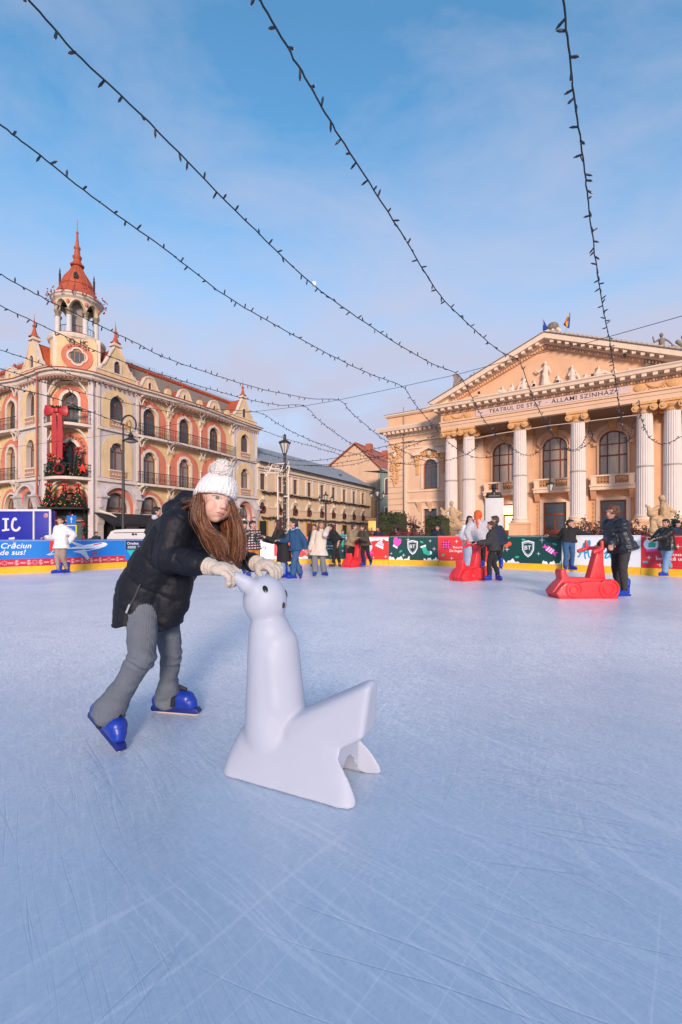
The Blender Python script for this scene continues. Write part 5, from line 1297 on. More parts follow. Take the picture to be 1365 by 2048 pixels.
# columns
for x in (0, 1.64, 6.02, 10.38, 14.76, 16.4):
    cm = MB(MT2); n = 96; prof = [(.6, 2.62), (.565, 2.72), (.56, 6.2), (.545, 6.25), (.55, 6.3), (.53, 8.2), (.49, 10.0)]
    vs = []
    for r, z in prof:
        for i in range(n):
            a = 2*math.pi*i/n; fl = .032*abs(math.cos(a*12))**1.0
            vs.append((x+(r-fl)*math.cos(a), (r-fl)*math.sin(a), z))
    cm.add(vs, [(j*n+i, j*n+(i+1) % n, (j+1)*n+(i+1) % n, (j+1)*n+i) for j in range(len(prof)-1) for i in range(n)])
    co = cm.build('column', tc_, th)
    b = MB(MT2); b.box(x-.72, x+.72, -.72, .72, 0, 2.1); b.box(x-.78, x+.78, -.78, .78, 2.1, 2.22); b.build('plinth', tpd, co)
    b = MB(MT2); b.lathe([(.74, 2.222), (.78, 2.3), (.72, 2.4), (.63, 2.46), (.68, 2.55), (.66, 2.62), (.3, 2.64)], (x, 0), 24); b.build('column_base', tw, co)
    b = MB(MT2); b.lathe([(.49, 9.98), (.53, 10.02), (.5, 10.08), (.5, 10.2), (.6, 10.35), (.62, 10.42)], (x, 0), 20)
    b.box(x-.66, x+.66, -.6, .6, 10.42, 10.6); b.box(x-.74, x+.74, -.7, .7, 10.6, 10.78)
    for sg in (-1, 1):
        for y0 in (-1, 1):
            b.cyl((0, 0), .25, .25, 0, .28, 14, M=Matrix.Translation((x+sg*.55, y0*.62-.14, 10.32)) @ Matrix.Rotation(R(-90), 4, 'X'))
            b.cyl((0, 0), .11, .11, 0, .34, 10, M=Matrix.Translation((x+sg*.55, y0*.66-.17, 10.32)) @ Matrix.Rotation(R(-90), 4, 'X'))
    b.build('capital', tor, co)
    b = MB(MT2); b.lathe([(.565, 6.1), (.58, 6.13), (.58, 6.19), (.56, 6.22)], (x, 0), 24); b.build('column_ring', mat('old_joint', (.4, .36, .34), .9), co)
# entablature
ex0, ex1 = -.72, 17.12
b = MB(MT2); b.box(ex0, ex1, -.66, YB+.4, 10.78, 11.1); b.box(ex0-.05, ex1+.05, -.71, YB+.4, 11.1, 11.38); b.box(ex0-.12, ex1+.12, -.8, YB+.4, 11.38, 11.5); b.build('architrave', tp, th)
b = MB(MT2); b.box(ex0-.02, ex1+.02, -.66, YB+.4, 11.5, 12.12); b.build('frieze', tpd, th)
b = MB(MT2); b.box(2.5, 13.96, -.72, -.662, 11.55, 12.08); fp = b.build('inscription_panel', fscr, th)
def serif_text(mb, st, x0, x1, z, h, y):
    vs, fs, w = text_mesh(st, .005, 0, 1.12); k = h/.72; kx = (x1-x0)/w
    mb.add([(x0+x*kx, y, z+yy*k) for x, yy in vs], fs)
    # serifs: small feet on the letters of the inscription
for st_x in (('TEATRUL DE STAT', 3.67, 7.86), ('·', 8.2, 8.28), ('ÁLLAMI SZÍNHÁZ', 8.6, 12.9)):
    tt = MB(MT2); serif_text(tt, st_x[0], st_x[1], st_x[2], 11.66, .33, -.735); tt.build('lettering', mat('inscription_dark', (.05, .03, .03), .6), fp)
for x0 in (-.45, 14.15):
    b = MB(MT2); 
    for dx in (.35, 2.3): b.ell((x0+dx, -.68, 11.8), .42, .1, .3, n=16, m=8)
    for k in range(13):
        t = k/12; b.ell((x0+.75+1.15*t, -.7, 11.95-.25*math.sin(math.pi*t)), .1, .09, .1, n=6, m=4)
    for k in range(8): b.ell((x0+.9+k*.13, -.68, 11.62+.04*(k % 2)), .07, .06, .05, n=6, m=4)
    b.build('frieze_relief', tor, th)
b = MB(MT2); x = ex0
while x < ex1: b.box(x, x+.1, -.8, -.66, 12.15, 12.3); x += .19
b.box(ex0, ex1, -.72, -.5, 12.12, 12.34); b.build('dentil_course', tpd, th)
b = MB(MT2); b.sweep([(ex0, 3), (ex0, -.66), (ex1, -.66), (ex1, 3)], [(-.3, 12.34), (.2, 12.34), (.24, 12.4), (.24, 12.58), (.78, 12.62), (.82, 12.82), (.9, 12.9), (.9, 12.98), (-.3, 13.02)]); b.build('cornice', tw, th)
b = MB(MT2); n = 29
for i in range(n): x = lerp(ex0-.4, ex1+.1, i/(n-1)); b.box(x, x+.3, -1.36, -.88, 12.38, 12.6)
b.build('modillion', tw, th)
# pediment
PXL, PXR, PC, ZB, ZA = ex0-.9, ex1+.9, 8.2, 13.0, 16.95
b = MB(MT2); b.prism([(PXL+.7, ZB), (PXR-.7, ZB), (PC, ZA-.35)], -.55, -.2); b.build('tympanum', tpd, th)
sl = (ZA-ZB)/(PC-PXL)
def rake(y0, y1, lo, hi, name, m):
    b = MB(MT2); b.prism([(PXL+max(0, -lo/sl*0), ZB+lo if lo > 0 else ZB), (PC, ZA+lo), (PXR, ZB+lo if lo > 0 else ZB), (PXR, ZB+hi), (PC, ZA+hi), (PXL, ZB+hi)], y0, y1); return b.build(name, m, th)
b = MB(MT2)
def rk(lo, hi, y0, y1):
    # band parallel to the slope, clipped by the horizontal cornice
    xl = PXL+max(0, -lo)/sl; xr = PXR-max(0, -lo)/sl
    pts = [(xl, ZB+max(lo, 0.02)), (PC, ZA+lo), (xr, ZB+max(lo, .02)), (PXR, ZB+max(hi, .02)), (PC, ZA+hi), (PXL, ZB+max(hi, .02))]
    if hi <= 0.02:
        xl2 = PXL+(-hi)/sl; xr2 = PXR-(-hi)/sl; pts[3] = (xr2, ZB+.02); pts[5] = (xl2, ZB+.02)
    b.prism(pts, y0, y1)
rk(-.22, .2, -1.5, 0); b.build('raking_cornice', tw, th)
b = MB(MT2); rk(-.5, -.221, -.95, 0); b.build('raking_moulding', tw, th)
b = MB(MT2); rk(-.78, -.501, -.72, 0); b.build('raking_frieze', tpd, th)
b = MB(MT2); rk(.201, .27, -1.56, 12); b.build('portico_roof', mat('roof_brown_metal', (.16, .12, .1), .6, var=.2), th)
b = MB(MT2)
for sg in (-1, 1):
    for i in range(1, 18):
        x = PC+sg*i*.54; z = ZA-abs(x-PC)*sl
        if z-.5 > ZB+.25: b.box(x-.13, x+.13, -1.4, -.96, z-.44, z-.225)
b.build('raking_modillion', tw, th)
b = MB(MT2)
for sg in (-1, 1):
    for i in range(0, 90):
        x = PC+sg*(.05+i*.1); z = ZA-abs(x-PC)*sl
        if z-.8 > ZB+.1 and i % 2 == 0: b.box(x-.045, x+.045, -.82, -.722, z-.75, z-.56)
b.build('raking_dentils', tpd, th)
b = MB(MT2)        # roof tiles along the right-hand slope edge
for i in range(30):
    x = PC+.3+i*.31; z = ZA-abs(x-PC)*sl+.27; b.box(x, x+.28, -1.5, -1.1, z-.05, z+.08)
b.build('eave_tiles', mat('eave_tile_cream', (.5, .4, .33), .8, var=.2, vscale=5), th)
# pediment figures (relief group)
def figure(mb, M, x, y, z, h, pose='stand', sg=1, s=1.0):
    """draped stone figure as overlapping volumes, pose in facade frame"""
    q = lambda a, b_, c: M @ Vector((x+sg*a*h, y+b_*h, z+c*h))
    C = lambda p0, p1, r0, r1: mb.capsule(q(*p0), q(*p1), r0*h, r1*h, 8, 3)
    if pose == 'stand':
        C((0, 0, .1), (0, 0, .55), .17, .1); C((0, 0, .5), (0, 0, .75), .11, .1); mb.ell(q(0, -.02, .92), .07*h, .07*h, .085*h, n=10, m=7); C((0, 0, .78), (0, 0, .86), .04, .04)
        C((-.1, 0, .75), (-.25, -.05, .6), .045, .035); C((-.25, -.05, .6), (-.35, -.05, .72), .035, .03); C((.1, 0, .75), (.2, -.05, .5), .045, .035); C((.05, -.03, .1), (.22, -.03, .02), .1, .08); C((.02, -.05, .1), (-.06, -.05, .5), .08, .06)
    if pose == 'sit':
        C((0, 0, .15), (0, 0, .35), .2, .18); C((0, 0, .35), (-.02, 0, .68), .15, .12); mb.ell(q(-.02, -.02, .88), .08*h, .08*h, .1*h, n=10, m=7); C((-.02, 0, .7), (-.02, 0, .8), .05, .05)
        C((0, -.05, .33), (.28, -.1, .32), .12, .09); C((.28, -.1, .32), (.38, -.05, .05), .09, .09); C((-.12, 0, .65), (-.2, -.08, .4), .05, .045); C((.1, 0, .65), (.25, -.1, .45), .05, .045); C((.3, 0, .05), (.62, 0, .02), .08, .05); C((-.1, 0, .08), (-.3, 0, .05), .12, .08)
    if pose == 'recline':
        C((-.25, 0, .2), (-.12, 0, .48), .14, .12); mb.ell(q(-.1, -.02, .68), .085*h, .08*h, .1*h, n=10, m=7); C((-.1, 0, .5), (-.1, 0, .6), .05, .05); C((-.2, 0, .2), (.25, 0, .3), .15, .12); C((.25, 0, .3), (.55, 0, .12), .11, .07); C((.5, 0, .1), (.8, 0, .04), .07, .05)
        C((-.15, 0, .45), (-.42, -.03, .25), .055, .045); C((-.42, -.03, .25), (-.5, -.03, .05), .05, .05); C((0, 0, .46), (.22, -.08, .38), .05, .04); C((-.5, 0, .05), (.7, 0, .03), .09, .06)
fg = [('stand', 8.15, 2.05, 1), ('sit', 10.1, 1.35, 1), ('recline', 12.0, 1.15, 1), ('sit', 6.5, 1.25, -1), ('recline', 4.7, .95, -1), ('recline', 13.9, .5, 1), ('recline', 3.1, .4, -1), ('sit', 9.1, .85, 1), ('sit', 7.3, .8, -1), ('sit', 5.6, .8, -1), ('recline', 11.1, .7, 1), ('sit', 12.9, .6, 1)]
for i, (ps, x, h, sg) in enumerate(fg):
    mb = MB(); figure(mb, MT2, x, -.72, 13.06, h, ps, sg)
    me = remesh(mb, .035, 2); place('pediment_figure', me, trl, th)
b = MB(MT2); b.box(2.2, 14.2, -.95, -.56, 13.03, 13.1); b.build('figure_ledge', trl, th)
b = MB(MT2)
for x, z in ((2.9, 13.4), (7.35, 13.2), (9.1, 13.15), (13.55, 14.15), (11.5, 13.15)): b.box(x-.09, x+.09, -1.1, -.95, z-.02, z+.16)
b.build('floodlight', brz, th)
# acroterion at the apex, flags, roof statues
b = MB(MT2); b.lathe([(.42, 17.1), (.45, 17.3), (.38, 17.4), (.36, 17.55), (.46, 17.7), (.4, 18.0), (.24, 18.15), (0, 18.2)], (PC+.45, -.4), 14); b.build('acroterion', mat('weathered_stone', (.2, .17, .14), .9, var=.4, vscale=5), th)
mb = MB(MT2); random.seed(2)
for i in range(16): mb.ell((PC+.25+random.uniform(-.7, .7), -.7+random.uniform(-.1, .2), 17.25+random.uniform(0, .35)), .14, .12, .14, n=7, m=5)
mb.build('acroterion_scroll', trl, th)
def flag(px, Y, zpole0, pole_px, cols, label, pts):
    root = empty('flag', at(pole_px[0], pole_px[1], Y), label, 'flag')
    p = MB(); p.tube([at(pole_px[0], pole_px[1], Y), at(pole_px[2], pole_px[3], Y)], .03, 6); p.build('pole', mat('flag_pole', (.4, .4, .42), .4), root)
    n = len(cols)
    for i, m in enumerate(cols):
        q = MB(); A, B, C_, D = pts
        g0 = [Vector(A).lerp(Vector(B), j/5) for j in range(6)]; g1 = [Vector(D).lerp(Vector(C_), j/5) for j in range(6)]
        vs = []
        for j in range(6):
            for e in (i/n, (i+1)/n):
                v = g0[j].lerp(g1[j], e); vs.append(at(v.x, v.y, Y+.12*math.sin(j*1.7+e*7)))
        q.add(vs, [(j*2, j*2+1, j*2+3, j*2+2) for j in range(5)])
        o = q.build('flag_stripe', m, root); md = o.modifiers.new('s', 'SOLIDIFY'); md.thickness = .012
    return root
fb = mat('flag_blue', (.01, .04, .3), .8); fy = mat('flag_yellow', (.7, .42, .03), .8); frd = mat('flag_red', (.6, .04, .04), .8)
Yf = 38.0
flag(1135, Yf, 0, (1127, 690, 1142, 622), [fb, fy, frd], 'blue, yellow and red striped flag fluttering above the theatre pediment', [(1142, 622), (1139, 657), (1127, 650), (1133, 638)])
flag(1090, Yf, 0, (1092, 690, 1086, 636), [fb], 'dark blue flag standing beside the stone ornament on the theatre roof', [(1086, 637), (1086, 672), (1099, 664), (1093, 650)])
# roof sculpture on the right: seated figure with two children, in bronze-grey stone
wst = mat('roof_statue_stone', (.24, .19, .15), .85, var=.35, vscale=6)
sp_ = MT2 @ Vector((15.75, -.4, 13.85))
st_ = empty('roof_statue', sp_, 'weathered roof statue of a seated figure with raised arm between two small figures', 'statue')
mb = MB(); q = lambda x, y, z: MT2 @ Vector((15.75+x, -.4+y, 14.0+z))
for p0, p1, r0, r1 in (((0, 0, .2), (.05, 0, .6), .2, .17), ((.05, 0, .6), (.0, 0, 1.0), .17, .19), ((0, 0, 1.1), (0, 0, 1.25), .07, .07), ((-.15, 0, 1.1), (-.42, -.05, .95), .075, .06), ((-.42, -.05, .95), (-.5, -.1, 1.35), .06, .05), ((.15, 0, 1.1), (.42, 0, .85), .07, .06), ((.42, 0, .85), (.6, 0, .6), .06, .05), ((0, 0, .3), (-.35, -.2, .35), .14, .11), ((-.35, -.2, .35), (-.3, -.2, -.05), .1, .08), ((.1, 0, .3), (.3, -.2, .3), .14, .1), ((.3, -.2, .3), (.35, -.2, -.1), .1, .08), ((-.62, 0, .0), (-.6, 0, .3), .14, .1), ((.72, 0, -.1), (.66, 0, .25), .15, .1), ((-.7, 0, -.05), (.8, 0, -.15), .12, .12)):
    mb.capsule(q(*p0), q(*p1), r0, r1, 9, 3)
mb.ell(q(0, -.03, 1.38), .13, .13, .16); mb.ell(q(-.6, 0, .47), .12, .12, .13); mb.ell(q(.66, 0, .42), .12, .12, .13)
place('figure_group', remesh(mb, .03, 2), wst, st_)
b = MB(MT2); b.box(15.75-1.0, 15.75+1.1, -.75, .0, 13.3, 13.92); b.build('pedestal', wst, st_)
sh = empty('roof_shell_ornament', MT2 @ Vector((17.3, -.3, 13.4)), 'large weathered scallop shell ornament at the far right corner of the theatre roof', 'roof ornament')
b = MB(MT2)
for i in range(9):
    a = math.pi*i/8; b.capsule(MT2.inverted() @ (MT2 @ Vector((17.35, -.2, 13.9))) if False else Vector((17.4, -.2, 13.9)), Vector((17.4-1.0*math.cos(a), -.3, 13.9+1.15*math.sin(a))), .1, .16, 8, 3)
b.box(16.3, 18.5, -.5, .1, 13.2, 13.9); b.build('shell', mat('shell_stone', (.3, .23, .2), .85, var=.3, vscale=5), sh)
# small roof ornaments on the left
mb = MB(); q = lambda x, z: MT2 @ Vector((x, .3, z))
b = MB(MT2); b.box(.1, 1.3, .1, .5, 13.7, 14.6); b.prism([(.05, 14.6), (1.35, 14.6), (1.1, 15.3), (.5, 15.9), (.1, 16.0), (.2, 15.4)], .1, .5)
tag(b.build('winged_roof_ornament', mat('shell_stone', (0, 0, 0))), 'pale wing-shaped roof ornament above the left end of the theatre pediment', 'roof ornament')
mb = MB(); q = lambda x, y, z: at(x, z, 43)
mb.capsule(at(941, 775, 44), at(944, 760, 44), .25, .18, 8, 3); mb.ell(at(943, 753, 44), .17, .17, .2); mb.capsule(at(946, 762, 44), at(951, 752, 44), .08, .07, 6, 2); mb.capsule(at(951, 752, 44), at(948, 744, 44), .07, .06, 6, 2); mb.capsule(at(941, 775, 44), at(942, 800, 44), .28, .28, 8, 3)
o = place('roof_statue', remesh(mb, .05, 2), wst, None); tag(o, 'small stone figure with raised arm peeping over the left slope of the theatre pediment', 'statue')
# portico floor, steps, ceiling
b = MB(MT2); b.box(-1.3, 17.7, -1.3, YB, .0, .9); 
for i in range(4): b.box(-1.3, 17.7, -1.3-.35*(4-i), -1.3-.35*(3-i)-.002, 0, .2+.2*i-.0)
b.build('portico_steps', tw, th)
b = MB(MT2); b.box(wx1, 17, -.6, YB+.1, 10.7, 10.775); b.build('portico_ceiling', mat('portico_ceiling_brown', (.22, .14, .1), .8), th)
# right-hand wing (mostly out of view)
b = MB(MT2); b.prism([(17.5, 0), (24, 0), (24, 12.0), (17.5, 12.0)], YW, YW+.5, [arch(20, .76, 5.85, 8.0, 8.75, 'round')[::-1]]); b.build('wing_wall', tp, th)
window(MT2, 20, 5.85, 8.0, 8.75, .76, 'round', y=YW+.2, mull='tee', parent=th, glass=tdk, fr=twf, trim=False, sill=False)
# hanging lantern between columns
ln = at(1101, 975, 41.0-.574*9.2+.3)
def lantern_head(c, s, root, m=None, gm=None, n=6):
    """tapering glazed lantern head: cage, panes, cap"""
    m = m or iron; gm = gm or mat('lamp_glass', (.55, .52, .48), .25, var=.1, emit=(1, .8, .6), estr=.0)
    b = MB(Matrix.Translation(c))
    b.lathe([(.10*s, 0), (.12*s, .03*s)], n=n); 
    for i in range(n):
        a = 2*math.pi*i/n; b.tube([(.11*s*math.cos(a), .11*s*math.sin(a), .03*s), (.3*s*math.cos(a), .3*s*math.sin(a), .62*s)], .016*s, 4)
        b.tube([(.31*s*math.cos(a), .31*s*math.sin(a), .62*s), (.35*s*math.cos(a), .35*s*math.sin(a), .72*s)], .03*s, 4)
    b.lathe([(.3*s, .6*s), (.34*s, .62*s), (.33*s, .66*s), (.2*s, .78*s), (.09*s, .84*s), (.08*s, 1.05*s), (.1*s, 1.07*s), (.03*s, 1.16*s), (0, 1.2*s)], n=n*2)
    h = b.build('lantern_frame', m, root)
    g = MB(Matrix.Translation(c)); g.lathe([(.10*s, .04*s), (.285*s, .6*s)], n=n); g.build('lantern_glass', gm, h); return h
hl = empty('hanging_lantern', ln, 'black iron lantern hanging on a rod between the theatre columns', 'lantern'); lantern_head(ln+Vector((0, 0, -.35)), .95, hl)
b = MB(); b.tube([ln+Vector((0, 0, .7)), Vector((ln.x, ln.y, 10.7))], .02, 5); b.build('rod', iron, hl)
# bust on a white pedestal
bx_ = at(988, 1075, 26); Yb = 26
bu = empty('bust_monument', (bx_.x, Yb, 0), 'dark bronze bust on a tall white stone pedestal in front of the theatre', 'monument')
M = frame_M((bx_.x, Yb, 0), R(-12))
wst2 = mat('pedestal_white_stone', (.55, .54, .56), .6, var=.08, vscale=2, dirt=.15)
zt = lambda py, Y=26: CH+(HY-py)/F*Y
b = MB(M); w = .5; b.box(-w, w, -w*.7, w*.7, .4, zt(997)); b.box(-w-.12, w+.12, -.5, .5, 0, .4); bevelled(b.build('pedestal', wst2, bu), .02)
mb = MB(); c = Vector((bx_.x, Yb, zt(997))); q = lambda x, y, z: M @ Vector((x, y, zt(997)+z))
mb.capsule(q(-.28, 0, .12), q(.28, 0, .12), .17, .17); mb.capsule(q(-.3, 0, .25), q(.3, 0, .25), .11, .11); mb.capsule(q(0, -.02, .2), q(0, -.03, .45), .13, .1); mb.ell(q(0, -.06, .62), .15, .18, .2); mb.ell(q(0, -.22, .58), .04, .06, .06); mb.ell(q(0, .0, .7), .16, .17, .14); mb.ell(q(0, -.12, .47), .09, .1, .07)
place('bust', remesh(mb, .02, 2, clamp=lambda p: Vector((p.x, p.y, max(p.z, zt(997)+.005)))), brz, bu)
# two stone groups flanking the steps
def statue_group(px, Y, label, flip, top_py, base_py):
    root = empty('statue', (at(px, 1075, Y).x, Y, 0), label, 'statue'); x0 = at(px, 1075, Y).x; zb = CH+(HY-base_py)/F*Y; H = (base_py-top_py)/F*Y
    b = MB(frame_M((x0, Y, 0), R(-20))); b.box(-.62*H/1.7, .62*H/1.7, -.5, .5, 0, zb-.12); b.box(-.7*H/1.7, .7*H/1.7, -.58, .58, zb-.12, zb); b.build('pedestal', ston, root)
    mb = MB(); s = flip; q = lambda x, z, y=0: Vector((x0+s*x*H, Y+y*H, zb+z*H))
    for p0, p1, r0, r1 in (((-.3, .08), (.3, .08), .1, .1), ((-.2, .1), (-.05, .4), .14, .13), ((-.05, .4), (.0, .68), .15, .12), ((0, .7), (.02, .8), .05, .05), ((-.1, .68), (-.3, .55), .06, .05), ((-.3, .55), (-.12, .42), .05, .05), ((.1, .68), (.3, .6), .055, .045), ((.3, .6), (.42, .72), .045, .04), ((-.05, .35), (.25, .38), .11, .08), ((.25, .38), (.28, .05), .08, .07), ((-.1, .3), (-.4, .05), .1, .08), ((.1, .3), (.1, .1), .13, .12), ((.2, .45), (.33, .5), .06, .1), ((-.38, .1), (-.55, .02), .07, .05)):
        mb.capsule(q(*p0, random.uniform(-.03, .03)), q(*p1, random.uniform(-.05, .02)), r0*H, r1*H, 9, 3)
    mb.ell(q(.03, .91, -.02), .075*H, .08*H, .095*H); mb.ell(q(.36, .62), .06*H, .06*H, .07*H)
    nz = lambda p, n: .03*noise.noise(p*5)
    place('figures', remesh(mb, .025, 1, disp=nz), ston, root)
statue_group(905, 33, 'sandstone figure group on a low pedestal in front of the left portico columns', -1, 1002, 1057)
statue_group(1326, 24.5, 'sandstone figure group on a low pedestal in front of the right portico columns', -1, 990, 1066)
# ---------------------------------------------------------------- plants
lf_g = mat('hedge_leaf', (.04, .05, .018), .7, var=.5, vscale=7); lf_r = mat('purple_leaf', (.10, .035, .035), .7, var=.5, vscale=6); lf_e = mat('evergreen_leaf', (.06, .1, .025), .6, var=.6, vscale=5); twg = mat('twig_bark', (.09, .05, .04), .85, var=.3)
def hedge(px0, px1, py0, Y0, Y1, dep, label):
    a = at(px0, 1075, Y0); c = at(px1, 1075, Y1); h = CH+(HY-py0)/F*(Y0+Y1)/2
    d = Vector((c.x-a.x, c.y-a.y, 0)); Ln = d.length; M = frame_M((a.x, a.y, 0), math.atan2(d.y, d.x))
    root = empty('hedge', (a+c)/2*1.0-Vector((0, 0, (a.z+c.z)/2)), label, 'hedge', 'clipped hedges by the theatre')
    b = MB(M)
    for i in range(int(Ln*h*260)):
        x = random.random()*Ln; z = random.random()**.8*h; y = random.choice((-1, 1))*dep/2 if random.random() < .6 else random.uniform(-dep/2, dep/2)
        if abs(y) < dep/2-.05: z = h
        p = Vector((x, y, z))+Vector((random.gauss(0, .09), random.gauss(0, .09), random.gauss(0, .08)))+Vector((0, 0, 1))*.16*noise.noise(Vector((x*2, z*2, 0)))
        b.quadleaf(p, .075, None, .6)
    b.box(.05, Ln-.05, -dep/2+.08, dep/2-.08, 0, h-.08); b.build('foliage', lf_g, root); return root
random.seed(4)
hedge(762, 808, 1029, 30, 29, 1.2, 'tall clipped green hedge at the left corner of the theatre, behind the purple shrubs')
hedge(858, 893, 1035, 29, 28, 1.0, 'short clipped green hedge left of the sandstone figure group')
def shrub(px, py_top, Y, wpx, label, m, nleaf=900, nst=34, name='shrub', group='bare purple-leaved shrubs behind the boards', ls=.05):
    base = at(px, 1075, Y); base.z = 0; H = CH+(HY-py_top)/F*Y; Wd = wpx/F*Y/2
    root = empty(name, base, label, 'shrub', group); b = MB(); tips = []
    for i in range(nst):
        a = random.random()*6.283; rr = random.random()**.6; tx_ = base+Vector((math.cos(a)*rr*Wd, math.sin(a)*rr*Wd*.6, H*(.55+.45*random.random())*(1-.35*rr)))
        mid_ = base.lerp(tx_, .5)+Vector((random.gauss(0, .08), random.gauss(0, .08), 0)); pts = [base+Vector((random.gauss(0, .1), random.gauss(0, .1), 0)), mid_, tx_]
        b.tube(pts, [.018, .012, .005], 4); tips.append(pts)
        for k in range(3):
            t = random.uniform(.4, .9); p = (pts[0].lerp(mid_, t*2) if t < .5 else mid_.lerp(tx_, t*2-1)); e = p+Vector((random.gauss(0, .16), random.gauss(0, .16), abs(random.gauss(.16, .1)))); b.tube([p, e], [.008, .003], 3); tips.append([p, p.lerp(e, .5), e])
    b.build('branches', twg, root); f = MB()
    for i in range(nleaf):
        pts = random.choice(tips); t = random.random()**.6; p = pts[1].lerp(pts[2], t) if t > .3 else pts[0].lerp(pts[1], t*2+.4)
        f.quadleaf(p+Vector((random.gauss(0, .05), random.gauss(0, .05), random.gauss(0, .05))), ls*random.uniform(.6, 1.3), None, .5)
    f.build('foliage', m, root); return root
sl_ = [(786, 1040, 24, 60, 1400), (822, 1020, 25, 66, 1200), (850, 1046, 23, 70, 1100), (733, 1030, 22, 30, 700), (1165, 1026, 19.5, 92, 1700), (1205, 1010, 20.5, 80, 1400), (1262, 1026, 18.5, 74, 1500), (1290, 1045, 17.5, 50, 900)]
ll_ = ['purple-leaved shrub in front of the tall clipped hedge left of the theatre', 'spiky bare shrub with thin upright twigs between the two clipped hedges', 'low purple shrub just left of the bearded man in navy', 'small thin shrub behind the man in the tan jacket', 'broad purple-leaved shrub right of the woman with outstretched arms', 'tall purple shrub behind the head of the curly-haired boy', 'purple shrub behind the shoulder of the curly-haired boy, left of the sandstone group', 'low purple shrub beside the foot of the right sandstone group']
for (px, py, Y, w, n), l in zip(sl_, ll_): shrub(px, py, Y, w, l, lf_r, n)
shrub(1352, 1018, 21, 60, 'round evergreen bush with yellow-green leaves at the right edge, behind the sandstone group', lf_e, 2600, 40, 'evergreen_bush', None, .07)
# ---------------------------------------------------------------- street lamps
gld = mat('gilded_iron', (.4, .22, .05), .4, .5, var=.3)
def post(x, y, h, r0, r1, root):
    b = MB(); b.lathe([(.28, 0), (.28, .15), (.2, .3), (.16, .9), (r0, 1.05), (r0*.9, 1.2), (r1, h*.98), (r1*1.3, h)], (x, y), 12); return b.build('post', iron, root)
# ornate crook lamp in front of the hotel
Yl = 24.0; p = at(247, 1075, Yl); px_ = p.x; zt = lambda py, Y=24: CH+(HY-py)/F*Y
lr = empty('street_lamp', (px_, Yl, 0), 'tall black street lamp with curled gilded crook and hanging lamp, in front of the hotel', 'street lamp')
post(px_, Yl, zt(880), .1, .06, lr)
b = MB(); cx_, cz_, rr = at(258, 852, Yl).x, zt(850), .46
b.tube([(px_, Yl, zt(885)), (px_+.0, Yl, cz_+.0)]+[(cx_-rr*math.cos(a)*.85, Yl, cz_+rr*1.1*math.sin(a)) for a in [math.pi*i/12 for i in range(0, 15)]], .045, 6)
b.build('crook', iron, lr)
b = MB()
for k in range(3): b.tube([(cx_+.24*math.cos(t+k*2.1)*(.4+.08*t), Yl, cz_+.28*math.sin(t+k*2.1)*(.4+.15*t)) for t in [i*.5 for i in range(8)]], .03, 5)
b.build('scroll_ornament', gld, lr)
b = MB(); hx = at(262, 875, Yl).x; b.lathe([(.03, zt(862)), (.05, zt(866)), (.12, zt(869)), (.15, zt(872)), (.1, zt(874)), (.2, zt(877)), (.36, zt(881)), (.38, zt(882)), (.0, zt(882)+.01)], (hx, Yl), 14); b.tube([(hx, Yl, zt(862)), (hx-.1, Yl, cz_-.2)], .02, 5); b.build('lamp_shade', iron, lr)
b = MB(); b.ell((hx, Yl, zt(882)), .3, .3, .12); b.build('lamp_glass', mat('lamp_bowl_glass', (.5, .45, .42), .3), lr)
# single lantern lamp, centre, with the white light frame round it
Yc = 20.0; pc = at(570, 1075, Yc); zt = lambda py, Y=20: CH+(HY-py)/F*Y
lc = empty('street_lamp', (pc.x, Yc, 0), 'tall black lamp post with one glass lantern, wound with fairy lights', 'street lamp')
post(pc.x, Yc, zt(908), .085, .06, lc); s = (zt(866)-zt(907))/1.2
lantern_head(Vector((pc.x, Yc, zt(908))), s, lc, n=8)
b = MB(); n = 150; hts = (.9, zt(925))
for i in range(120):
    t = random.random()*120; b.ell((pc.x+.12*math.cos(t*1.1), Yc+.12*math.sin(t*1.1), lerp(hts[0], hts[1], t/120)), .018, .018, .03, n=4, m=3)
b.build('fairy_lights', mat('fairy_light_white', (.6, .5, .42), .5), lc)['kind'] = 'stuff'
wtf = mat('white_light_frame', (.75, .6, .5), .5, var=.1)
fr_ = empty('light_frame', (pc.x-.1, Yc-.5, 0), 'tall white metal light sculpture frame wrapped round the central lamp post', 'light frame')
def tubepx(b, pts, r=.035, Y=19.6): b.tube([at(x, y, Y+(0 if len(q_) else 0)) for x, y in pts], r, 5)
q_ = []; b = MB(); Y1 = 19.7
for pts in ([(556, 1050), (555.5, 953), (577, 953), (577, 1050)], [(555.5, 953), (556, 870+83)], [(576, 953), (579, 938), (578, 930)], [(539, 943), (545, 929), (568, 927), (562, 943)], [(542, 937), (560, 938)], [(534, 946), (558, 946), (556, 953)], [(568, 993), (577, 993)]):
    b.tube([at(x, y, Y1) for x, y in pts], .03, 5)
b.build('upright_frame', wtf, fr_); b = MB()
for pts in ([(556, 1050), (555.5, 953)], [(577, 1050), (577, 953)]):
    b.tube([Vector((at(x, y, Y1).x, Y1+.35, at(x, y, Y1).z)) for x, y in pts], .015, 5)
for y in (953, 1000, 1045):
    for x in (556, 577): a = at(x, y, Y1); b.tube([a, a+Vector((0, .35, 0))], .02, 4)
a0, a1 = at(556, 1054, Y1), at(577, 1054, Y1)
for a in (a0, a1):
    b.tube([(a.x, a.y, .0), (a.x, a.y, a.z)], .035, 5)
b.build('rear_frame', wtf, fr_); b = MB(); random.seed(8)
for i in range(70):
    x, y = random.uniform(535, 577), random.uniform(928, 952); a = at(x, y, Y1+random.uniform(0, .8)); b.tube([a, a+Vector((random.gauss(0, .12), random.gauss(0, .12), random.gauss(0, .1)))], .015, 3)
b.build('wire_ornament', wtf, fr_)
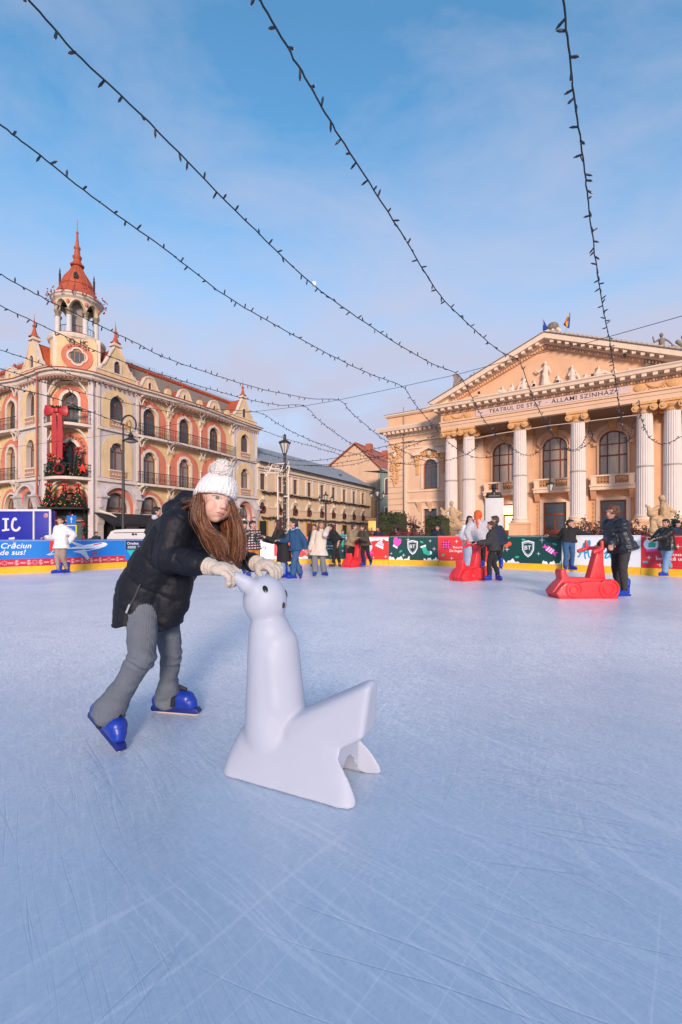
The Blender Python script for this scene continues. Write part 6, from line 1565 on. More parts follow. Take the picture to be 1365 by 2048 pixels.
def triple(px, py_top, Y, label):
    p = at(px, 1075, Y); s = (HY-py_top)/F*Y+CH; root = empty('street_lamp', (p.x, Y, 0), label, 'street lamp', 'three-armed lantern lamps'); post(p.x, Y, s*.8, .07, .05, root)
    k = Y/F
    lantern_head(Vector((p.x, Y, s-19*k)), 19*k/1.2, root, n=6)
    b = MB()
    for sg in (-1, 1):
        b.tube([(p.x, Y, s-24*k), (p.x+sg*5*k, Y, s-26*k), (p.x+sg*10*k, Y, s-25*k), (p.x+sg*12.5*k, Y, s-21*k)], 1.0*k, 5); lantern_head(Vector((p.x+sg*12.5*k, Y, s-22*k)), 13*k/1.2*1.1, root, n=6)
    b.tube([(p.x, Y, s*.78), (p.x, Y, s-18*k)], .05, 6)
    b.build('lamp_arms', iron, root)
triple(652, 982, 27, 'black three-armed lantern lamp in front of the long beige building')
triple(755, 974, 26, 'black three-armed lantern lamp left of the theatre corner')
# warm lit kiosk lamp behind
kb = at(745, 1075, 40); kk = empty('lit_kiosk', (kb.x, 40, 0), 'small warmly lit kiosk glowing yellow beside the gabled house', 'kiosk')
b = MB(); b.box(kb.x-.45, kb.x+.45, 40, 41, 0, 1.5); b.box(kb.x-.6, kb.x+.6, 39.8, 41.2, 2.5, 2.7); b.build('kiosk_body', wfr, kk)
b = MB(); b.box(kb.x-.32, kb.x+.32, 39.99, 40.9, 1.6, 2.5); b.build('lit_window', mat('kiosk_glow', (.6, .33, .08), .5, emit=(1, .5, .08), estr=.2), kk)
# ---------------------------------------------------------------- blue container, signs, van, awning
Yk = 17.5; x0 = at(-60, 1075, Yk).x; x1 = at(101, 1075, Yk).x; zt = lambda py, Y=17.5: CH+(HY-py)/F*Y
ck = empty('blue_hoarding', ((x0+x1)/2, Yk, 0), 'royal blue hoarding with white frame and white lettering, left edge behind the boards', 'hoarding')
cblue = mat('container_blue', (.01, .015, .33), .4, var=.08); cwh = mat('container_white', (.65, .66, .72), .5)
MK = frame_M((x1, Yk, 0), R(-176.5)+math.pi) if False else Matrix.Translation((x1, Yk, 0)) @ Matrix.Rotation(R(-1.5), 4, 'Z')
wd = x1-x0; ht = zt(1020)
b = MB(MK); b.box(-wd, 0, .02, .30, .02, ht-.02); bevelled(b.build('body', cblue, ck), .02)
b = MB(MK); b.box(-wd, .03, -.03, .019, ht-.05, ht+.03); b.box(-.03, .04, -.03, .019, 0, ht-.051); k = 33/F*Yk; b.box(-k-.03, -k+.03, -.03, .019, .1, ht-.051); b.build('white_frame', cwh, ck)
tx_ = MB(MK)
def mkstroke(mb, pts, w, y):
    c = spline([(x, z, 0) for x, z in pts], 6)
    for i in range(len(c)-1):
        t0 = (c[min(i+1, len(c)-1)]-c[max(i-1, 0)]).normalized(); t1 = (c[min(i+2, len(c)-1)]-c[i]).normalized(); n0 = Vector((-t0.y, t0.x, 0))*w; n1 = Vector((-t1.y, t1.x, 0))*w
        a, b2, c2, d2 = c[i]+n0, c[i+1]+n1, c[i+1]-n1, c[i]-n0; mb.add([(v.x, y, v.y) for v in (a, b2, c2, d2)], [(0, 1, 2, 3)])
X = lambda px: (px-101)/F*Yk; Z = lambda py: zt(py)
mkstroke(tx_, [(X(10), Z(1038)), (X(10), Z(1060))], .05, .008); mkstroke(tx_, [(X(3), Z(1038)), (X(16), Z(1038))], .035, .012); mkstroke(tx_, [(X(2), Z(1061)), (X(17), Z(1059))], .035, .012)
mkstroke(tx_, [(X(32), Z(1040)), (X(28), Z(1037)), (X(24), Z(1043)), (X(23), Z(1054)), (X(27), Z(1060)), (X(34), Z(1060)), (X(39), Z(1054))], .045, .008)
mkstroke(tx_, [(X(-14), Z(1037)), (X(-14), Z(1060))], .05, .008); mkstroke(tx_, [(X(-22), Z(1037)), (X(-4), Z(1037))], .04, .012); mkstroke(tx_, [(X(16), Z(1078)), (X(28), Z(1076))], .04, .008)
tx_.build('white_lettering', cwh, ck)
b = MB(MK); b.cyl((0, 0), .09, .09, 0, .01, 14, M=Matrix.Translation((X(92), .016, Z(1031))) @ Matrix.Rotation(R(90), 4, 'X')); b.build('round_emblem', mat('emblem_red_white', (.5, .25, .3), .5, var=.8, vscale=9), ck)
# signs
sY = 22; sx_ = at(144, 1075, sY).x; zt = lambda py, Y=22: CH+(HY-py)/F*Y
M = Matrix.Translation((sx_, sY, 0))
sb = mat('sign_blue', (.01, .15, .55), .4, var=.05); syl = mat('sign_yellow', (.85, .65, .02), .4, var=.05)
sg_ = empty('road_sign', (sx_, sY, 0), 'blue square one-way sign with white arrow, above the yellow-edged crossing sign', 'road sign')
k = sY/F; b = MB(M); b.box(-9.5*k, 9.5*k, -.03, 0, zt(1049), zt(1031)); b.build('plate', sb, sg_)
b = MB(M); a = 1*k; b.prism([(-.7*k, zt(1046)), (.7*k, zt(1046)), (.7*k, zt(1039)), (2.6*k, zt(1039)), (0, zt(1034)), (-2.6*k, zt(1039)), (-.7*k, zt(1039))], -.036, -.031); b.build('arrow', cwh, sg_)
b = MB(M); b.cyl((0, .06), .04, .04, 0, zt(1029), 8); b.build('pole', mat('sign_pole_grey', (.4, .4, .42), .4, .5), sg_)
s2 = empty('road_sign', (sx_, sY-.01, 1.0), 'yellow-edged blue pedestrian crossing sign below the one-way sign', 'road sign')
b = MB(M); b.box(-11*k, 11*k, -.05, -.01, zt(1071), zt(1050)); b.build('yellow_backing', syl, s2)
b = MB(M); b.box(-9*k, 9*k, -.056, -.051, zt(1069), zt(1052)); b.build('plate', sb, s2)
b = MB(M); b.prism([(-5*k, zt(1066)), (5*k, zt(1066)), (0, zt(1056))], -.062, -.057); pw = b.build('triangle', cwh, s2)
b = MB(M); b.ell((.3*k, -.066, zt(1060)), .7*k, .004, .7*k, n=8, m=6); b.tube([(.2*k, -.066, zt(1061)), (0, -.066, zt(1063.3)), (-1*k, -.066, zt(1065.5))], .5*k, 4); b.tube([(0, -.066, zt(1063)), (1.4*k, -.066, zt(1065.5))], .45*k, 4); b.tube([(.2*k, -.066, zt(1061.5)), (1.6*k, -.066, zt(1063))], .35*k, 4); b.build('walker_symbol', dkl, pw)
# awning at the hotel terrace
aw = MR @ Vector((3, -2, 0)); awn = empty('awning', (aw.x, aw.y, 0), 'long black fabric awning over the hotel terrace, behind the white van', 'awning')
blkf = mat('black_canvas', (.012, .013, .018), .75, var=.3, vscale=2)
b = MB(MR); b.add([(-.4, -.45, 3.0), (14, -.45, 3.0), (14, -3.2, 2.1), (-.6, -3.2, 2.1), (14, -3.2, 1.85), (-.6, -3.2, 1.85), (-.4, -.45, 2.92), (14, -.45, 2.92)], [(0, 1, 2, 3), (3, 2, 4, 5), (6, 7, 4, 5), (0, 3, 5, 6), (1, 7, 4, 2)]); b.build('canvas', blkf, awn)
b = MB(MR)
for x in (-.5, 4.5, 9.5, 13.8): b.tube([(x, -3.1, 0), (x, -3.1, 2.0)], .04, 6)
b.box(-.5, 13.9, -3.0, -.5, .02, .06); b.build('support_posts', iron, awn)
b = MB(MR)
for x in (0, 5.2): b.capsule(MR.inverted() @ (MR @ Vector((x, -.8, 3.05))), Vector((x+.5, -2.0, 2.75)), .09, .05, 6, 2) if False else b.tube([(x, -.6, 3.1), (x+.2, -1.6, 2.85), (x+.25, -2.3, 2.6)], [.13, .08, .03], 6)
b.build('folding_arms', crm, awn)
hd = empty('terrace_heater', MR @ Vector((2.5, -2.6, 0)), 'glowing orange patio heater under the black awning', 'heater'); b = MB(MR); b.tube([(2.5, -2.6, 0), (2.5, -2.6, 1.5)], .04, 6); b.build('stand', iron, hd)
b = MB(MR); b.ell((2.5, -2.6, 1.55), .34, .2, .1, n=12, m=6); b.build('heating_element', mat('heater_glow', (.9, .4, .1), .5, emit=(1, .4, .1), estr=2.5), hd)
# white van parked behind the boards
vY = 19.0; vx0, vx1 = at(214, 1075, vY).x, at(345, 1075, vY).x; zt = lambda py, Y=19: CH+(HY-py)/F*Y
van = empty('parked_van', ((vx0+vx1)/2, vY, 0), 'white van parked behind the boards, only its rounded roof showing left of the girl', 'van')
vw = mat('van_white_paint', (.62, .6, .6), .25, var=.03, coat=.6); h = zt(1058)
prof = [(vx0, .5), (vx0+.0, 1.0), (vx0+.06, h-.28), (vx0+.16, h-.1), (vx0+.35, h-.03), (vx0+.8, h), (vx1+1.2, h), (vx1+1.5, h-.1), (vx1+2.0, 1.15), (vx1+2.6, .98), (vx1+2.7, .5)]
b = MB(); b.prism(prof, vY, vY+1.8); bevelled(b.build('body', vw, van), .09, 3, 25)
b = MB(); b.prism([(vx1+.75, h-.2), (vx1+1.35, h-.2), (vx1+1.8, 1.15), (vx1+.75, 1.15)], vY-.012, vY-.002); b.build('side_window', gls, van)
b = MB(); b.ell((vx0+1.1, vY-.01, h-.22), .06, .02, .05); b.ell((vx0+1.22, vY-.01, h-.22), .05, .02, .04); b.build('printed_emblem', drk, van)
b = MB(); b.tube([(vx0+.3, vY-.01, h-.16), (vx1-.4, vY-.01, h-.12)], .012, 4); b.build('roof_gutter', drk, van)
for x in (vx0+.7, vx1+1.9):
    b = MB(); b.cyl((0, 0), .33, .33, 0, .22, 18, M=Matrix.Translation((x, vY+.1, .33)) @ Matrix.Rotation(R(90), 4, 'X')); w_ = b.build('wheel', drk, van)
    b = MB(); b.cyl((0, 0), .2, .2, .22, .24, 14, M=Matrix.Translation((x, vY+.1, .33)) @ Matrix.Rotation(R(90), 4, 'X')); b.build('rim', mat('wheel_rim', (.4, .4, .42), .3, .7), w_)
# market parasol roof seen behind shrubs
uY = 27; ux = at(815, 1075, uY).x; um = empty('market_stall', (ux, uY, 0), 'small market stall with curved dark roof and red front, behind the purple shrubs', 'stall'); b = MB(Matrix.Translation((ux, uY, 0)))
zr_ = CH+(HY-1046)/F*uY
b.add([(-.75+1.5*i/10, y, zr_-.25+.25*math.sin(math.pi*i/10)) for y in (-.3, .9) for i in range(11)], [(i, i+1, 12+i, 11+i) for i in range(10)]); o = b.build('curved_roof', drk, um); o.modifiers.new('s', 'SOLIDIFY').thickness = .08
b = MB(Matrix.Translation((ux, uY, 0))); b.box(-.7, .7, 0, .8, .02, zr_-.5); b.build('front', mat('stall_red', (.45, .05, .07), .6), um)
b = MB(Matrix.Translation((ux, uY, 0)))
for x in (-.68, .68): b.tube([(x, .0, 0), (x, 0, zr_-.25)], .03, 5)
b.build('posts', cwh, um)
# ---------------------------------------------------------------- light strings
wire = mat('cable_black', (.012, .014, .018), .6, var=.2); bulbm = mat('bulb_holder', (.015, .02, .035), .35, var=.3); bulbt = mat('bulb_tip', (.4, .42, .45), .2)
_bm = MB(); _bm.cyl((0, 0), .0075, .0095, 0, .045, 7); _bm.cyl((0, 0), .0075, .004, .045, .062, 7); _bm.cur = 1; _bm.cyl((0, 0), .005, .002, .062, .068, 6)
BULB = _bm.mesh('bulb_mesh'); BULB.materials.append(bulbm); BULB.materials.append(bulbt)
def light_string(label, pts, spacing, seed, r=.0065, kink=True, bs=1.0, tail=None, maxn=95):
    """pts: (px, py, z) with z the real height; depth follows from height"""
    random.seed(seed)
    P3 = []
    for px, py, z in pts: Y = (z-CH)*F/(HY-py); P3.append(at(px, py, Y))
    sm_ = spline(P3, 8); root = empty('string_lights', sm_[0], label, 'string lights', 'strings of fairy lights over the rink')
    L_ = [0]
    for a, c in zip(sm_, sm_[1:]): L_.append(L_[-1]+(c-a).length)
    b = MB(); b.tube([p+Vector((random.gauss(0, .003), 0, random.gauss(0, .003))) for p in sm_], r, 5); b.build('cable', wire, root)
    n = min(maxn, int(L_[-1]/spacing)); i = 0
    for k in range(n):
        s = (k+.5+random.uniform(-.3, .3))*L_[-1]/n
        while i < len(L_)-2 and L_[i+1] < s: i += 1
        while i > 0 and L_[i] > s: i -= 1
        t = (s-L_[i])/(L_[i+1]-L_[i]+1e-9); p = sm_[i].lerp(sm_[i+1], t); d = (sm_[i+1]-sm_[i]).normalized()
        v = d.orthogonal().normalized(); v.rotate(Quaternion(d, random.random()*6.28)); v = (v+Vector((0, 0, -.5 if random.random() < .7 else .3))+d*random.uniform(-.5, .5)).normalized()
        o = bpy.data.objects.new('bulb', BULB); COL.objects.link(o); o.parent = root; o.location = p-root.location; o.rotation_mode = 'QUATERNION'; o.rotation_quaternion = v.to_track_quat('Z', 'Y'); o.scale = (bs, bs, bs)
    return root
Zs = 4.1
S = lambda L_, z=Zs: [(x, y, z) for x, y in L_]
light_string('rightmost string of fairy lights crossing the sky almost vertically', S([(1124, -40), (1135, 75), (1150, 205), (1168, 330), (1180, 430), (1192, 520), (1207, 620), (1218, 672)])+[(1227, 730, 3.9), (1238, 810, 3.6), (1247, 862, 3.4), (1254, 885, 3.3), (1262, 868, 3.35), (1268, 835, 3.5)], .125, 1)
light_string('string of fairy lights from the top centre down to the theatre pediment', S([(498, -40), (520, 0), (590, 118), (640, 205), (700, 305), (800, 460), (880, 590), (950, 660), (1000, 702), (1033, 717)])+[(1047, 740, 3.95), (1064, 790, 3.75), (1084, 830, 3.6), (1104, 865, 3.5), (1126, 893, 3.4), (1145, 900, 3.4), (1165, 888, 3.45), (1180, 855, 3.6)], .125, 2)
light_string('string of fairy lights starting at the top left corner, with a white box clipped on', S([(30, -35), (60, 0), (165, 118), (320, 265), (470, 420), (628, 570), (760, 665), (860, 725), (915, 748)])+[(938, 783, 3.9), (966, 836, 3.7), (995, 872, 3.6), (1018, 892, 3.5), (1045, 908, 3.45), (1062, 910, 3.45), (1082, 898, 3.5), (1096, 880, 3.55)], .12, 3)
light_string('string of fairy lights passing just above the hotel spire to the left theatre wing', S([(-30, 226), (0, 248), (80, 310), (200, 405), (330, 498), (450, 590), (560, 655), (680, 720), (750, 752), (805, 773)])+[(830, 808, 3.9), (859, 842, 3.7), (891, 879, 3.6), (931, 907, 3.5), (961, 916, 3.5), (991, 911, 3.5)], .125, 4)
light_string('string of fairy lights passing in front of the open columns of the hotel tower', S([(-30, 532), (0, 548), (60, 582), (160, 632), (260, 680), (330, 715), (430, 750), (520, 777), (620, 797), (678, 800)])+[(700, 822, 3.95), (720, 840, 3.85), (760, 873, 3.7), (790, 893, 3.6), (840, 918, 3.5), (880, 928, 3.5)], .13, 5)
light_string('string of fairy lights passing in front of the lettering on the hotel tower', S([(-30, 596), (0, 611), (112, 664), (200, 705), (300, 742), (400, 772), (500, 800), (560, 810), (608, 812)])+[(640, 842, 3.9), (680, 872, 3.75), (730, 903, 3.6), (780, 925, 3.5), (830, 925, 3.5)], .13, 6)
light_string('string of fairy lights across the hotel cornice, ending above the long grey roof', S([(-30, 686), (0, 699), (75, 725), (150, 751), (270, 785), (400, 815), (515, 825)])+[(560, 850, 3.85), (620, 880, 3.7), (690, 903, 3.6), (760, 917, 3.5)], .13, 7)
light_string('lowest string of fairy lights across the hotel windows, level with the big red bow', S([(-30, 728), (0, 737), (100, 768), (215, 798), (330, 822), (430, 842), (520, 860)])+[(580, 880, 3.85), (640, 897, 3.7), (690, 912, 3.6)], .13, 8)
far_ = [([(0, 770), (120, 800), (250, 850), (400, 900), (520, 925), (640, 930), (760, 912)], 'faint far string of lights sagging across the first-floor hotel windows'), ([(520, 905), (600, 922), (680, 915), (760, 895), (830, 880)], 'far string of lights sagging over the grey roof towards the gabled house'), ([(590, 930), (680, 932), (740, 920), (800, 900), (870, 872)], 'far string of lights rising from the long building to the theatre wing'), ([(780, 925), (840, 930), (890, 922), (940, 905), (960, 880)], 'far string of lights sagging across the theatre wing window'), ([(1278, 800), (1283, 835), (1292, 862), (1305, 880), (1330, 888), (1370, 870)], 'short string of lights looping in front of the last two theatre columns'), ([(1180, 855), (1184, 880), (1150, 902), (1120, 895)], 'short looped string of lights between the third and fourth theatre columns')]
for i, (L_, lab) in enumerate(far_): light_string(lab, S(L_, 3.6), .2, 20+i, .008, maxn=60, bs=1.1)
# plain tension cable the strings hang from
cabp = [(-60, 905), (250, 866), (478, 827), (608, 812), (678, 800), (805, 773), (915, 749), (1033, 717), (1174, 686), (1365, 632), (1420, 617)]
b = MB(); b.tube([at(x, y, 3.1*F/(HY-y)) for x, y in cabp], .005, 5); tag(b.build('support_cable', wire), 'thin straight steel cable crossing the sky that the light strings hang from', 'cable')
b = MB(); b.tube([at(x, y, 32) for x, y in ((935, 880), (1000, 867), (1100, 851), (1180, 842), (1275, 830))], .03, 5); tag(b.build('inner_cable', mat('pale_cable', (.5, .4, .35), .6)), 'pale taut cable running between the theatre columns at capital height', 'cable')
b = MB(); c = at(629, 570, 3.1*F/(HY-570)); b.box(c.x-.022, c.x+.022, c.y-.02, c.y+.02, c.z-.01, c.z+.035); b2 = b.build('junction_box', mat('white_plastic', (.75, .74, .72), .4)); bevelled(b2, .004); tag(b2, 'small white junction box clipped to the longest light string in mid sky', 'junction box')
# ---------------------------------------------------------------- people
skin = mat('skin', (1, 1, 1), .5, var=.05, vscale=20, vcol=True, sss=.06)
def fab(name, c, **k):
    d = dict(rough=.85, var=.14, vscale=9, bump=.25, bscale=60); d.update(k); return mat(name, c, **d)
skate_blue = mat('skate_blue', (.008, .035, .34), .35, var=.1, vscale=12); blade_m = mat('skate_blade', (.6, .6, .62), .3, .8); skate_blk = mat('skate_black', (.01, .01, .012), .5)
CAM = Vector((0, 0, CH))
def ik(a, c, l1, l2, pole):
    """joint between a and c bending towards pole; c is pulled in when out of reach"""
    d = c-a; L_ = d.length; mx = (l1+l2)*.995
    if L_ > mx: k = L_/mx; l1 *= k; l2 *= k
    L_ = max(L_, abs(l1-l2)*1.05+.01); dn = d.normalized(); x = (l1*l1-l2*l2+L_*L_)/(2*L_); h = math.sqrt(max(0, l1*l1-x*x))
    p = pole-dn*pole.dot(dn); p = p.normalized() if p.length > 1e-5 else dn.orthogonal().normalized()
    return a+dn*x+p*h
def hand_shape(mb, w, d, side, up, s, curl=.5, grip=False):
    """w wrist, d direction of the hand, up = back of the hand normal, side = thumb side"""
    d = d.normalized(); up = (up-d*up.dot(d)).normalized(); sd = d.cross(up).normalized()*side
    B = Matrix((sd, d, up)).transposed()
    palm = w+d*.045*s; mb.ell(palm, .04*s, .05*s, .016*s, B, 12, 8)
    for i, (off, ln) in enumerate(((.028, .075), (.0095, .085), (-.0095, .08), (-.028, .062))):
        k = w+d*.085*s+sd*off*s; c1 = .35*curl+.1*i*.2; c2 = 1.0*curl; l = ln*s
        a1 = (d*math.cos(c1)-up*math.sin(c1)); a2 = (d*math.cos(c1+c2)-up*math.sin(c1+c2)); a3 = (d*math.cos(c1+1.8*c2)-up*math.sin(c1+1.8*c2))
        j1 = k+a1*l*.45; j2 = j1+a2*l*.32; j3 = j2+a3*l*.26; r = .0088*s
        mb.capsule(w+d*.05*s+sd*off*.8*s, k, r*1.1, r*1.05, 8, 3); mb.capsule(k, j1, r*1.05, r, 8, 3); mb.capsule(j1, j2, r, r*.95, 8, 3); mb.capsule(j2, j3, r*.95, r*.8, 8, 3)
    t0 = w+d*.018*s+sd*.026*s; t1 = t0+(sd*.75+d*.6-up*.25*(1+curl)).normalized()*.036*s; t2 = t1+(d*.8+sd*.25-up*.6*curl).normalized()*.032*s
    mb.capsule(t0, t1, .013*s, .0105*s, 8, 3); mb.capsule(t1, t2, .0105*s, .0085*s, 8, 3)
def head_shape(mb, H, hf, hu, hr, k, child=False):
    """H head centre, hf forward, hu up, hr person's right, k = head height / .23"""
    B = Matrix((hr, hf, hu)).transposed(); P_ = lambda x, y, z: H+hr*x*k+hf*y*k+hu*z*k
    mb.ell(P_(0, -.012, .028), .073*k, .09*k, .085*k, B, 22, 14)
    mb.ell(P_(0, .012, -.02), .06*k, .072*k, .085*k, B, 20, 12)
    mb.ell(P_(0, .036, -.068), .036*k, .038*k, .034*k, B, 14, 9)
    for s in (-1, 1):
        mb.ell(P_(s*.033, .045, -.028), .03*k, .03*k, .034*k, B, 12, 8)
        mb.ell(P_(s*.072, -.008, -.005), .010*k, .02*k, .032*k, B, 10, 8)
        if not child: mb.capsule(P_(s*.05, .062, .034), P_(s*.012, .078, .032), .009*k, .010*k, 8, 3)
    mb.capsule(P_(0, .072, .012), P_(0, .089 if child else .096, -.018), .007*k, (.0115 if child else .0125)*k, 9, 4)
    for s in (-1, 1): mb.ell(P_(s*.011, .088, -.023), .008*k, .008*k, .007*k, B, 8, 6)
    mb.ell(P_(0, .078, -.047), .022*k, .012*k, .007*k, B, 10, 6); mb.ell(P_(0, .075, -.058), .018*k, .012*k, .008*k, B, 10, 6)
def face_paint(H, hf, hu, hr, k, tone, eye=(.03, .02, .015), blush=.6, lip=(.5, .16, .13), lipw=.026, brow=(.10, .05, .03), esz=1.0):
    def f(p):
        d = p-H; x, y, z = d.dot(hr)/k, d.dot(hf)/k, d.dot(hu)/k; c = list(tone)
        if y > .03 and abs(z) < .12:
            g = math.exp(-(((abs(x)-.04)/.02)**2+((z+.03)/.022)**2)); c = [lerp(c[0], tone[0]*1.08, g*blush), lerp(c[1], tone[1]*.66, g*blush), lerp(c[2], tone[2]*.62, g*blush)]
            g = math.exp(-((x/.016)**2+((z+.018)/.014)**2))*.5; c = [c[0], c[1]*(1-g*.35), c[2]*(1-g*.35)]
            if abs(x) < lipw*(1-abs(z+.052)/.02) and abs(z+.052) < .011: c = list(lip) if abs(z+.0525) > .0018 else [v*.45 for v in lip]
            ex, ez = (abs(x)-.032)/esz, (z-.012)/esz
            if (ex/.0155)**2+(ez/.0072)**2 < 1: c = [.42, .38, .37]
            if (ex/.0078)**2+(ez/.0078)**2 < 1: c = list(eye)
            if abs((ex/.018)**2+(ez/.0095)**2-1) < .22 and ez > .001: c = [.16, .08, .06]
            if abs(ez-.024+ex*ex*14) < .0042 and abs(ex) < .019: c = list(brow)
        return c
    return f
def person(label, Y, head, hip, feet, face, hands=(None, None), h=1.6, cloth={}, tone=(.52, .28, .20), hair=(.03, .015, .01), style='short', look=None, lean=None, group=None, shoe='skate', headtilt=0, vox=None, dY=0, knee=None, hat=None, hem=.02, bw=1.0, headY=0, pole2=None):
    """build one person; all anchors are photo pixels at depth Y.  face = yaw of the chest (0 = to the camera, 90 = to the picture's right)"""
    S = h; k = h/1.62*1.0; k = .92*k+.08 if h > 1.3 else .95*k+.08
    f = Vector((math.sin(R(face)), -math.cos(R(face)), 0)); r = Vector((f.y, -f.x, 0)); up = Vector((0, 0, 1))
    H = at(head[0], head[1], Y+headY); P_ = at(hip[0], hip[1], Y)
    u = (H-P_).normalized()
    neck = H-u*.115*k-Vector((0, 0, .02*k)); C = neck-u*.055*S
    root = empty('person', (P_.x, Y, 0), label, 'person', group)
    lk = look if look is not None else face
    hf = Vector((math.sin(R(lk)), -math.cos(R(lk)), 0)); hu = (up*.9+u*.1).normalized()
    if headtilt: hu.rotate(Quaternion(Vector((0, 1, 0)), R(headtilt)))
    hf = (hf-hu*hf.dot(hu)).normalized(); hr = hf.cross(hu).normalized()
    # legs
    ank = []; ff = []
    for i, ft in enumerate(feet):
        px, py, dy, yw = (list(ft)+[0, face])[:4] if len(ft) < 4 else ft
        p = at(px, py, Y+dy); p.z = max(p.z, .0); d = Vector((math.sin(R(yw)), -math.cos(R(yw)), 0)); ank.append(p+Vector((0, 0, .10*S/1.6+.03))-d*.03); ff.append(d)
    hips = [P_+r*.055*S*bw, P_-r*.055*S*bw]
    if (ank[0]-hips[0]).length+(ank[1]-hips[1]).length > (ank[1]-hips[0]).length+(ank[0]-hips[1]).length: ank.reverse(); ff.reverse()
    ll = [min(.245*S, (ank[i]-hips[i]).length*.5*1.012) for i in range(2)]
    knees = [ik(hips[i], ank[i], ll[i], ll[i], knee or (f*.8+ff[i]*.3)) for i in range(2)]
    sh = [C+r*.096*S*bw+u*.01*S, C-r*.096*S*bw+u*.01*S]
    wr = []; el = []; hd = []
    for i, hh in enumerate(hands):
        s = 1 if i == 0 else -1
        if hh is None: w = sh[i]-u*.30*S+r*s*.05*S+f*.03*S; w.z = min(w.z, sh[i].z-.25*S)
        else: w = at(hh[0], hh[1], Y+(hh[2] if len(hh) > 2 else 0))
        pole = (-f*.7-up*.7+r*s*.35) if not (pole2 and i == 1) else (f*.9+r*s*.12-up*.3)
        rel = w-sh[i]; mxl = .335*S
        if rel.length > mxl*1.06: w = sh[i]+rel.normalized()*mxl*1.06
        e = ik(sh[i], w, .172*S, .158*S, pole); wr.append(w); el.append(e); hd.append((w-e).normalized())
    vox = vox or .0105
    # body: one continuous skin
    b = MB(); head_shape(b, H, hf, hu, hr, k)
    b.capsule(H-hu*.06*k-hf*.01*k, neck-u*.01, .045*k, .05*k)
    b.capsule(C, P_+u*.12*S, .085*S*.8, .07*S, sq=(f, .8)); b.capsule(C+r*.06*S, C-r*.06*S, .05*S, .05*S); b.capsule(P_+r*.03*S+u*.05*S, P_-r*.03*S+u*.05*S, .075*S, .075*S)
    for i in range(2):
        s = 1 if i == 0 else -1
        b.capsule(sh[i], el[i], .032*S, .025*S); b.capsule(el[i], wr[i], .025*S, .0165*S); hand_shape(b, wr[i], hd[i], -s, (up*.4+r*s*.8) if abs(hd[i].z) > .7 else up, S/1.62*1.0, .55)
        b.capsule(hips[i], knees[i], .052*S, .034*S); b.capsule(knees[i], ank[i], .034*S, .022*S); b.capsule(ank[i]-Vector((0, 0, .04)), ank[i]-Vector((0, 0, .045))+ff[i]*.12*S/1.6, .028, .024)
    me = remesh(b, vox*.85, 1); paint(me, face_paint(H, hf, hu, hr, k, tone)); place('body', me, skin, root)
    # trousers
    tr = cloth['legs']; fl = cloth.get('flare', 0); b = MB()
    for i in range(2):
        b.capsule(hips[i]+u*.03*S, knees[i], .062*S*bw, (.042+fl*.012)*S); e_ = ank[i]-Vector((0, 0, .0)); e_ = ank[i].lerp(knees[i], cloth.get('crop', .05)); b.capsule(knees[i], e_, (.042+fl*.012)*S, (.032+fl*.028)*S)
    b.capsule(P_+u*.09*S+r*.02*S, P_+u*.09*S-r*.02*S, .072*S*bw, .072*S*bw); b.capsule(P_+r*.03*S, P_-r*.03*S, .075*S*bw, .075*S*bw, sq=(f, .95))
    nzf = lambda p, n: .006*noise.noise(p*17+Vector((0, 0, p.z*9)))+.005*noise.noise(p*38)
    zc = min(a.z for a in ank)-.03
    place('trousers', remesh(b, vox*1.1, 1, disp=nzf, clamp=lambda p: Vector((p.x, p.y, max(p.z, zc)))), tr, root)
    # jacket
    jk = cloth['top']; pf = cloth.get('puff', .012); b = MB(); hemL = hem*S
    b.capsule(C+r*.045*S*bw-u*.02*S, P_+r*.038*S*bw, .068*S+pf*.5, .078*S+pf, sq=(f, .85)); b.capsule(C-r*.045*S*bw-u*.02*S, P_-r*.038*S*bw, .068*S+pf*.5, .078*S+pf, sq=(f, .85)); b.capsule(C-u*.03*S+f*.01, P_+u*.03*S+f*.012, .074*S+pf*.8, .078*S+pf)
    down = -u if hem < .06 else (-up*.8-u*.2).normalized()
    wd = cloth.get('coatw', 0)
    for s in (-1, 1): b.capsule(P_+r*s*.045*S*bw, P_+r*s*(.05+wd)*S*bw+down*hemL, .078*S+pf, .085*S+pf+wd*.3*S)
    b.capsule(P_, P_+down*hemL, .085*S+pf, .088*S+pf)
    b.capsule(neck+u*.005-f*.006, C, .052*k+pf*.5, .075*S)
    if cloth.get('collar', 1): b.capsule(neck+u*.012-f*.012+r*.02, neck+u*.012-f*.012-r*.02, .052*k, .052*k)
    if cloth.get('hood'): b.ell(neck-f*.06*k-u*.01, .085*k, .055*k, .07*k, Matrix((r, f, up)).transposed())
    for i in range(2):
        b.capsule(sh[i], el[i], .043*S+pf*.8, .035*S+pf); b.capsule(el[i], el[i].lerp(wr[i], cloth.get('sleeve', .95)), .035*S+pf, .026*S+pf*.7)
    hp = P_+down*hemL; nz2 = cloth.get('quilt', 0)
    def disp(p, n):
        t = (p-P_).dot(u); v = .008*noise.noise(p*13)+.005*noise.noise(p*33)
        if nz2: v += .011*abs(math.sin(t*math.pi/.09))-.006
        return v
    def clampj(p):
        d = (p-hp).dot(down)
        return p-down*d if d > 0 else p
    me = remesh(b, vox*1.1, 1, disp=disp, clamp=clampj)
    if 'paint' in cloth: paint(me, lambda p: cloth['paint'](p, P_, u, r, f, S, el, wr, sh))
    jo = place(cloth.get('name', 'jacket'), me, jk, root)
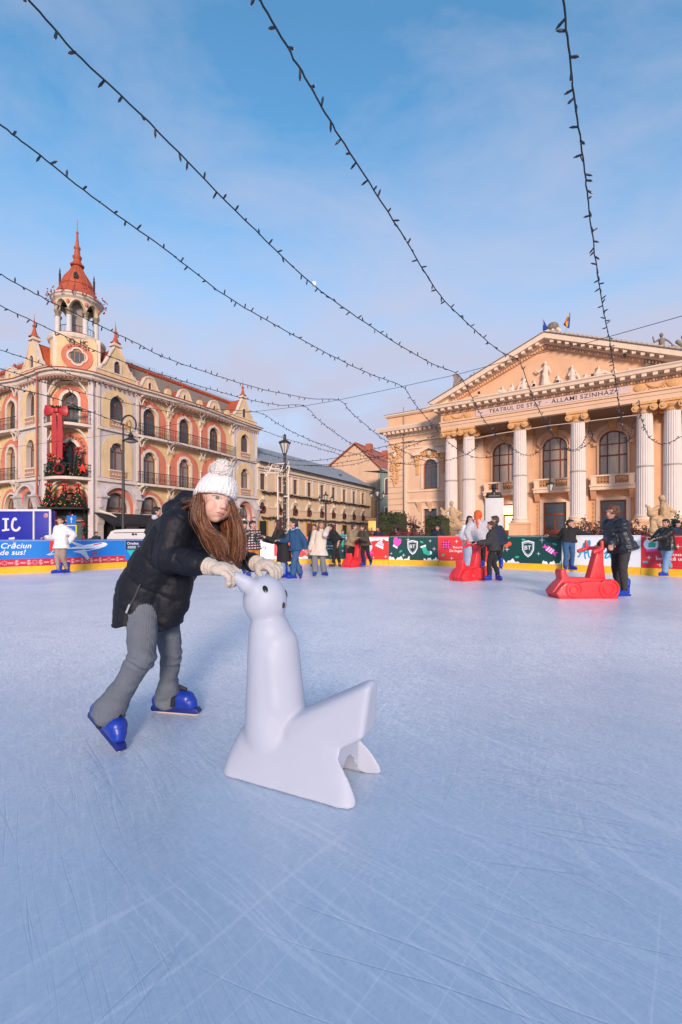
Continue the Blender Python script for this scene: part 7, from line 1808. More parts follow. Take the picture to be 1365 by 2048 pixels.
    if cloth.get('hood2'):
        b = MB(); b.ell(neck-f*.055*k+u*.01, .085*k, .06*k, .065*k, Matrix((r, f, up)).transposed()); b.capsule(neck-f*.03+r*.06, neck+f*.055+r*.03-u*.02, .03, .022); b.capsule(neck-f*.03-r*.06, neck+f*.055-r*.03-u*.02, .03, .022); place('hood', remesh(b, vox, 2), cloth['hood2'], root)
    # footwear
    for i in range(2):
        a = ank[i]; d = ff[i]; rr = Vector((d.y, -d.x, 0)); g0 = a.z-(.10*S/1.6+.03)
        q = lambda x, y, z: Vector((a.x, a.y, g0))+d*(x)*S/1.6+rr*y+up*z
        b = MB()
        if shoe == 'skate':
            b.capsule(q(-.03, 0, .10), q(-.045, 0, .27), .05, .054); b.capsule(q(-.045, 0, .09), q(.06, 0, .085), .046, .042); b.capsule(q(.05, 0, .085), q(.14, 0, .078), .044, .04, sq=(up, .9))
            m_ = remesh(b, .009, 2, clamp=lambda p: Vector((p.x, p.y, max(p.z, g0+.052)))); sk = place('skate', m_, skate_blue, root)
            b = MB(Matrix((( d.x, rr.x, 0, a.x), (d.y, rr.y, 0, a.y), (0, 0, 1, g0), (0, 0, 0, 1)))); s6 = S/1.6
            b.prism([(-.10*s6, .02), (.17*s6, .02), (.19*s6, .05), (.16*s6, .056), (-.10*s6, .056), (-.115*s6, .04)], -.02, .02); b.build('blade_holder', skate_blue, sk)
            b = MB(Matrix((( d.x, rr.x, 0, a.x), (d.y, rr.y, 0, a.y), (0, 0, 1, g0), (0, 0, 0, 1)))); b.prism([(-.11*s6, .0), (.17*s6, .0), (.195*s6, .02), (-.12*s6, .02)], -.003, .003); b.build('blade', blade_m, sk)
            b = MB(); b.tube([q(.0, .05, .13), q(.035, .0, .145), q(.0, -.05, .13)], .011, 5); b.tube([q(-.03, .055, .19), q(.015, 0, .2), q(-.03, -.055, .19)], .011, 5); b.build('strap', skate_blk, sk)
        else:
            b.capsule(q(-.04, 0, .05), q(.13, 0, .045), .045, .038); b.capsule(q(-.03, 0, .05), q(-.03, 0, .14), .045, .045); place('shoe', remesh(b, .009, 2, clamp=lambda p: Vector((p.x, p.y, max(p.z, g0+.002)))), shoe, root)
    # hair
    hm = mat('hair_%02d%02d%02d' % tuple(int(c*99) for c in hair), hair, .5, var=.35, vscale=14, stretch=(9, 9, 1.2), bump=.5, bscale=40)
    B = Matrix((hr, hf, hu)).transposed(); Q = lambda x, y, z: H+hr*x*k+hf*y*k+hu*z*k; b = MB()
    if style != 'none':
        b.ell(Q(0, -.018, .045), .084*k, .095*k, .085*k, B, 20, 12)
        b.ell(Q(0, -.04, .0), .080*k, .075*k, .09*k, B, 18, 10)
        if style in ('short', 'curly'): b.ell(Q(0, .045, .085), .06*k, .045*k, .032*k, B)
        if style == 'curly':
            random.seed(int(head[0]))
            for i in range(60):
                dd = Vector((random.gauss(0, 1), random.gauss(0, 1)-.3, random.gauss(.4, 1))).normalized()
                if dd.dot(Vector((0, 1, -.3))) > .75: continue
                b.ell(Q(dd.x*.095, dd.y*.105-.015, dd.z*.095+.03), .026*k, .026*k, .026*k, B, 7, 5)
        if style in ('long', 'longside', 'verylong'):
            L_ = {'long': .30, 'longside': .26, 'verylong': .46}[style]; ud = (-up*.9-u*.1)
            for i in range(9):
                a = (i-4)/4; x = .075*a; p0 = Q(x, -.05+.035*abs(a), -.02); p1 = p0+ud*L_*.5*k-hf*.03*k+hr*.02*a*k; p2 = p1+ud*L_*.5*k*(1-.15*abs(a))-hf*.01*k
                b.capsule(p0, p1, .034*k, .032*k, 9, 3); b.capsule(p1, p2, .032*k, .016*k, 9, 3)
            if style != 'long' or True:
                for s in (-1, 1):
                    p0 = Q(s*.078, .02, .0); p1 = p0-up*.14*k+hf*.02*k+hr*s*.005; p2 = p1-up*L_*.55*k+hf*.04*k-hr*s*.02; b.capsule(p0, p1, .02*k, .026*k, 8, 3); b.capsule(p1, p2, .026*k, .012*k, 8, 3)
        if style == 'tail':
            p0 = Q(0, -.09, .02); p1 = Q(.07, -.06, -.1); p2 = Q(.08, .06, -.22); b.capsule(p0, p1, .03*k, .032*k, 9, 3); b.capsule(p1, p2, .032*k, .015*k, 9, 3)
        def hclamp(p):       # keep the face free
            d = p-H; y = d.dot(hf)/k; z = d.dot(hu)/k; x = d.dot(hr)/k
            lim = .035 if z < .055 and abs(x) < .066 else 9
            if z < .055 and z > -.12 and abs(x) < .062 and y > .03: return p-hf*(y-.03)*k
            return p
        nh = lambda p, n: .007*noise.noise(Vector((p.x*45, p.y*45, p.z*9)))
        place('hair', remesh(b, .010, 1, disp=nh, clamp=hclamp), hm, root)
    if hat:
        b = MB(); b.ell(Q(0, -.01, .06), .086*k, .1*k, .08*k, B, 20, 12); b.capsule(Q(-.03, 0, .05), Q(.03, 0, .05), .085*k, .085*k, sq=(hu, .5)); place('hat', remesh(b, .010, 2), hat[0], root)
        if len(hat) > 1: b = MB(); b.ell(Q(0, -.01, .16), .035*k, .035*k, .035*k); b.build('pompom', hat[1], root)
    return root
blk = fab('cloth_black', (.012, .012, .014)); blk2 = fab('cloth_charcoal', (.03, .03, .034)); nvy = fab('cloth_navy', (.012, .02, .045)); den = fab('denim_dark', (.03, .09, .20), var=.3); denj = fab('denim_jacket', (.014, .06, .15)); denl = fab('denim_light', (.17, .30, .48), var=.25); crmc = fab('cloth_cream', (.60, .52, .45)); wht = fab('cloth_white', (.7, .68, .68), bump=.5, bscale=35); bei = fab('cloth_beige', (.30, .22, .18)); gry = fab('cloth_grey', (.17, .18, .21)); gryj = fab('cloth_light_grey', (.45, .45, .5)); lbl = fab('cloth_pale_blue', (.42, .47, .62)); tan = fab('cloth_tan', (.26, .2, .13)); brn = fab('cloth_brown', (.06, .045, .03)); orn_ = fab('cloth_orange_brown', (.45, .17, .035)); dgr = fab('cloth_dark_green', (.01, .05, .04)); tel = fab('cloth_teal', (.02, .35, .42)); rdc = fab('cloth_red', (.5, .02, .03)); leath = fab('leather_black', (.012, .012, .014), rough=.3, bump=.5, bscale=25); puf = fab('puffer_navy_black', (.014, .017, .026), rough=.42, bump=.35, bscale=22)
shoe_b = mat('shoe_brown', (.07, .04, .025), .6)
strp = mat('striped_knit', (1, 1, 1), .9, var=.1, vscale=30, vcol=True, bump=.3, bscale=60)
def stripes(p, P_, u, r, f, S, el, wr, sh):
    t = (p-P_).dot(u)/S; onarm = min((p-el[0]).length, (p-el[1]).length) < .06*S or min((p-wr[0]).length, (p-wr[1]).length) < .1
    if onarm: return (.01, .05, .04)
    m = (t*22) % 1; x = p.dot(r)*30
    if m < .38: return (.55, .5, .5) if math.sin(x*3) > -.5 else (.02, .015, .03)
    if .55 < m < .65: return (.3, .02, .03)
    return (.012, .012, .03)
HR = dict(dark=(.02, .012, .009), black=(.008, .007, .007), brown=(.06, .025, .012), lbrown=(.13, .06, .03), red=(.62, .09, .015), curl=(.11, .045, .02))
person('woman in short white jacket and beige leggings by the blue board, one hand out', 12.5, (122, 1042), (123, 1093), [(115, 1148, -.1, -50), (132, 1147, .1, -20)], -25, hands=((93, 1075, -.1), (139, 1084, .1)), look=-10, h=1.6, cloth=dict(top=wht, legs=bei, puff=.03, hood=1), hair=HR['dark'], style='tail', hem=.03)
person('man in black jacket with grey hood seen from behind, left of the hooded girl', 11.4, (314, 1024), (314, 1085), [(305, 1155, 0, 170), (322, 1155, 0, 170)], 150, look=110, h=1.75, cloth=dict(top=blk, legs=blk2, puff=.02, hood2=gryj), hair=HR['black'])
person('boy in striped knit sweater and orange-brown trousers, right of the long brown hair', 11.7, (506, 1050), (508, 1097), [(497, 1153, -.2, 30), (516, 1150, .1, 40)], 25, look=60, hands=((493, 1070, -.15), (511, 1068, -.3)), h=1.48, cloth=dict(top=strp, legs=orn_, puff=.012, paint=stripes, name='sweater'), hair=HR['dark'])
person('child in dark green jacket and dark hat behind the boy in striped sweater', 12.4, (489, 1050), (492, 1097), [(488, 1148, 0, 20), (499, 1148, 0, 20)], 40, look=40, hands=((503, 1095, -.2), (528, 1078, -.2)), h=1.45, cloth=dict(top=dgr, legs=blk, puff=.015), hair=HR['dark'], hat=(nvy, wht))
person('long-haired woman in long black coat reaching out to the boy in the striped sweater', 11.2, (555, 1049), (568, 1098), [(566, 1157, -.1, -60), (577, 1153, .2, -50)], -60, look=-75, hands=((527, 1080, .1), (534, 1075, -.2)), h=1.55, cloth=dict(top=blk, legs=denl, puff=.015, coatw=.02, name='coat'), hair=(.045, .018, .012), style='verylong', hem=.2)
person('boy in dark denim jacket with pale hood and blue flared jeans, facing left', 11.0, (588, 1048), (593, 1098), [(585, 1159, -.1, -50), (601, 1160, .05, 10)], -50, look=-80, hands=((559, 1081, -.1), (613, 1100, -.05)), h=1.5, cloth=dict(top=denj, legs=den, flare=.6, puff=.018, hood2=lbl), hair=HR['dark'])
person('young woman in cream coat and grey flared trousers, one hand at her hair', 11.7, (643, 1051), (637, 1100), [(630, 1154, 0, -10), (650, 1152, .1, 35)], -15, look=15, hands=((620, 1098, -.15), (656, 1057, -.12)), h=1.5, cloth=dict(top=crmc, legs=gry, flare=.8, puff=.025, coatw=.02, name='coat'), hair=HR['lbrown'], style='long', hem=.09, pole2=True)
person('dark-haired person in black mostly hidden behind the woman in the cream coat', 14.5, (629, 1055), (630, 1094), [(626, 1134, 0, -20), (632, 1135, 0, 0)], -20, h=1.4, cloth=dict(top=blk, legs=blk2), hair=HR['dark'])
person('tall man in black bending forward with brown shoes, in front of the green board', 15.6, (661, 1056), (675, 1082), [(666, 1133, -.1, -60), (680, 1133, .1, 10)], -75, look=-60, hands=((655, 1075, -.3), (659, 1074, .2)), h=1.8, cloth=dict(top=blk, legs=blk, puff=.05, hood=1), hair=HR['black'], shoe=shoe_b, headY=.1)
person('small child in teal jacket standing outside the rink behind the bending man in black', 18.5, (686, 1064), (686, 1086), [(684, 1120, 0, 0), (689, 1120, 0, 0)], -20, h=1.25, cloth=dict(top=tel, legs=blk2, puff=.02), hair=HR['dark'])
person('man in tan jacket with red scarf leaning over the far red skating aid', 15.9, (709, 1054), (701, 1090), [(699, 1131, .1, 40), (706, 1131, .2, 50)], 55, look=80, hands=((718, 1075, -.2), (722, 1078, .2)), h=1.62, cloth=dict(top=tan, legs=blk, puff=.05, hood2=rdc), hair=(.05, .02, .015))
person('woman in dark brown jacket with cream hood holding the far red skating aid', 15.5, (726, 1056), (731, 1090), [(727, 1132, 0, -40), (742, 1131, .1, -10)], -50, look=-80, hands=((716, 1079, -.1), (722, 1076, -.4)), h=1.5, cloth=dict(top=brn, legs=blk, puff=.045, hood2=crmc), hair=HR['brown'])
person('person with red scarf and dark coat outside the rink, left of the purple shrubs', 19, (757, 1058), (757, 1085), [(754, 1128, 0, 0), (760, 1128, 0, 0)], -40, look=-80, h=1.55, cloth=dict(top=nvy, legs=blk2, puff=.03, hood2=rdc), hair=HR['dark'])
person('bearded man in navy jacket behind the green board, left of the sandstone group', 17.5, (876, 1056), (878, 1092), [(873, 1130, 0, 0), (882, 1130, 0, 0)], -30, look=-60, h=1.6, cloth=dict(top=nvy, legs=blk, puff=.03), hair=HR['black'], tone=(.5, .27, .18))
person('small blond child looking over the red board, right of the bearded man', 17, (919, 1064), (919, 1089), [(916, 1126, 0, 0), (922, 1126, 0, 0)], 0, h=1.2, cloth=dict(top=gryj, legs=gry, puff=.02), hair=HR['lbrown'])
person('young woman with long black hair and glasses in pale blue wide trousers', 13.0, (940, 1040), (938, 1088), [(933, 1143, 0, 0), (945, 1143, 0, 10)], 5, look=10, h=1.62, cloth=dict(top=wht, legs=lbl, flare=1.0, puff=.01), hair=HR['black'], style='verylong', hem=-.06, hands=((931, 1085, -.1), (947, 1076, -.1)))
person('young woman with bright orange-red hair in light grey jacket, seen from behind', 11.5, (955, 1031), (958, 1082), [(952, 1145, -.1, 160), (966, 1145, .1, 160)], 160, look=-130, hands=((962, 1090, .2), (942, 1084, -.2)), h=1.7, cloth=dict(top=gryj, legs=blk, puff=.03, hood=1), hair=HR['red'], style='verylong', hem=.0)
person('boy in black hooded top and black trousers pushing the middle red skating aid', 10.46, (982, 1052), (988, 1098), [(977, 1162, -.1, -50), (998, 1162, .05, 10)], -110, look=-100, hands=((962, 1084, .25), (957, 1086, -.2)), h=1.4, cloth=dict(top=blk2, legs=blk, puff=.03, hood=1, crop=.15), hair=(.05, .025, .015))
person('man in navy jacket standing behind the boy in the black hooded top', 12.2, (990, 1041), (997, 1088), [(986, 1136, 0, 160), (1002, 1138, .1, 170)], -150, look=-110, h=1.66, cloth=dict(top=nvy, legs=blk, puff=.02), hair=(.06, .035, .02))
person('woman in fluffy black jacket and blue jeans with both arms stretched along the boards', 13.3, (1141, 1047), (1137, 1085), [(1131, 1141, 0, -20), (1146, 1140, 0, 20)], 0, look=35, hands=((1100, 1071, .25), (1183, 1071, .1)), h=1.6, cloth=dict(top=blk, legs=den, puff=.03), hair=HR['dark'], hem=-.01)
person('curly-haired boy in quilted dark puffer jacket leaning over the nearest red skating aid', 7.58, (1224, 1026), (1245, 1095), [(1247, 1195, -.1, -75), (1236, 1190, .25, -70)], -80, look=-75, hands=((1222, 1088, -.22), (1203, 1088, .18)), h=1.62, cloth=dict(top=puf, legs=blk2, puff=.05, hood=1, quilt=1, crop=.0), hair=HR['curl'], style='curly', hem=.03, vox=.009)
person('boy in short black leather jacket and light blue jeans skating along the crimson board', 11.6, (1332, 1047), (1335, 1098), [(1328, 1153, -.1, -80), (1344, 1152, .2, -75)], -70, look=-65, hands=((1299, 1075, 0), (1312, 1077, -.2)), h=1.52, cloth=dict(top=leath, legs=denl, flare=.5, puff=.03), hair=HR['dark'])
person('man in black cap outside the rink behind the boy in the leather jacket', 13.4, (1354, 1048), (1356, 1090), [(1350, 1145, 0, 0), (1362, 1145, 0, 0)], 40, look=60, h=1.55, cloth=dict(top=nvy, legs=blk2, puff=.03), hair=HR['black'], hat=(blk,))
person('distant dark-haired person between the road signs and the white van', 21, (193, 1068), (194, 1090), [(190, 1120, 0, 0), (198, 1120, 0, 0)], 60, h=1.3, cloth=dict(top=blk2, legs=blk, puff=.03), hair=HR['dark'], hands=((180, 1078, 0), None))
# ---------------------------------------------------------------- red skating aids
rpl = mat('red_plastic', (.72, .03, .04), .38, var=.07, vscale=2, coat=.15)
def aid(x, y, yaw, s, label):
    """sledge-like car: x forward (away from the pusher) is -x in the profile; pusher stands at +x"""
    root = empty('skating_aid', (x, y, 0), label, 'skating aid', 'red plastic skating aids')
    M = Matrix.Translation((x, y, 0)) @ Matrix.Rotation(yaw, 4, 'Z') @ Matrix.Scale(s, 4)
    body = [(-.52, .0), (.5, .0), (.52, .1), (.5, .2), (.46, .27), (.37, .33), (.24, .34), (.12, .35), (-.28, .36), (-.34, .42), (-.35, .50), (-.44, .50), (-.45, .42), (-.43, .33), (-.5, .25), (-.57, .14), (-.6, .1), (-.56, .07)]
    b = MB(M); b.prism(body, -.11, .11); bd = b.build('body', rpl, root); bevelled(bd, .02*s, 3, 25)
    for sg in (-1, 1):
        side = [(-.52, .0), (.5, .0), (.53, .1), (.5, .22), (.44, .29), (.34, .32), (.24, .29), (.1, .31), (-.1, .29), (-.2, .26), (-.3, .30), (-.42, .28), (-.5, .2), (-.58, .1)]
        b = MB(M); b.prism(side, sg*.12-.0, sg*.215); o = b.build('side_fairing', rpl, root); bevelled(o, .02*s, 3, 25)
        for wx, wr_ in ((-.28, .13), (.34, .165)):
            W_ = M @ Matrix.Translation((wx, sg*.215, .155+.01*(wr_ > .14))) @ Matrix.Rotation(R(90), 4, 'X')
            b = MB(); pts = lambda r_: [W_ @ Vector((r_*math.cos(t), r_*math.sin(t), -sg*.006)) for t in [i*math.pi/14 for i in range(29)]]
            b.tube(pts(wr_), .016*s, 6); b.tube(pts(wr_*.55), .013*s, 6); w = b.build('wheel_relief', rpl, o)
    col = [(.06, .34), (.34, .34), (.30, .55), (.29, .84), (.2, .84), (.13, .62)]
    b = MB(M); b.prism([(.07, .33), (.37, .30), (.33, .6), (.33, .86), (.22, .86), (.15, .6)], -.085, .085); bevelled(b.build('steering_column', rpl, root), .02*s, 3, 25)
    b = MB(M); b.tube([(.04, -.235, .80), (.12, -.24, .83), (.24, -.2, .86), (.27, 0, .87), (.24, .2, .86), (.12, .24, .83), (.04, .235, .80)], .036, 8)
    for sg in (-1, 1): b.capsule(Vector((.2, sg*.235, .86)), Vector((.2, sg*.235, .98)), .036, .03, 8, 3)
    o = place('handlebar', remesh(b, .012*s, 2), rpl, root); return root
aid(at(1166, 1075, 7.62).x, 7.62, R(2), .95, 'nearest red skating aid, seen from the side, pushed by the curly-haired boy')
aid(at(941, 1075, 10.75).x, 10.75, R(38), .95, 'middle red skating aid, between the red-haired woman and the boy in black')
aid(at(709, 1075, 15.75).x, 15.6, R(60), .95, 'farthest red skating aid, between the man in tan and the woman in brown')
# ---------------------------------------------------------------- the seal-shaped skating aid in front
from mathutils.bvhtree import BVHTree
def bvh(o):
    me = o.data; w = wloc(o); return BVHTree.FromPolygons([v.co+w for v in me.vertices], [tuple(p.vertices) for p in me.polygons])
def surf(tree, px, py):
    d = at(px, py, 1.0)-CAM; h = tree.ray_cast(CAM, d.normalized()); return h[0], h[1]
sealm = mat('seal_plastic', (.43, .46, .56), .5, var=.04, vscale=3, sss=.5, coat=.0, spec=.35, bump=.05, bscale=120)
SX = Vector((.902, -.432, 0)); SW = Vector((.432, .902, 0)); SO = Vector((-.513, 1.913, 0)); UP = Vector((0, 0, 1))
def sp(s, w, z): return SO+SX*s+SW*w+UP*z
seal = empty('seal_skating_aid', sp(.3, .17, 0), 'translucent white seal-shaped skating aid held by the girl in the bobble hat', 'skating aid')
b = MB(); Bq = Matrix((SX, SW, UP)).transposed()
HC = sp(.118, .165, .724)
b.ell(HC, .100, .096, .110, Bq, 26, 16); b.ell(HC+UP*-.015+SX*.045, .058, .058, .062, Bq, 20, 12); b.ell(HC-UP*.055+SX*.02, .066, .068, .064, Bq, 20, 12)
# neck / torso column
b.capsule(sp(.14, .17, .585), sp(.15, .17, .52), .094, .107, 24, 9); b.capsule(sp(.15, .17, .52), sp(.155, .17, .44), .106, .113, 24, 9); b.capsule(sp(.155, .17, .44), sp(.165, .17, .15), .112, .132, 24, 9)
b.capsule(sp(.175, .17, .53), sp(.19, .17, .28), .097, .112, 24, 9)
for sg in (-1, 1): b.capsule(sp(.19, .17+sg*.055, .50), sp(.215, .17+sg*.06, .30), .05, .055, 14, 6)
for sg in (-1, 1): b.ell(sp(.082, .165+sg*.092, .80), .042, .030, .042, Bq, 14, 9)
# saddle, skirts and runners: one lofted A-shaped body
def prof1(tab, x):
    for (a, v), (c, w) in zip(tab, tab[1:]):
        if x <= c: return lerp(v, w, sm(a, c, x) if False else (x-a)/(c-a))
    return tab[-1][1]
ZT = [(0, .11), (.02, .155), (.06, .205), (.10, .24), (.15, .26), (.35, .262), (.46, .258), (.52, .24), (.56, .205), (.59, .155), (.615, .085)]
vs = []; ns, nf = 44, 28
for i in range(ns+1):
    s_ = .612*i/ns; zt_ = prof1(ZT, s_); hw = .172*(1-.22*max(0, 1-s_/.05)**2)*(1-.12*max(0, (s_-.55)/.06)**2)
    for k in range(nf+1):
        ph = math.pi*k/nf; sn, cs = math.sin(ph), math.cos(ph); z = zt_*sn**.85 if sn > 0 else 0
        f_ = (1-z/max(zt_, .01)); w = (1 if cs > 0 else -1)*(abs(cs)**.75)*(.085+(hw-.085)*f_**1.15)
        vs.append(sp(s_*1.018-.011, .172+w*1.02, max(z, .0)))
nn = nf+1
b.add(vs, [(i*nn+k, (i+1)*nn+k, (i+1)*nn+k+1, i*nn+k+1) for i in range(ns) for k in range(nf)]+[(i*nn, i*nn+nf, (i+1)*nn+nf, (i+1)*nn) for i in range(ns)]+[tuple(range(nn)), tuple(range((ns+1)*nn-1, ns*nn-1, -1))])
for i in range(19):       # tail fluke
    e_ = (i-9)/9
    for j in range(12):
        u_ = j/11; b.capsule(sp(lerp(.30, .42, u_), .172+.026*e_, lerp(.185, .165, u_)), sp(.618-.02*u_, .17+.06*e_*(1-.35*(1-u_)), lerp(.425, .235, u_)-.012*abs(e_)*(1-u_)), .075, .017, 8, 3)
# ear-handles
for sg, wt, st, zt_ in ((-1, .045, .045, .835), (1, .295, .065, .855)):
    w0 = .165+sg*.06; p0 = sp(.105, w0, .765); p1 = sp(.085, lerp(w0, wt, .45), .80); p2 = sp(st+.012, lerp(w0, wt, .8), .825); p3 = sp(st, wt, zt_)
    b.capsule(p0+UP*.015, p1+UP*.004, .038, .034, 14, 6); b.capsule(p1+UP*.004, p2, .034, .029, 14, 6); b.capsule(p2, p3, .029, .025, 14, 6)
def sealc(p):
    d = p-SO; w = d.dot(SW)-.172; s_ = d.dot(SX); lim = .002
    if abs(w) < .105 and s_ > .1: lim = max(lim, .115*(1-(w/.105)**2)*min(1, (s_-.1)/.3))
    if abs(w) < .14 and p.z < .24:
        smax = .52+.105*sm(.095, .138, abs(w))+.13*sm(.17, .24, p.z)
        if s_ > smax: p = p-SX*(s_-smax)
    return Vector((p.x, p.y, max(p.z, lim)))
me = remesh(b, .0065, 30, .7, clamp=sealc)
so_ = place('seal_body', me, sealm, seal); tr_ = bvh(so_)
eyeb = mat('seal_eye_black', (.012, .012, .02), .25, var=0)
def spot(px, py, rw, rh, name, rot=0, m=eyeb, th=.004, world=None, tree=None, parent=None):
    h, n = surf(tree or tr_, px, py) if world is None else world
    if h is None: return None
    t = n.orthogonal().normalized(); zz = (UP-n*UP.dot(n)).normalized(); xx = zz.cross(n).normalized(); B = Matrix((xx, zz, n)).transposed() @ Matrix.Rotation(rot, 3, 'Z')
    q = MB(); q.ell(h, rw, rh, th, B, 18, 10); return q.build(name, m, parent or seal, smooth=True)
spot(531, 1178, .011, .017, 'eye', R(20)); 
loc, nrm, _, _ = tr_.find_nearest(HC+SX*.09+SW*.045+UP*.03); spot(0, 0, .011, .017, 'eye', 0, world=(loc, nrm))
loc, nrm, _, _ = tr_.find_nearest(HC+SX*.2-UP*.02-SW*.01); spot(0, 0, .009, .014, 'nose', 0, m=mat('seal_nose_brown', (.05, .015, .012), .4, var=0), world=(loc, nrm))

# ---------------------------------------------------------------- the girl
girl = empty('person', at(300, 1195, 2.36), 'girl in white bobble hat and black puffer jacket leaning on the white seal', 'person')
girl.location.z = 0
A = at
Pg, Cg, NK = A(303, 1190, 2.36), A(368, 1078, 2.29), A(402, 1043, 2.25)
GH = A(432, 1002, 2.17); gk = 1.0
ghf = Vector((math.sin(R(44)), -math.cos(R(44)), -.10)).normalized(); ghu = Vector((.30, .06, 1)).normalized(); ghf = (ghf-ghu*ghf.dot(ghu)).normalized(); ghr = ghf.cross(ghu).normalized()
gf = Vector((.80, -.36, 0)).normalized(); gr = Vector((gf.y, -gf.x, 0))
SR, SL = A(356, 1050, 2.15), A(436, 1062, 2.40); ER, EL = A(338, 1116, 2.10), A(458, 1112, 2.34); WR, WL = A(418, 1133, 1.965), A(512, 1127, 2.15)
HPR, HPL = A(287, 1200, 2.27), A(330, 1198, 2.44); KR, KL = A(284, 1316, 2.15), A(342, 1312, 2.47); AR, AL = A(216, 1426, 2.20), A(335, 1397, 2.585)
b = MB(); head_shape(b, GH, ghf, ghu, ghr, gk, child=True); B = Matrix((ghr, ghf, ghu)).transposed(); Q = lambda x, y, z: GH+ghr*x*gk+ghf*y*gk+ghu*z*gk
for s in (-1, 1): b.ell(Q(s*.032, .042, -.036), .033*gk, .035*gk, .036*gk, B, 14, 9)
b.ell(Q(0, .045, -.075), .026*gk, .03*gk, .026*gk, B, 12, 8)
b.ell(Q(0, .022, -.042), .066*gk, .064*gk, .054*gk, B, 18, 11); b.capsule(GH-ghu*.06, NK, .045, .048); b.capsule(NK, Cg, .05, .08); b.capsule(Cg, Pg, .09, .1); b.capsule(Cg, SR, .06, .045); b.capsule(Cg, SL, .06, .045)
for s_, e_, w_ in ((SR, ER, WR), (SL, EL, WL)): b.capsule(s_, e_, .042, .034); b.capsule(e_, w_, .034, .022)
for a_, k_, n_ in ((HPR, KR, AR), (HPL, KL, AL)): b.capsule(a_, k_, .065, .045); b.capsule(k_, n_, .045, .03)
# bare hand shapes are inside the gloves, closed on the handles
GR = dict(w=WR+(A(437, 1138, 1.95)-WR)*.35, d=(A(470, 1141, 1.925)-A(421, 1133, 1.965)), up=Vector((.1, -.35, 1)), side=-1, c=1.0)
GL = dict(w=WL+(A(525, 1128, 2.13)-WL)*.5, d=(A(558, 1134, 2.08)-A(515, 1127, 2.15)), up=Vector((0, -.15, 1)), side=1, c=.95)
for g_ in (GR, GL): hand_shape(b, g_['w'], g_['d'], g_['side'], g_['up'], .85, g_['c'])
me = remesh(b, .0036, 2)
fp_ = face_paint(GH, ghf, ghu, ghr, gk, (.68, .42, .34), eye=(.07, .07, .06), blush=.7, lip=(.56, .25, .22), lipw=.02, brow=(.36, .19, .13), esz=1.05); paint(me, fp_)
gb_ = place('body', me, skin, girl)
# trousers: ribbed grey flares
rib = mat('ribbed_grey_trousers', (.115, .135, .17), .9, var=.15, vscale=5, bump=.3, bscale=90)
for (hp, kn, an, r0, r1, r2, nm) in ((HPR, KR, AR, .082, .072, .073, 'a'), (HPL, KL, AL, .078, .060, .068, 'b')): pass
b = MB()
b.capsule(Pg+UP*.02, Pg-UP*.02, .13, .13)
for hp, kn, an, r0, r1, r2, r3 in ((HPR, KR, AR, .079, .063, .054, .077), (HPL, KL, AL, .074, .055, .048, .071)):
    b.capsule(hp, kn, r0, r1, 20, 6); md = kn.lerp(an, .5); b.capsule(kn, md, r1, r2, 20, 6); b.capsule(md, an.lerp(kn, .03), r2, r3, 20, 6)
segs = [(HPR, KR), (KR, AR), (HPL, KL), (KL, AL)]
def near_seg(p):
    best = None
    for i, (a, c) in enumerate(segs):
        d = c-a; t = max(0, min(1, (p-a).dot(d)/d.length_squared)); q = a+d*t; L_ = (p-q).length
        if best is None or L_ < best[0]: best = (L_, i, t, q, d.normalized())
    return best
def trd(p, n):
    L_, i, t, q, d = near_seg(p); o = p-q; ref = gf-d*gf.dot(d); ref.normalize(); sd = d.cross(ref); a = math.atan2(o.dot(sd), o.dot(ref))
    v = .0016*math.cos(a*42) if p.z < .78 else 0
    fold = .007*noise.noise(Vector((p.x*6, p.y*6, p.z*16)))+.004*noise.noise(p*26)
    kf = math.exp(-((t-(1 if i % 2 == 0 else 0))/.13)**2); fold += kf*.0045*math.sin(p.z*95+p.x*60+6*noise.noise(p*9))
    if i % 2 == 1 and t > .8: fold += .006*noise.noise(Vector((a*1.5, p.z*30, 1)))
    return v+fold
ankd = {0: (AR, (KR-AR).normalized()), 1: (AL, (KL-AL).normalized())}
def trc(p):
    for an, dd in ankd.values():
        if (p-an).length < .16:
            t = (p-an).dot(dd)
            if t < -.022: p = p-dd*(t+.022)
    return p
place('trousers', remesh(b, .0048, 2, disp=trd, clamp=trc), rib, girl)
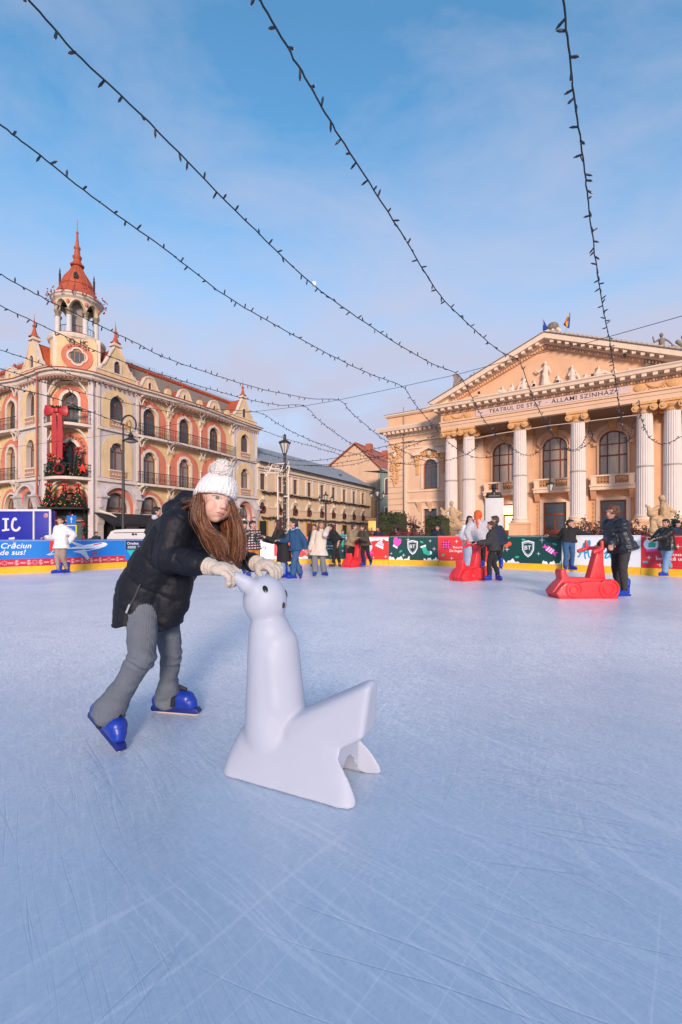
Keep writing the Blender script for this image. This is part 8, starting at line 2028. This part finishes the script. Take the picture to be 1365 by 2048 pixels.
# skates
def big_skate(hl, to, upv, buckle, an_):
    d = (to-hl).normalized(); u_ = (upv-d*upv.dot(d)).normalized(); s_ = d.cross(u_); L_ = (to-hl).length
    q = lambda x, y, z: hl+d*x*L_/.27+s_*y+u_*z
    b = MB(); b.capsule(q(.075, 0, .10), an_, .048, .045, 16, 6); b.capsule(q(.06, 0, .095), q(.15, 0, .09), .050, .049, 16, 6); b.capsule(q(.15, 0, .092), q(.205, 0, .088), .052, .047, 16, 6); b.capsule(q(.03, 0, .072), q(.228, 0, .07), .040, .038, 16, 6); b.capsule(q(.03, 0, .058), q(.235, 0, .056), .036, .034, 16, 6)
    pl0 = hl+u_*.042
    sk = place('skate', remesh(b, .006, 3, clamp=lambda p: p if (p-pl0).dot(u_) > 0 else p-u_*(p-pl0).dot(u_)), skate_blue, girl)
    M = Matrix((( d.x*L_/.27, s_.x, u_.x, hl.x), (d.y*L_/.27, s_.y, u_.y, hl.y), (d.z*L_/.27, s_.z, u_.z, hl.z), (0, 0, 0, 1)))
    b = MB(M); b.prism([(-.005, .012), (.282, .012), (.290, .024), (.275, .044), (.23, .052), (.03, .052), (.0, .05), (-.012, .03)], -.024, .024); o = b.build('blade_holder', mat('skate_dark_blue', (.006, .015, .16), .4, var=.1), sk); bevelled(o, .008)
    b = MB(M); b.prism([(.0, 0), (.27, 0), (.285, .012), (-.005, .012)], -.004, .004); b.build('blade', mat('blade_cream_edge', (.6, .53, .48), .4, .2), sk)
    b = MB(); b.tube([q(.15, .054, .06), q(.155, .052, .105), q(.165, .0, .150), q(.155, -.052, .105), q(.15, -.054, .06)], .013, 6); b.tube([q(.13, .0, .158), q(.17, .0, .150), q(.205, .0, .140)], [.014, .013, .010], 6); b.ell(q(.135, .012, .168), .022, .02, .016); b.build('strap', skate_blk, sk)
    if buckle:
        b = MB()
        for k in range(3): b.tube([q(.055+.02*k, -.062, .085), q(.06+.02*k, -.068, .10), q(.065+.02*k, -.058, .118)], .006, 5)
        b.tube([q(.04, -.06, .08), q(.10, -.064, .10)], .008, 5); b.build('buckle', mat('buckle_grey', (.35, .33, .32), .35, .5), sk)
big_skate(A(183, 1438, 2.30), A(238, 1504, 2.128), Vector((.62, -.30, .72)), True, AR)
big_skate(A(309, 1424, 2.612), A(395, 1430.5, 2.557), Vector((0, 0, 1)), False, AL)
# jacket
jk = mat('puffer_black', (.0065, .0075, .013), .6, var=.3, vscale=5, bump=.3, bscale=26, spec=.3)
b = MB(); mid_ = A(328, 1138, 2.34)
for s, o in ((1, .055), (-1, .055)):
    b.capsule(Cg+gr*s*.075, mid_+gr*s*.06, .112, .128, 20, 7); b.capsule(mid_+gr*s*.06, Pg+gr*s*.055, .128, .135, 20, 7); b.capsule(Pg+gr*s*.055, A(298, 1262, 2.34)+gr*s*.055+gf*.0, .135, .128, 20, 7)
b.capsule(Cg+UP*.0, mid_, .115, .14, 20, 7); b.capsule(mid_, Pg, .14, .14, 20, 7)
b.capsule(A(352, 1200, 2.30), A(346, 1235, 2.30), .075, .045, 16, 5); b.capsule(A(340, 1180, 2.30), A(330, 1240, 2.30), .10, .08, 16, 5); b.capsule(A(350, 1150, 2.3), A(352, 1205, 2.30), .10, .07, 16, 5)
b.capsule(NK-UP*.01, Cg, .075, .10, 18, 6); b.capsule(Cg, SR, .1, .082, 18, 6); b.capsule(Cg, SL, .1, .08, 18, 6)
b.capsule(SR, ER, .082, .070, 18, 6); b.capsule(ER, ER.lerp(WR, .90), .070, .046, 18, 6); b.capsule(SL, EL, .075, .058, 18, 6); b.capsule(EL, EL.lerp(WL, .92), .058, .043, 18, 6)
hp0 = A(298, 1244, 2.3); hdn = Vector((-.02, 0.0, -1)).normalized(); ax = (Cg-Pg).normalized()
def jd(p, n):
    t = (p-Pg).dot(ax); arm = min((p-ER).length, (p-WR).length, (p-EL).length, (p-WL).length) < .12
    v = .006*noise.noise(p*7)+.004*noise.noise(p*18+Vector((3, 0, 0)))+.002*noise.noise(p*45)
    per = .135
    if arm: q = (p-ER).dot((WR-ER).normalized()); v += .007*abs(math.sin((q+.02)*math.pi/.085))-.004
    else: v += .013*abs(math.sin((t+.03+.02*noise.noise(p*4))*math.pi/per))**.45-.010
    return v
cuffR = ER.lerp(WR, .97); cdR = (WR-ER).normalized(); cuffL = EL.lerp(WL, .98); cdL = (WL-EL).normalized()
def jc(p):
    zc = hp0.z+(p-hp0).x*(-.20)+(.03 if False else 0)
    fr_ = sm(.02, .13, (p-Pg).dot(gf))*.02
    lim = hp0.z-fr_*1.2+.012*math.sin(p.x*30)
    if p.z < lim: p = Vector((p.x, p.y, lim))
    if (p-cuffR).length < .11:
        t = (p-cuffR).dot(cdR)
        if t > 0: p = p-cdR*t
    if (p-cuffL).length < .11:
        t = (p-cuffL).dot(cdL)
        if t > 0: p = p-cdL*t
    return p
jko = place('jacket', remesh(b, .0058, 2, disp=jd, clamp=jc), jk, girl); jt = bvh(jko)
b = MB(); hd0 = A(362, 1022, 2.33)
b.ell(hd0, .085, .10, .06, Matrix.Rotation(.5, 3, 'Y'), 18, 12); b.capsule(A(345, 1022, 2.33), A(372, 1000, 2.33), .045, .055, 14, 5); b.capsule(A(372, 1000, 2.33), A(398, 1008, 2.33), .05, .045, 14, 5); b.capsule(A(350, 1036, 2.22), A(392, 1040, 2.16), .04, .035, 14, 5); b.capsule(A(345, 1020, 2.40), A(400, 1020, 2.42), .05, .05, 14, 5)
b.capsule(A(392, 1040, 2.16), A(430, 1062, 2.16), .034, .028, 14, 5)
place('hood', remesh(b, .0058, 3, disp=lambda p, n: .012*noise.noise(p*12)+.006*noise.noise(p*30)), jk, girl)
# zip of the side pocket
pts = [surf(jt, x, y)[0] for x, y in ((282, 1168), (276, 1182), (270, 1196), (262, 1208), (257, 1220))]; pts = [p+Vector((0, -.004, 0)) for p in pts if p]
if len(pts) > 2:
    b = MB(); b.tube(pts, .0035, 5); b.build('pocket_zip', mat('zip_dark', (.08, .08, .09), .35, .3), jko)
    b = MB(); b.tube([pts[-2]+Vector((0, -.006, 0)), pts[-1]+Vector((-.004, -.008, -.012))], .005, 6); b.build('zip_pull', mat('zip_metal', (.6, .6, .62), .3, .6), jko)
# gloves: cuff, palm and five fingers closed round the ear-handles
glv = mat('glove_cream_fleece', (.54, .47, .41), .95, var=.08, vscale=18, bump=.5, bscale=110)
for g_, e_, w_, nm in ((GR, ER, WR, 0), (GL, EL, WL, 1)):
    b = MB(); d = Vector(g_['d']).normalized(); u_ = Vector(g_['up']); u_ = (u_-d*u_.dot(d)).normalized(); s_ = d.cross(u_)*g_['side']; w0 = g_['w']
    ca = e_.lerp(w_, .93); b.capsule(ca, w0+d*.005, .040, .034, 16, 5)
    B2 = Matrix((s_, d, u_)).transposed(); b.ell(w0+d*.045, .046, .055, .028, B2, 18, 12)
    for off, ln in ((.033, .082), (.0115, .090), (-.0115, .086), (-.033, .070)):
        k0 = w0+d*.03+s_*off*.8; k1 = w0+d*.082+s_*off-u_*.002; c = g_['c']; a1 = (d*math.cos(.55)-u_*math.sin(.55)); a2 = (d*math.cos(1.55)-u_*math.sin(1.55)); a3 = (d*math.cos(2.3)-u_*math.sin(2.3))
        j1 = k1+a1*ln*.36; j2 = j1+a2*ln*.40; j3 = j2+a3*ln*.22; r = .0135
        b.capsule(k0, k1, r, r*1.05, 10, 4); b.capsule(k1, j1, r*1.05, r, 10, 4); b.capsule(j1, j2, r, r*.95, 10, 4); b.capsule(j2, j3, r*.95, r*.85, 10, 4)
    t0 = w0+d*.02+s_*.03; t1 = t0+(s_*.55+d*.55-u_*.5).normalized()*.042; t2 = t1+(d*.5-u_*.75-s_*.1).normalized()*.036
    b.capsule(t0, t1, .017, .0145, 10, 4); b.capsule(t1, t2, .0145, .0125, 10, 4)
    fd = lambda p, n, e_=e_, w_=w_: .0022*math.sin((p-e_).dot((w_-e_).normalized())*420)*(1 if (p-w_).length < .05 and (p-w_).dot((w_-e_)) < .01 else 0)+.0018*noise.noise(p*60)
    place('glove', remesh(b, .0038, 1, disp=fd), glv, girl)
# hat
hatm = mat('hat_white_knit', (.78, .74, .73), .95, var=.06, vscale=20, bump=.6, bscale=80); n = 168; m_ = 34; vs = []
prof = [(.0, .101, .0), (.06, .106, .0), (.15, .107, .0), (.3, .104, 0), (.5, .094, 0), (.68, .076, 0), (.82, .055, 0), (.93, .034, 0), (1.0, .014, 0)]
def rp(t):
    for (a, ra, _), (c, rc, _) in zip(prof, prof[1:]):
        if t <= c: return lerp(ra, rc, (t-a)/(c-a))
    return prof[-1][1]
axh = (ghu-ghf*.10+Vector((.05, 0, 0))).normalized()
for j in range(m_):
    t = j/(m_-1); R_ = rp(t)*gk*.935
    for i in range(n):
        a = 2*math.pi*i/n; rb = 1+.035*abs(math.sin(a*14))*(1-t*.4)-.012; 
        x = math.cos(a)*R_*.93*rb; y = math.sin(a)*R_*1.06*rb-.012*gk; z = .020+t*.142-.016*math.sin(a)*-1*(1-t)*1.0-.014*(1-t)*(1 if True else 0)
        z += .012*math.sin(a)*(1-t)
        z += .0015*math.sin(t*70)
        p = GH+Vector((-.008, 0, 0))*(1-t)+ghr*x+ghf*y+(ghu*(1-t)+axh*t)*z*gk*1.04; p += Vector((noise.noise(p*30), noise.noise(p*31+Vector((5, 0, 0))), 0))*.003; vs.append(p)
hb = MB(); hb.add(vs, [(j*n+i, j*n+(i+1) % n, (j+1)*n+(i+1) % n, (j+1)*n+i) for j in range(m_-1) for i in range(n)]+[tuple(range((m_-1)*n, m_*n))])
ht_ = hb.build('hat', hatm, girl, smooth=True); md = ht_.modifiers.new('s', 'SOLIDIFY'); md.thickness = .008; md.offset = -1
pc_ = A(444, 940, 2.15)
b = MB(); b.ell(pc_, .050, .049, .048, n=28, m=18); pm = remesh(b, .005, 0, disp=lambda p, n: .009*noise.noise(p*70)+.006*noise.noise(p*150)+.004*noise.noise(p*28)); pmo = place('pompom', pm, mat('pompom_white', (.82, .77, .74), 1.0, var=.08, vscale=40, bump=.8, bscale=150), ht_)
random.seed(12); b = MB()
for i in range(900):
    d = Vector((random.gauss(0, 1), random.gauss(0, 1), random.gauss(0, 1))).normalized(); p = pc_+d*.042; e = pc_+d*random.uniform(.049, .062)+Vector((random.gauss(0, .004), random.gauss(0, .004), random.gauss(0, .004))); s = d.orthogonal().normalized()*.0016
    b.add([p-s, p+s, e], [(0, 1, 2)])
b.build('pompom_fuzz', MATS['pompom_white'], pmo)
# hair: many strands following guides out from under the hat
hairm = mat('hair_auburn', (1, 1, 1), .38, var=.15, vscale=30, vcol=True, spec=.6); random.seed(77)
def V(px, py, Y): return A(px, py, Y)
guides = [
 ([V(393, 1003, 2.20), V(398, 1032, 2.17), V(414, 1062, 2.12), V(432, 1092, 2.07), V(442, 1118, 2.04)], .016, 90),
 ([V(399, 1003, 2.13), V(401, 1032, 2.10), V(414, 1056, 2.08), V(436, 1086, 2.05), V(448, 1120, 2.03)], .014, 90),
 ([V(406, 1003, 2.10), V(406, 1030, 2.08), V(416, 1056, 2.06), V(446, 1078, 2.05), V(454, 1112, 2.04)], .010, 60),
 ([V(400, 985, 2.115), V(399, 1006, 2.10), V(398, 1032, 2.09), V(410, 1062, 2.06), V(434, 1096, 2.03)], .009, 60),
 ([V(394, 985, 2.16), V(394, 1008, 2.15), V(398, 1036, 2.13), V(412, 1068, 2.09), V(424, 1104, 2.05)], .009, 50),
 ([V(398, 1008, 2.24), V(405, 1045, 2.2), V(420, 1080, 2.13), V(436, 1108, 2.08), V(448, 1124, 2.05)], .018, 70),
 ([V(465, 1006, 2.14), V(473, 1035, 2.12), V(482, 1066, 2.10), V(482, 1098, 2.07), V(474, 1126, 2.05)], .010, 80),
 ([V(466, 1012, 2.18), V(475, 1045, 2.15), V(478, 1080, 2.12), V(470, 1110, 2.08), V(464, 1130, 2.06)], .013, 80),
 ([V(452, 1035, 2.22), V(458, 1060, 2.18), V(462, 1085, 2.14), V(462, 1108, 2.10), V(470, 1134, 2.06)], .016, 80),
 ([V(430, 1040, 2.24), V(440, 1065, 2.19), V(446, 1090, 2.14), V(450, 1110, 2.10), V(458, 1126, 2.06)], .020, 90),
 ([V(395, 1002, 2.26), V(370, 1006, 2.28), V(352, 1016, 2.25), V(340, 1032, 2.2)], .010, 16),
 ([V(400, 1004, 2.26), V(378, 1012, 2.24), V(358, 1024, 2.2), V(342, 1040, 2.16)], .008, 10)]
b = MB(); cols = []
guides += [([q + Vector((0, -.012, 0)) for q in guides[k_][0]], .021, 17.5) for k_ in (0, 3, 6, 8, 9)]
for g_, sp_r, cnt in guides:
    for i in range(int(cnt*1.9)):
        o0 = Vector((random.gauss(0, 1), random.gauss(0, 1), random.gauss(0, .5))); o1 = Vector((random.gauss(0, 1), random.gauss(0, 1), random.gauss(0, .5))); ph = random.random()*6
        pts = []
        sl = spline([tuple(p) for p in g_], 6); N_ = len(sl); cut = random.uniform(.7, 1.0); N2 = max(6, int(N_*cut))
        for k in range(N2):
            t = k/(N_-1); pts.append(sl[k]+(o0*(1-t)+o1*t)*sp_r*(.5+.75*math.sin(min(1, t*1.2)*math.pi*.6))+Vector((math.sin(t*8+ph*.25), math.cos(t*7+ph*.3), 0))*.006*t+Vector((math.sin(t*9+ph), math.cos(t*7+ph), 0))*.002)
        r0 = random.uniform(.0009, .0021) if cnt > 20 else .0007; v0 = len(b.v); b.tube(pts, [r0*(1-.75*(k/(N2-1))**2) for k in range(N2)], 5); c_ = random.random(); base = (.11, .036, .016) if c_ < .42 else (.20, .075, .032) if c_ < .76 else (.38, .19, .10) if c_ < .92 else (.035, .012, .007)
        cols += [base]*(len(b.v)-v0)
ho = b.build('hair', hairm, girl, smooth=True, recalc=False); a_ = ho.data.color_attributes.new('Col', 'FLOAT_COLOR', 'POINT')
for i, c in enumerate(cols): a_.data[i].color = (*c, 1)
b = MB(); b.ell(GH-ghf*.035*gk-ghu*.02, .084*gk, .078*gk, .085*gk, B, 18, 12)
for g_, rr in ((guides[0][0], .020), (guides[5][0], .026), (guides[8][0], .024), (guides[9][0], .030), (guides[7][0], .013)):
    q = [p+Vector((0, .022, 0)) for p in g_]
    for a, c in zip(q, q[1:]): b.capsule(a, c, rr, rr, 10, 4)
def hc(p):
    d = p-GH; y, z, x = d.dot(ghf)/gk, d.dot(ghu)/gk, d.dot(ghr)/gk
    if y > .0 and abs(x) < .068 and z > -.105 : return p-ghf*(y-.0)*gk
    return p
me = remesh(b, .006, 2, disp=lambda p, n: .004*noise.noise(Vector((p.x*60, p.y*60, p.z*10))), clamp=hc); paint(me, lambda p: (.05, .016, .008)); place('hair_mass', me, hairm, ho)
# ---------------------------------------------------------------- separate pieces that are parts of their own
def split_loose(o, most=40):
    bm = bmesh.new(); bm.from_mesh(o.data); bm.verts.ensure_lookup_table(); seen = set(); comps = []
    for v in bm.verts:
        if v.index in seen: continue
        st = [v]; seen.add(v.index); c = []
        while st:
            q = st.pop(); c.append(q.index)
            for e in q.link_edges:
                w = e.other_vert(q)
                if w.index not in seen: seen.add(w.index); st.append(w)
        comps.append(set(c))
    bm.free()
    if not 2 <= len(comps) <= most: return
    src = o.data; nm = o.name.split('.')[0]; par = o.parent
    for k, c in enumerate(comps):
        idx = sorted(c); mp_ = {a: i for i, a in enumerate(idx)}
        me = bpy.data.meshes.new(nm); me.from_pydata([src.vertices[a].co[:] for a in idx], [], [[mp_[a] for a in p.vertices] for p in src.polygons if p.vertices[0] in c])
        for m in src.materials: me.materials.append(m)
        if k == 0: o.data = me
        else:
            n = bpy.data.objects.new(nm, me); COL.objects.link(n); n.parent = par; n.location = o.location
            for ch in ('label',): 
                if ch in o: n[ch] = o[ch]
SPL = {'white_lettering', 'door_ornament', 'wall_infill', 'string_course', 'corner_strip', 'corner_pilaster', 'support_posts', 'posts', 'door_glass', 'floodlight', 'wing_print', 'tail_print', 'folding_arms', 'parapet', 'window_console', 'pilaster', 'door_surround', 'printed_berries', 'printed_leaves', 'printed_stars', 'raking_modillion', 'modillion', 'pierced_panel', 'white_frame', 'printed_snow', 'pediment_side'}
for o in list(scene.objects):
    if o.type == 'MESH' and o.name.split('.')[0] in SPL: split_loose(o)

def split_rows(o):
    """lines of lettering on a banner become parts of their own"""
    me = o.data; zs = sorted({round(v.co.z, 3) for v in me.vertices}); cuts = [(a+c)/2 for a, c in zip(zs, zs[1:]) if c-a > .012]
    if not cuts or len(cuts) > 5: return
    rows = {}
    for p in me.polygons: rows.setdefault(sum(p.center.z > c for c in cuts), []).append(p)
    if len(rows) < 2: return
    for k, ps in enumerate(rows.values()):
        idx = sorted({i for p in ps for i in p.vertices}); mp_ = {a: i for i, a in enumerate(idx)}
        m2 = bpy.data.meshes.new('lettering'); m2.from_pydata([me.vertices[a].co[:] for a in idx], [], [[mp_[a] for a in p.vertices] for p in ps])
        for m in me.materials: m2.materials.append(m)
        if k == 0: o.data = m2
        else: n = bpy.data.objects.new('lettering', m2); COL.objects.link(n); n.parent = o.parent; n.location = o.location
for o in list(scene.objects):
    if o.type == 'MESH' and o.name.split('.')[0] == 'lettering' and o.parent and o.parent.name.startswith('banner'): split_rows(o)
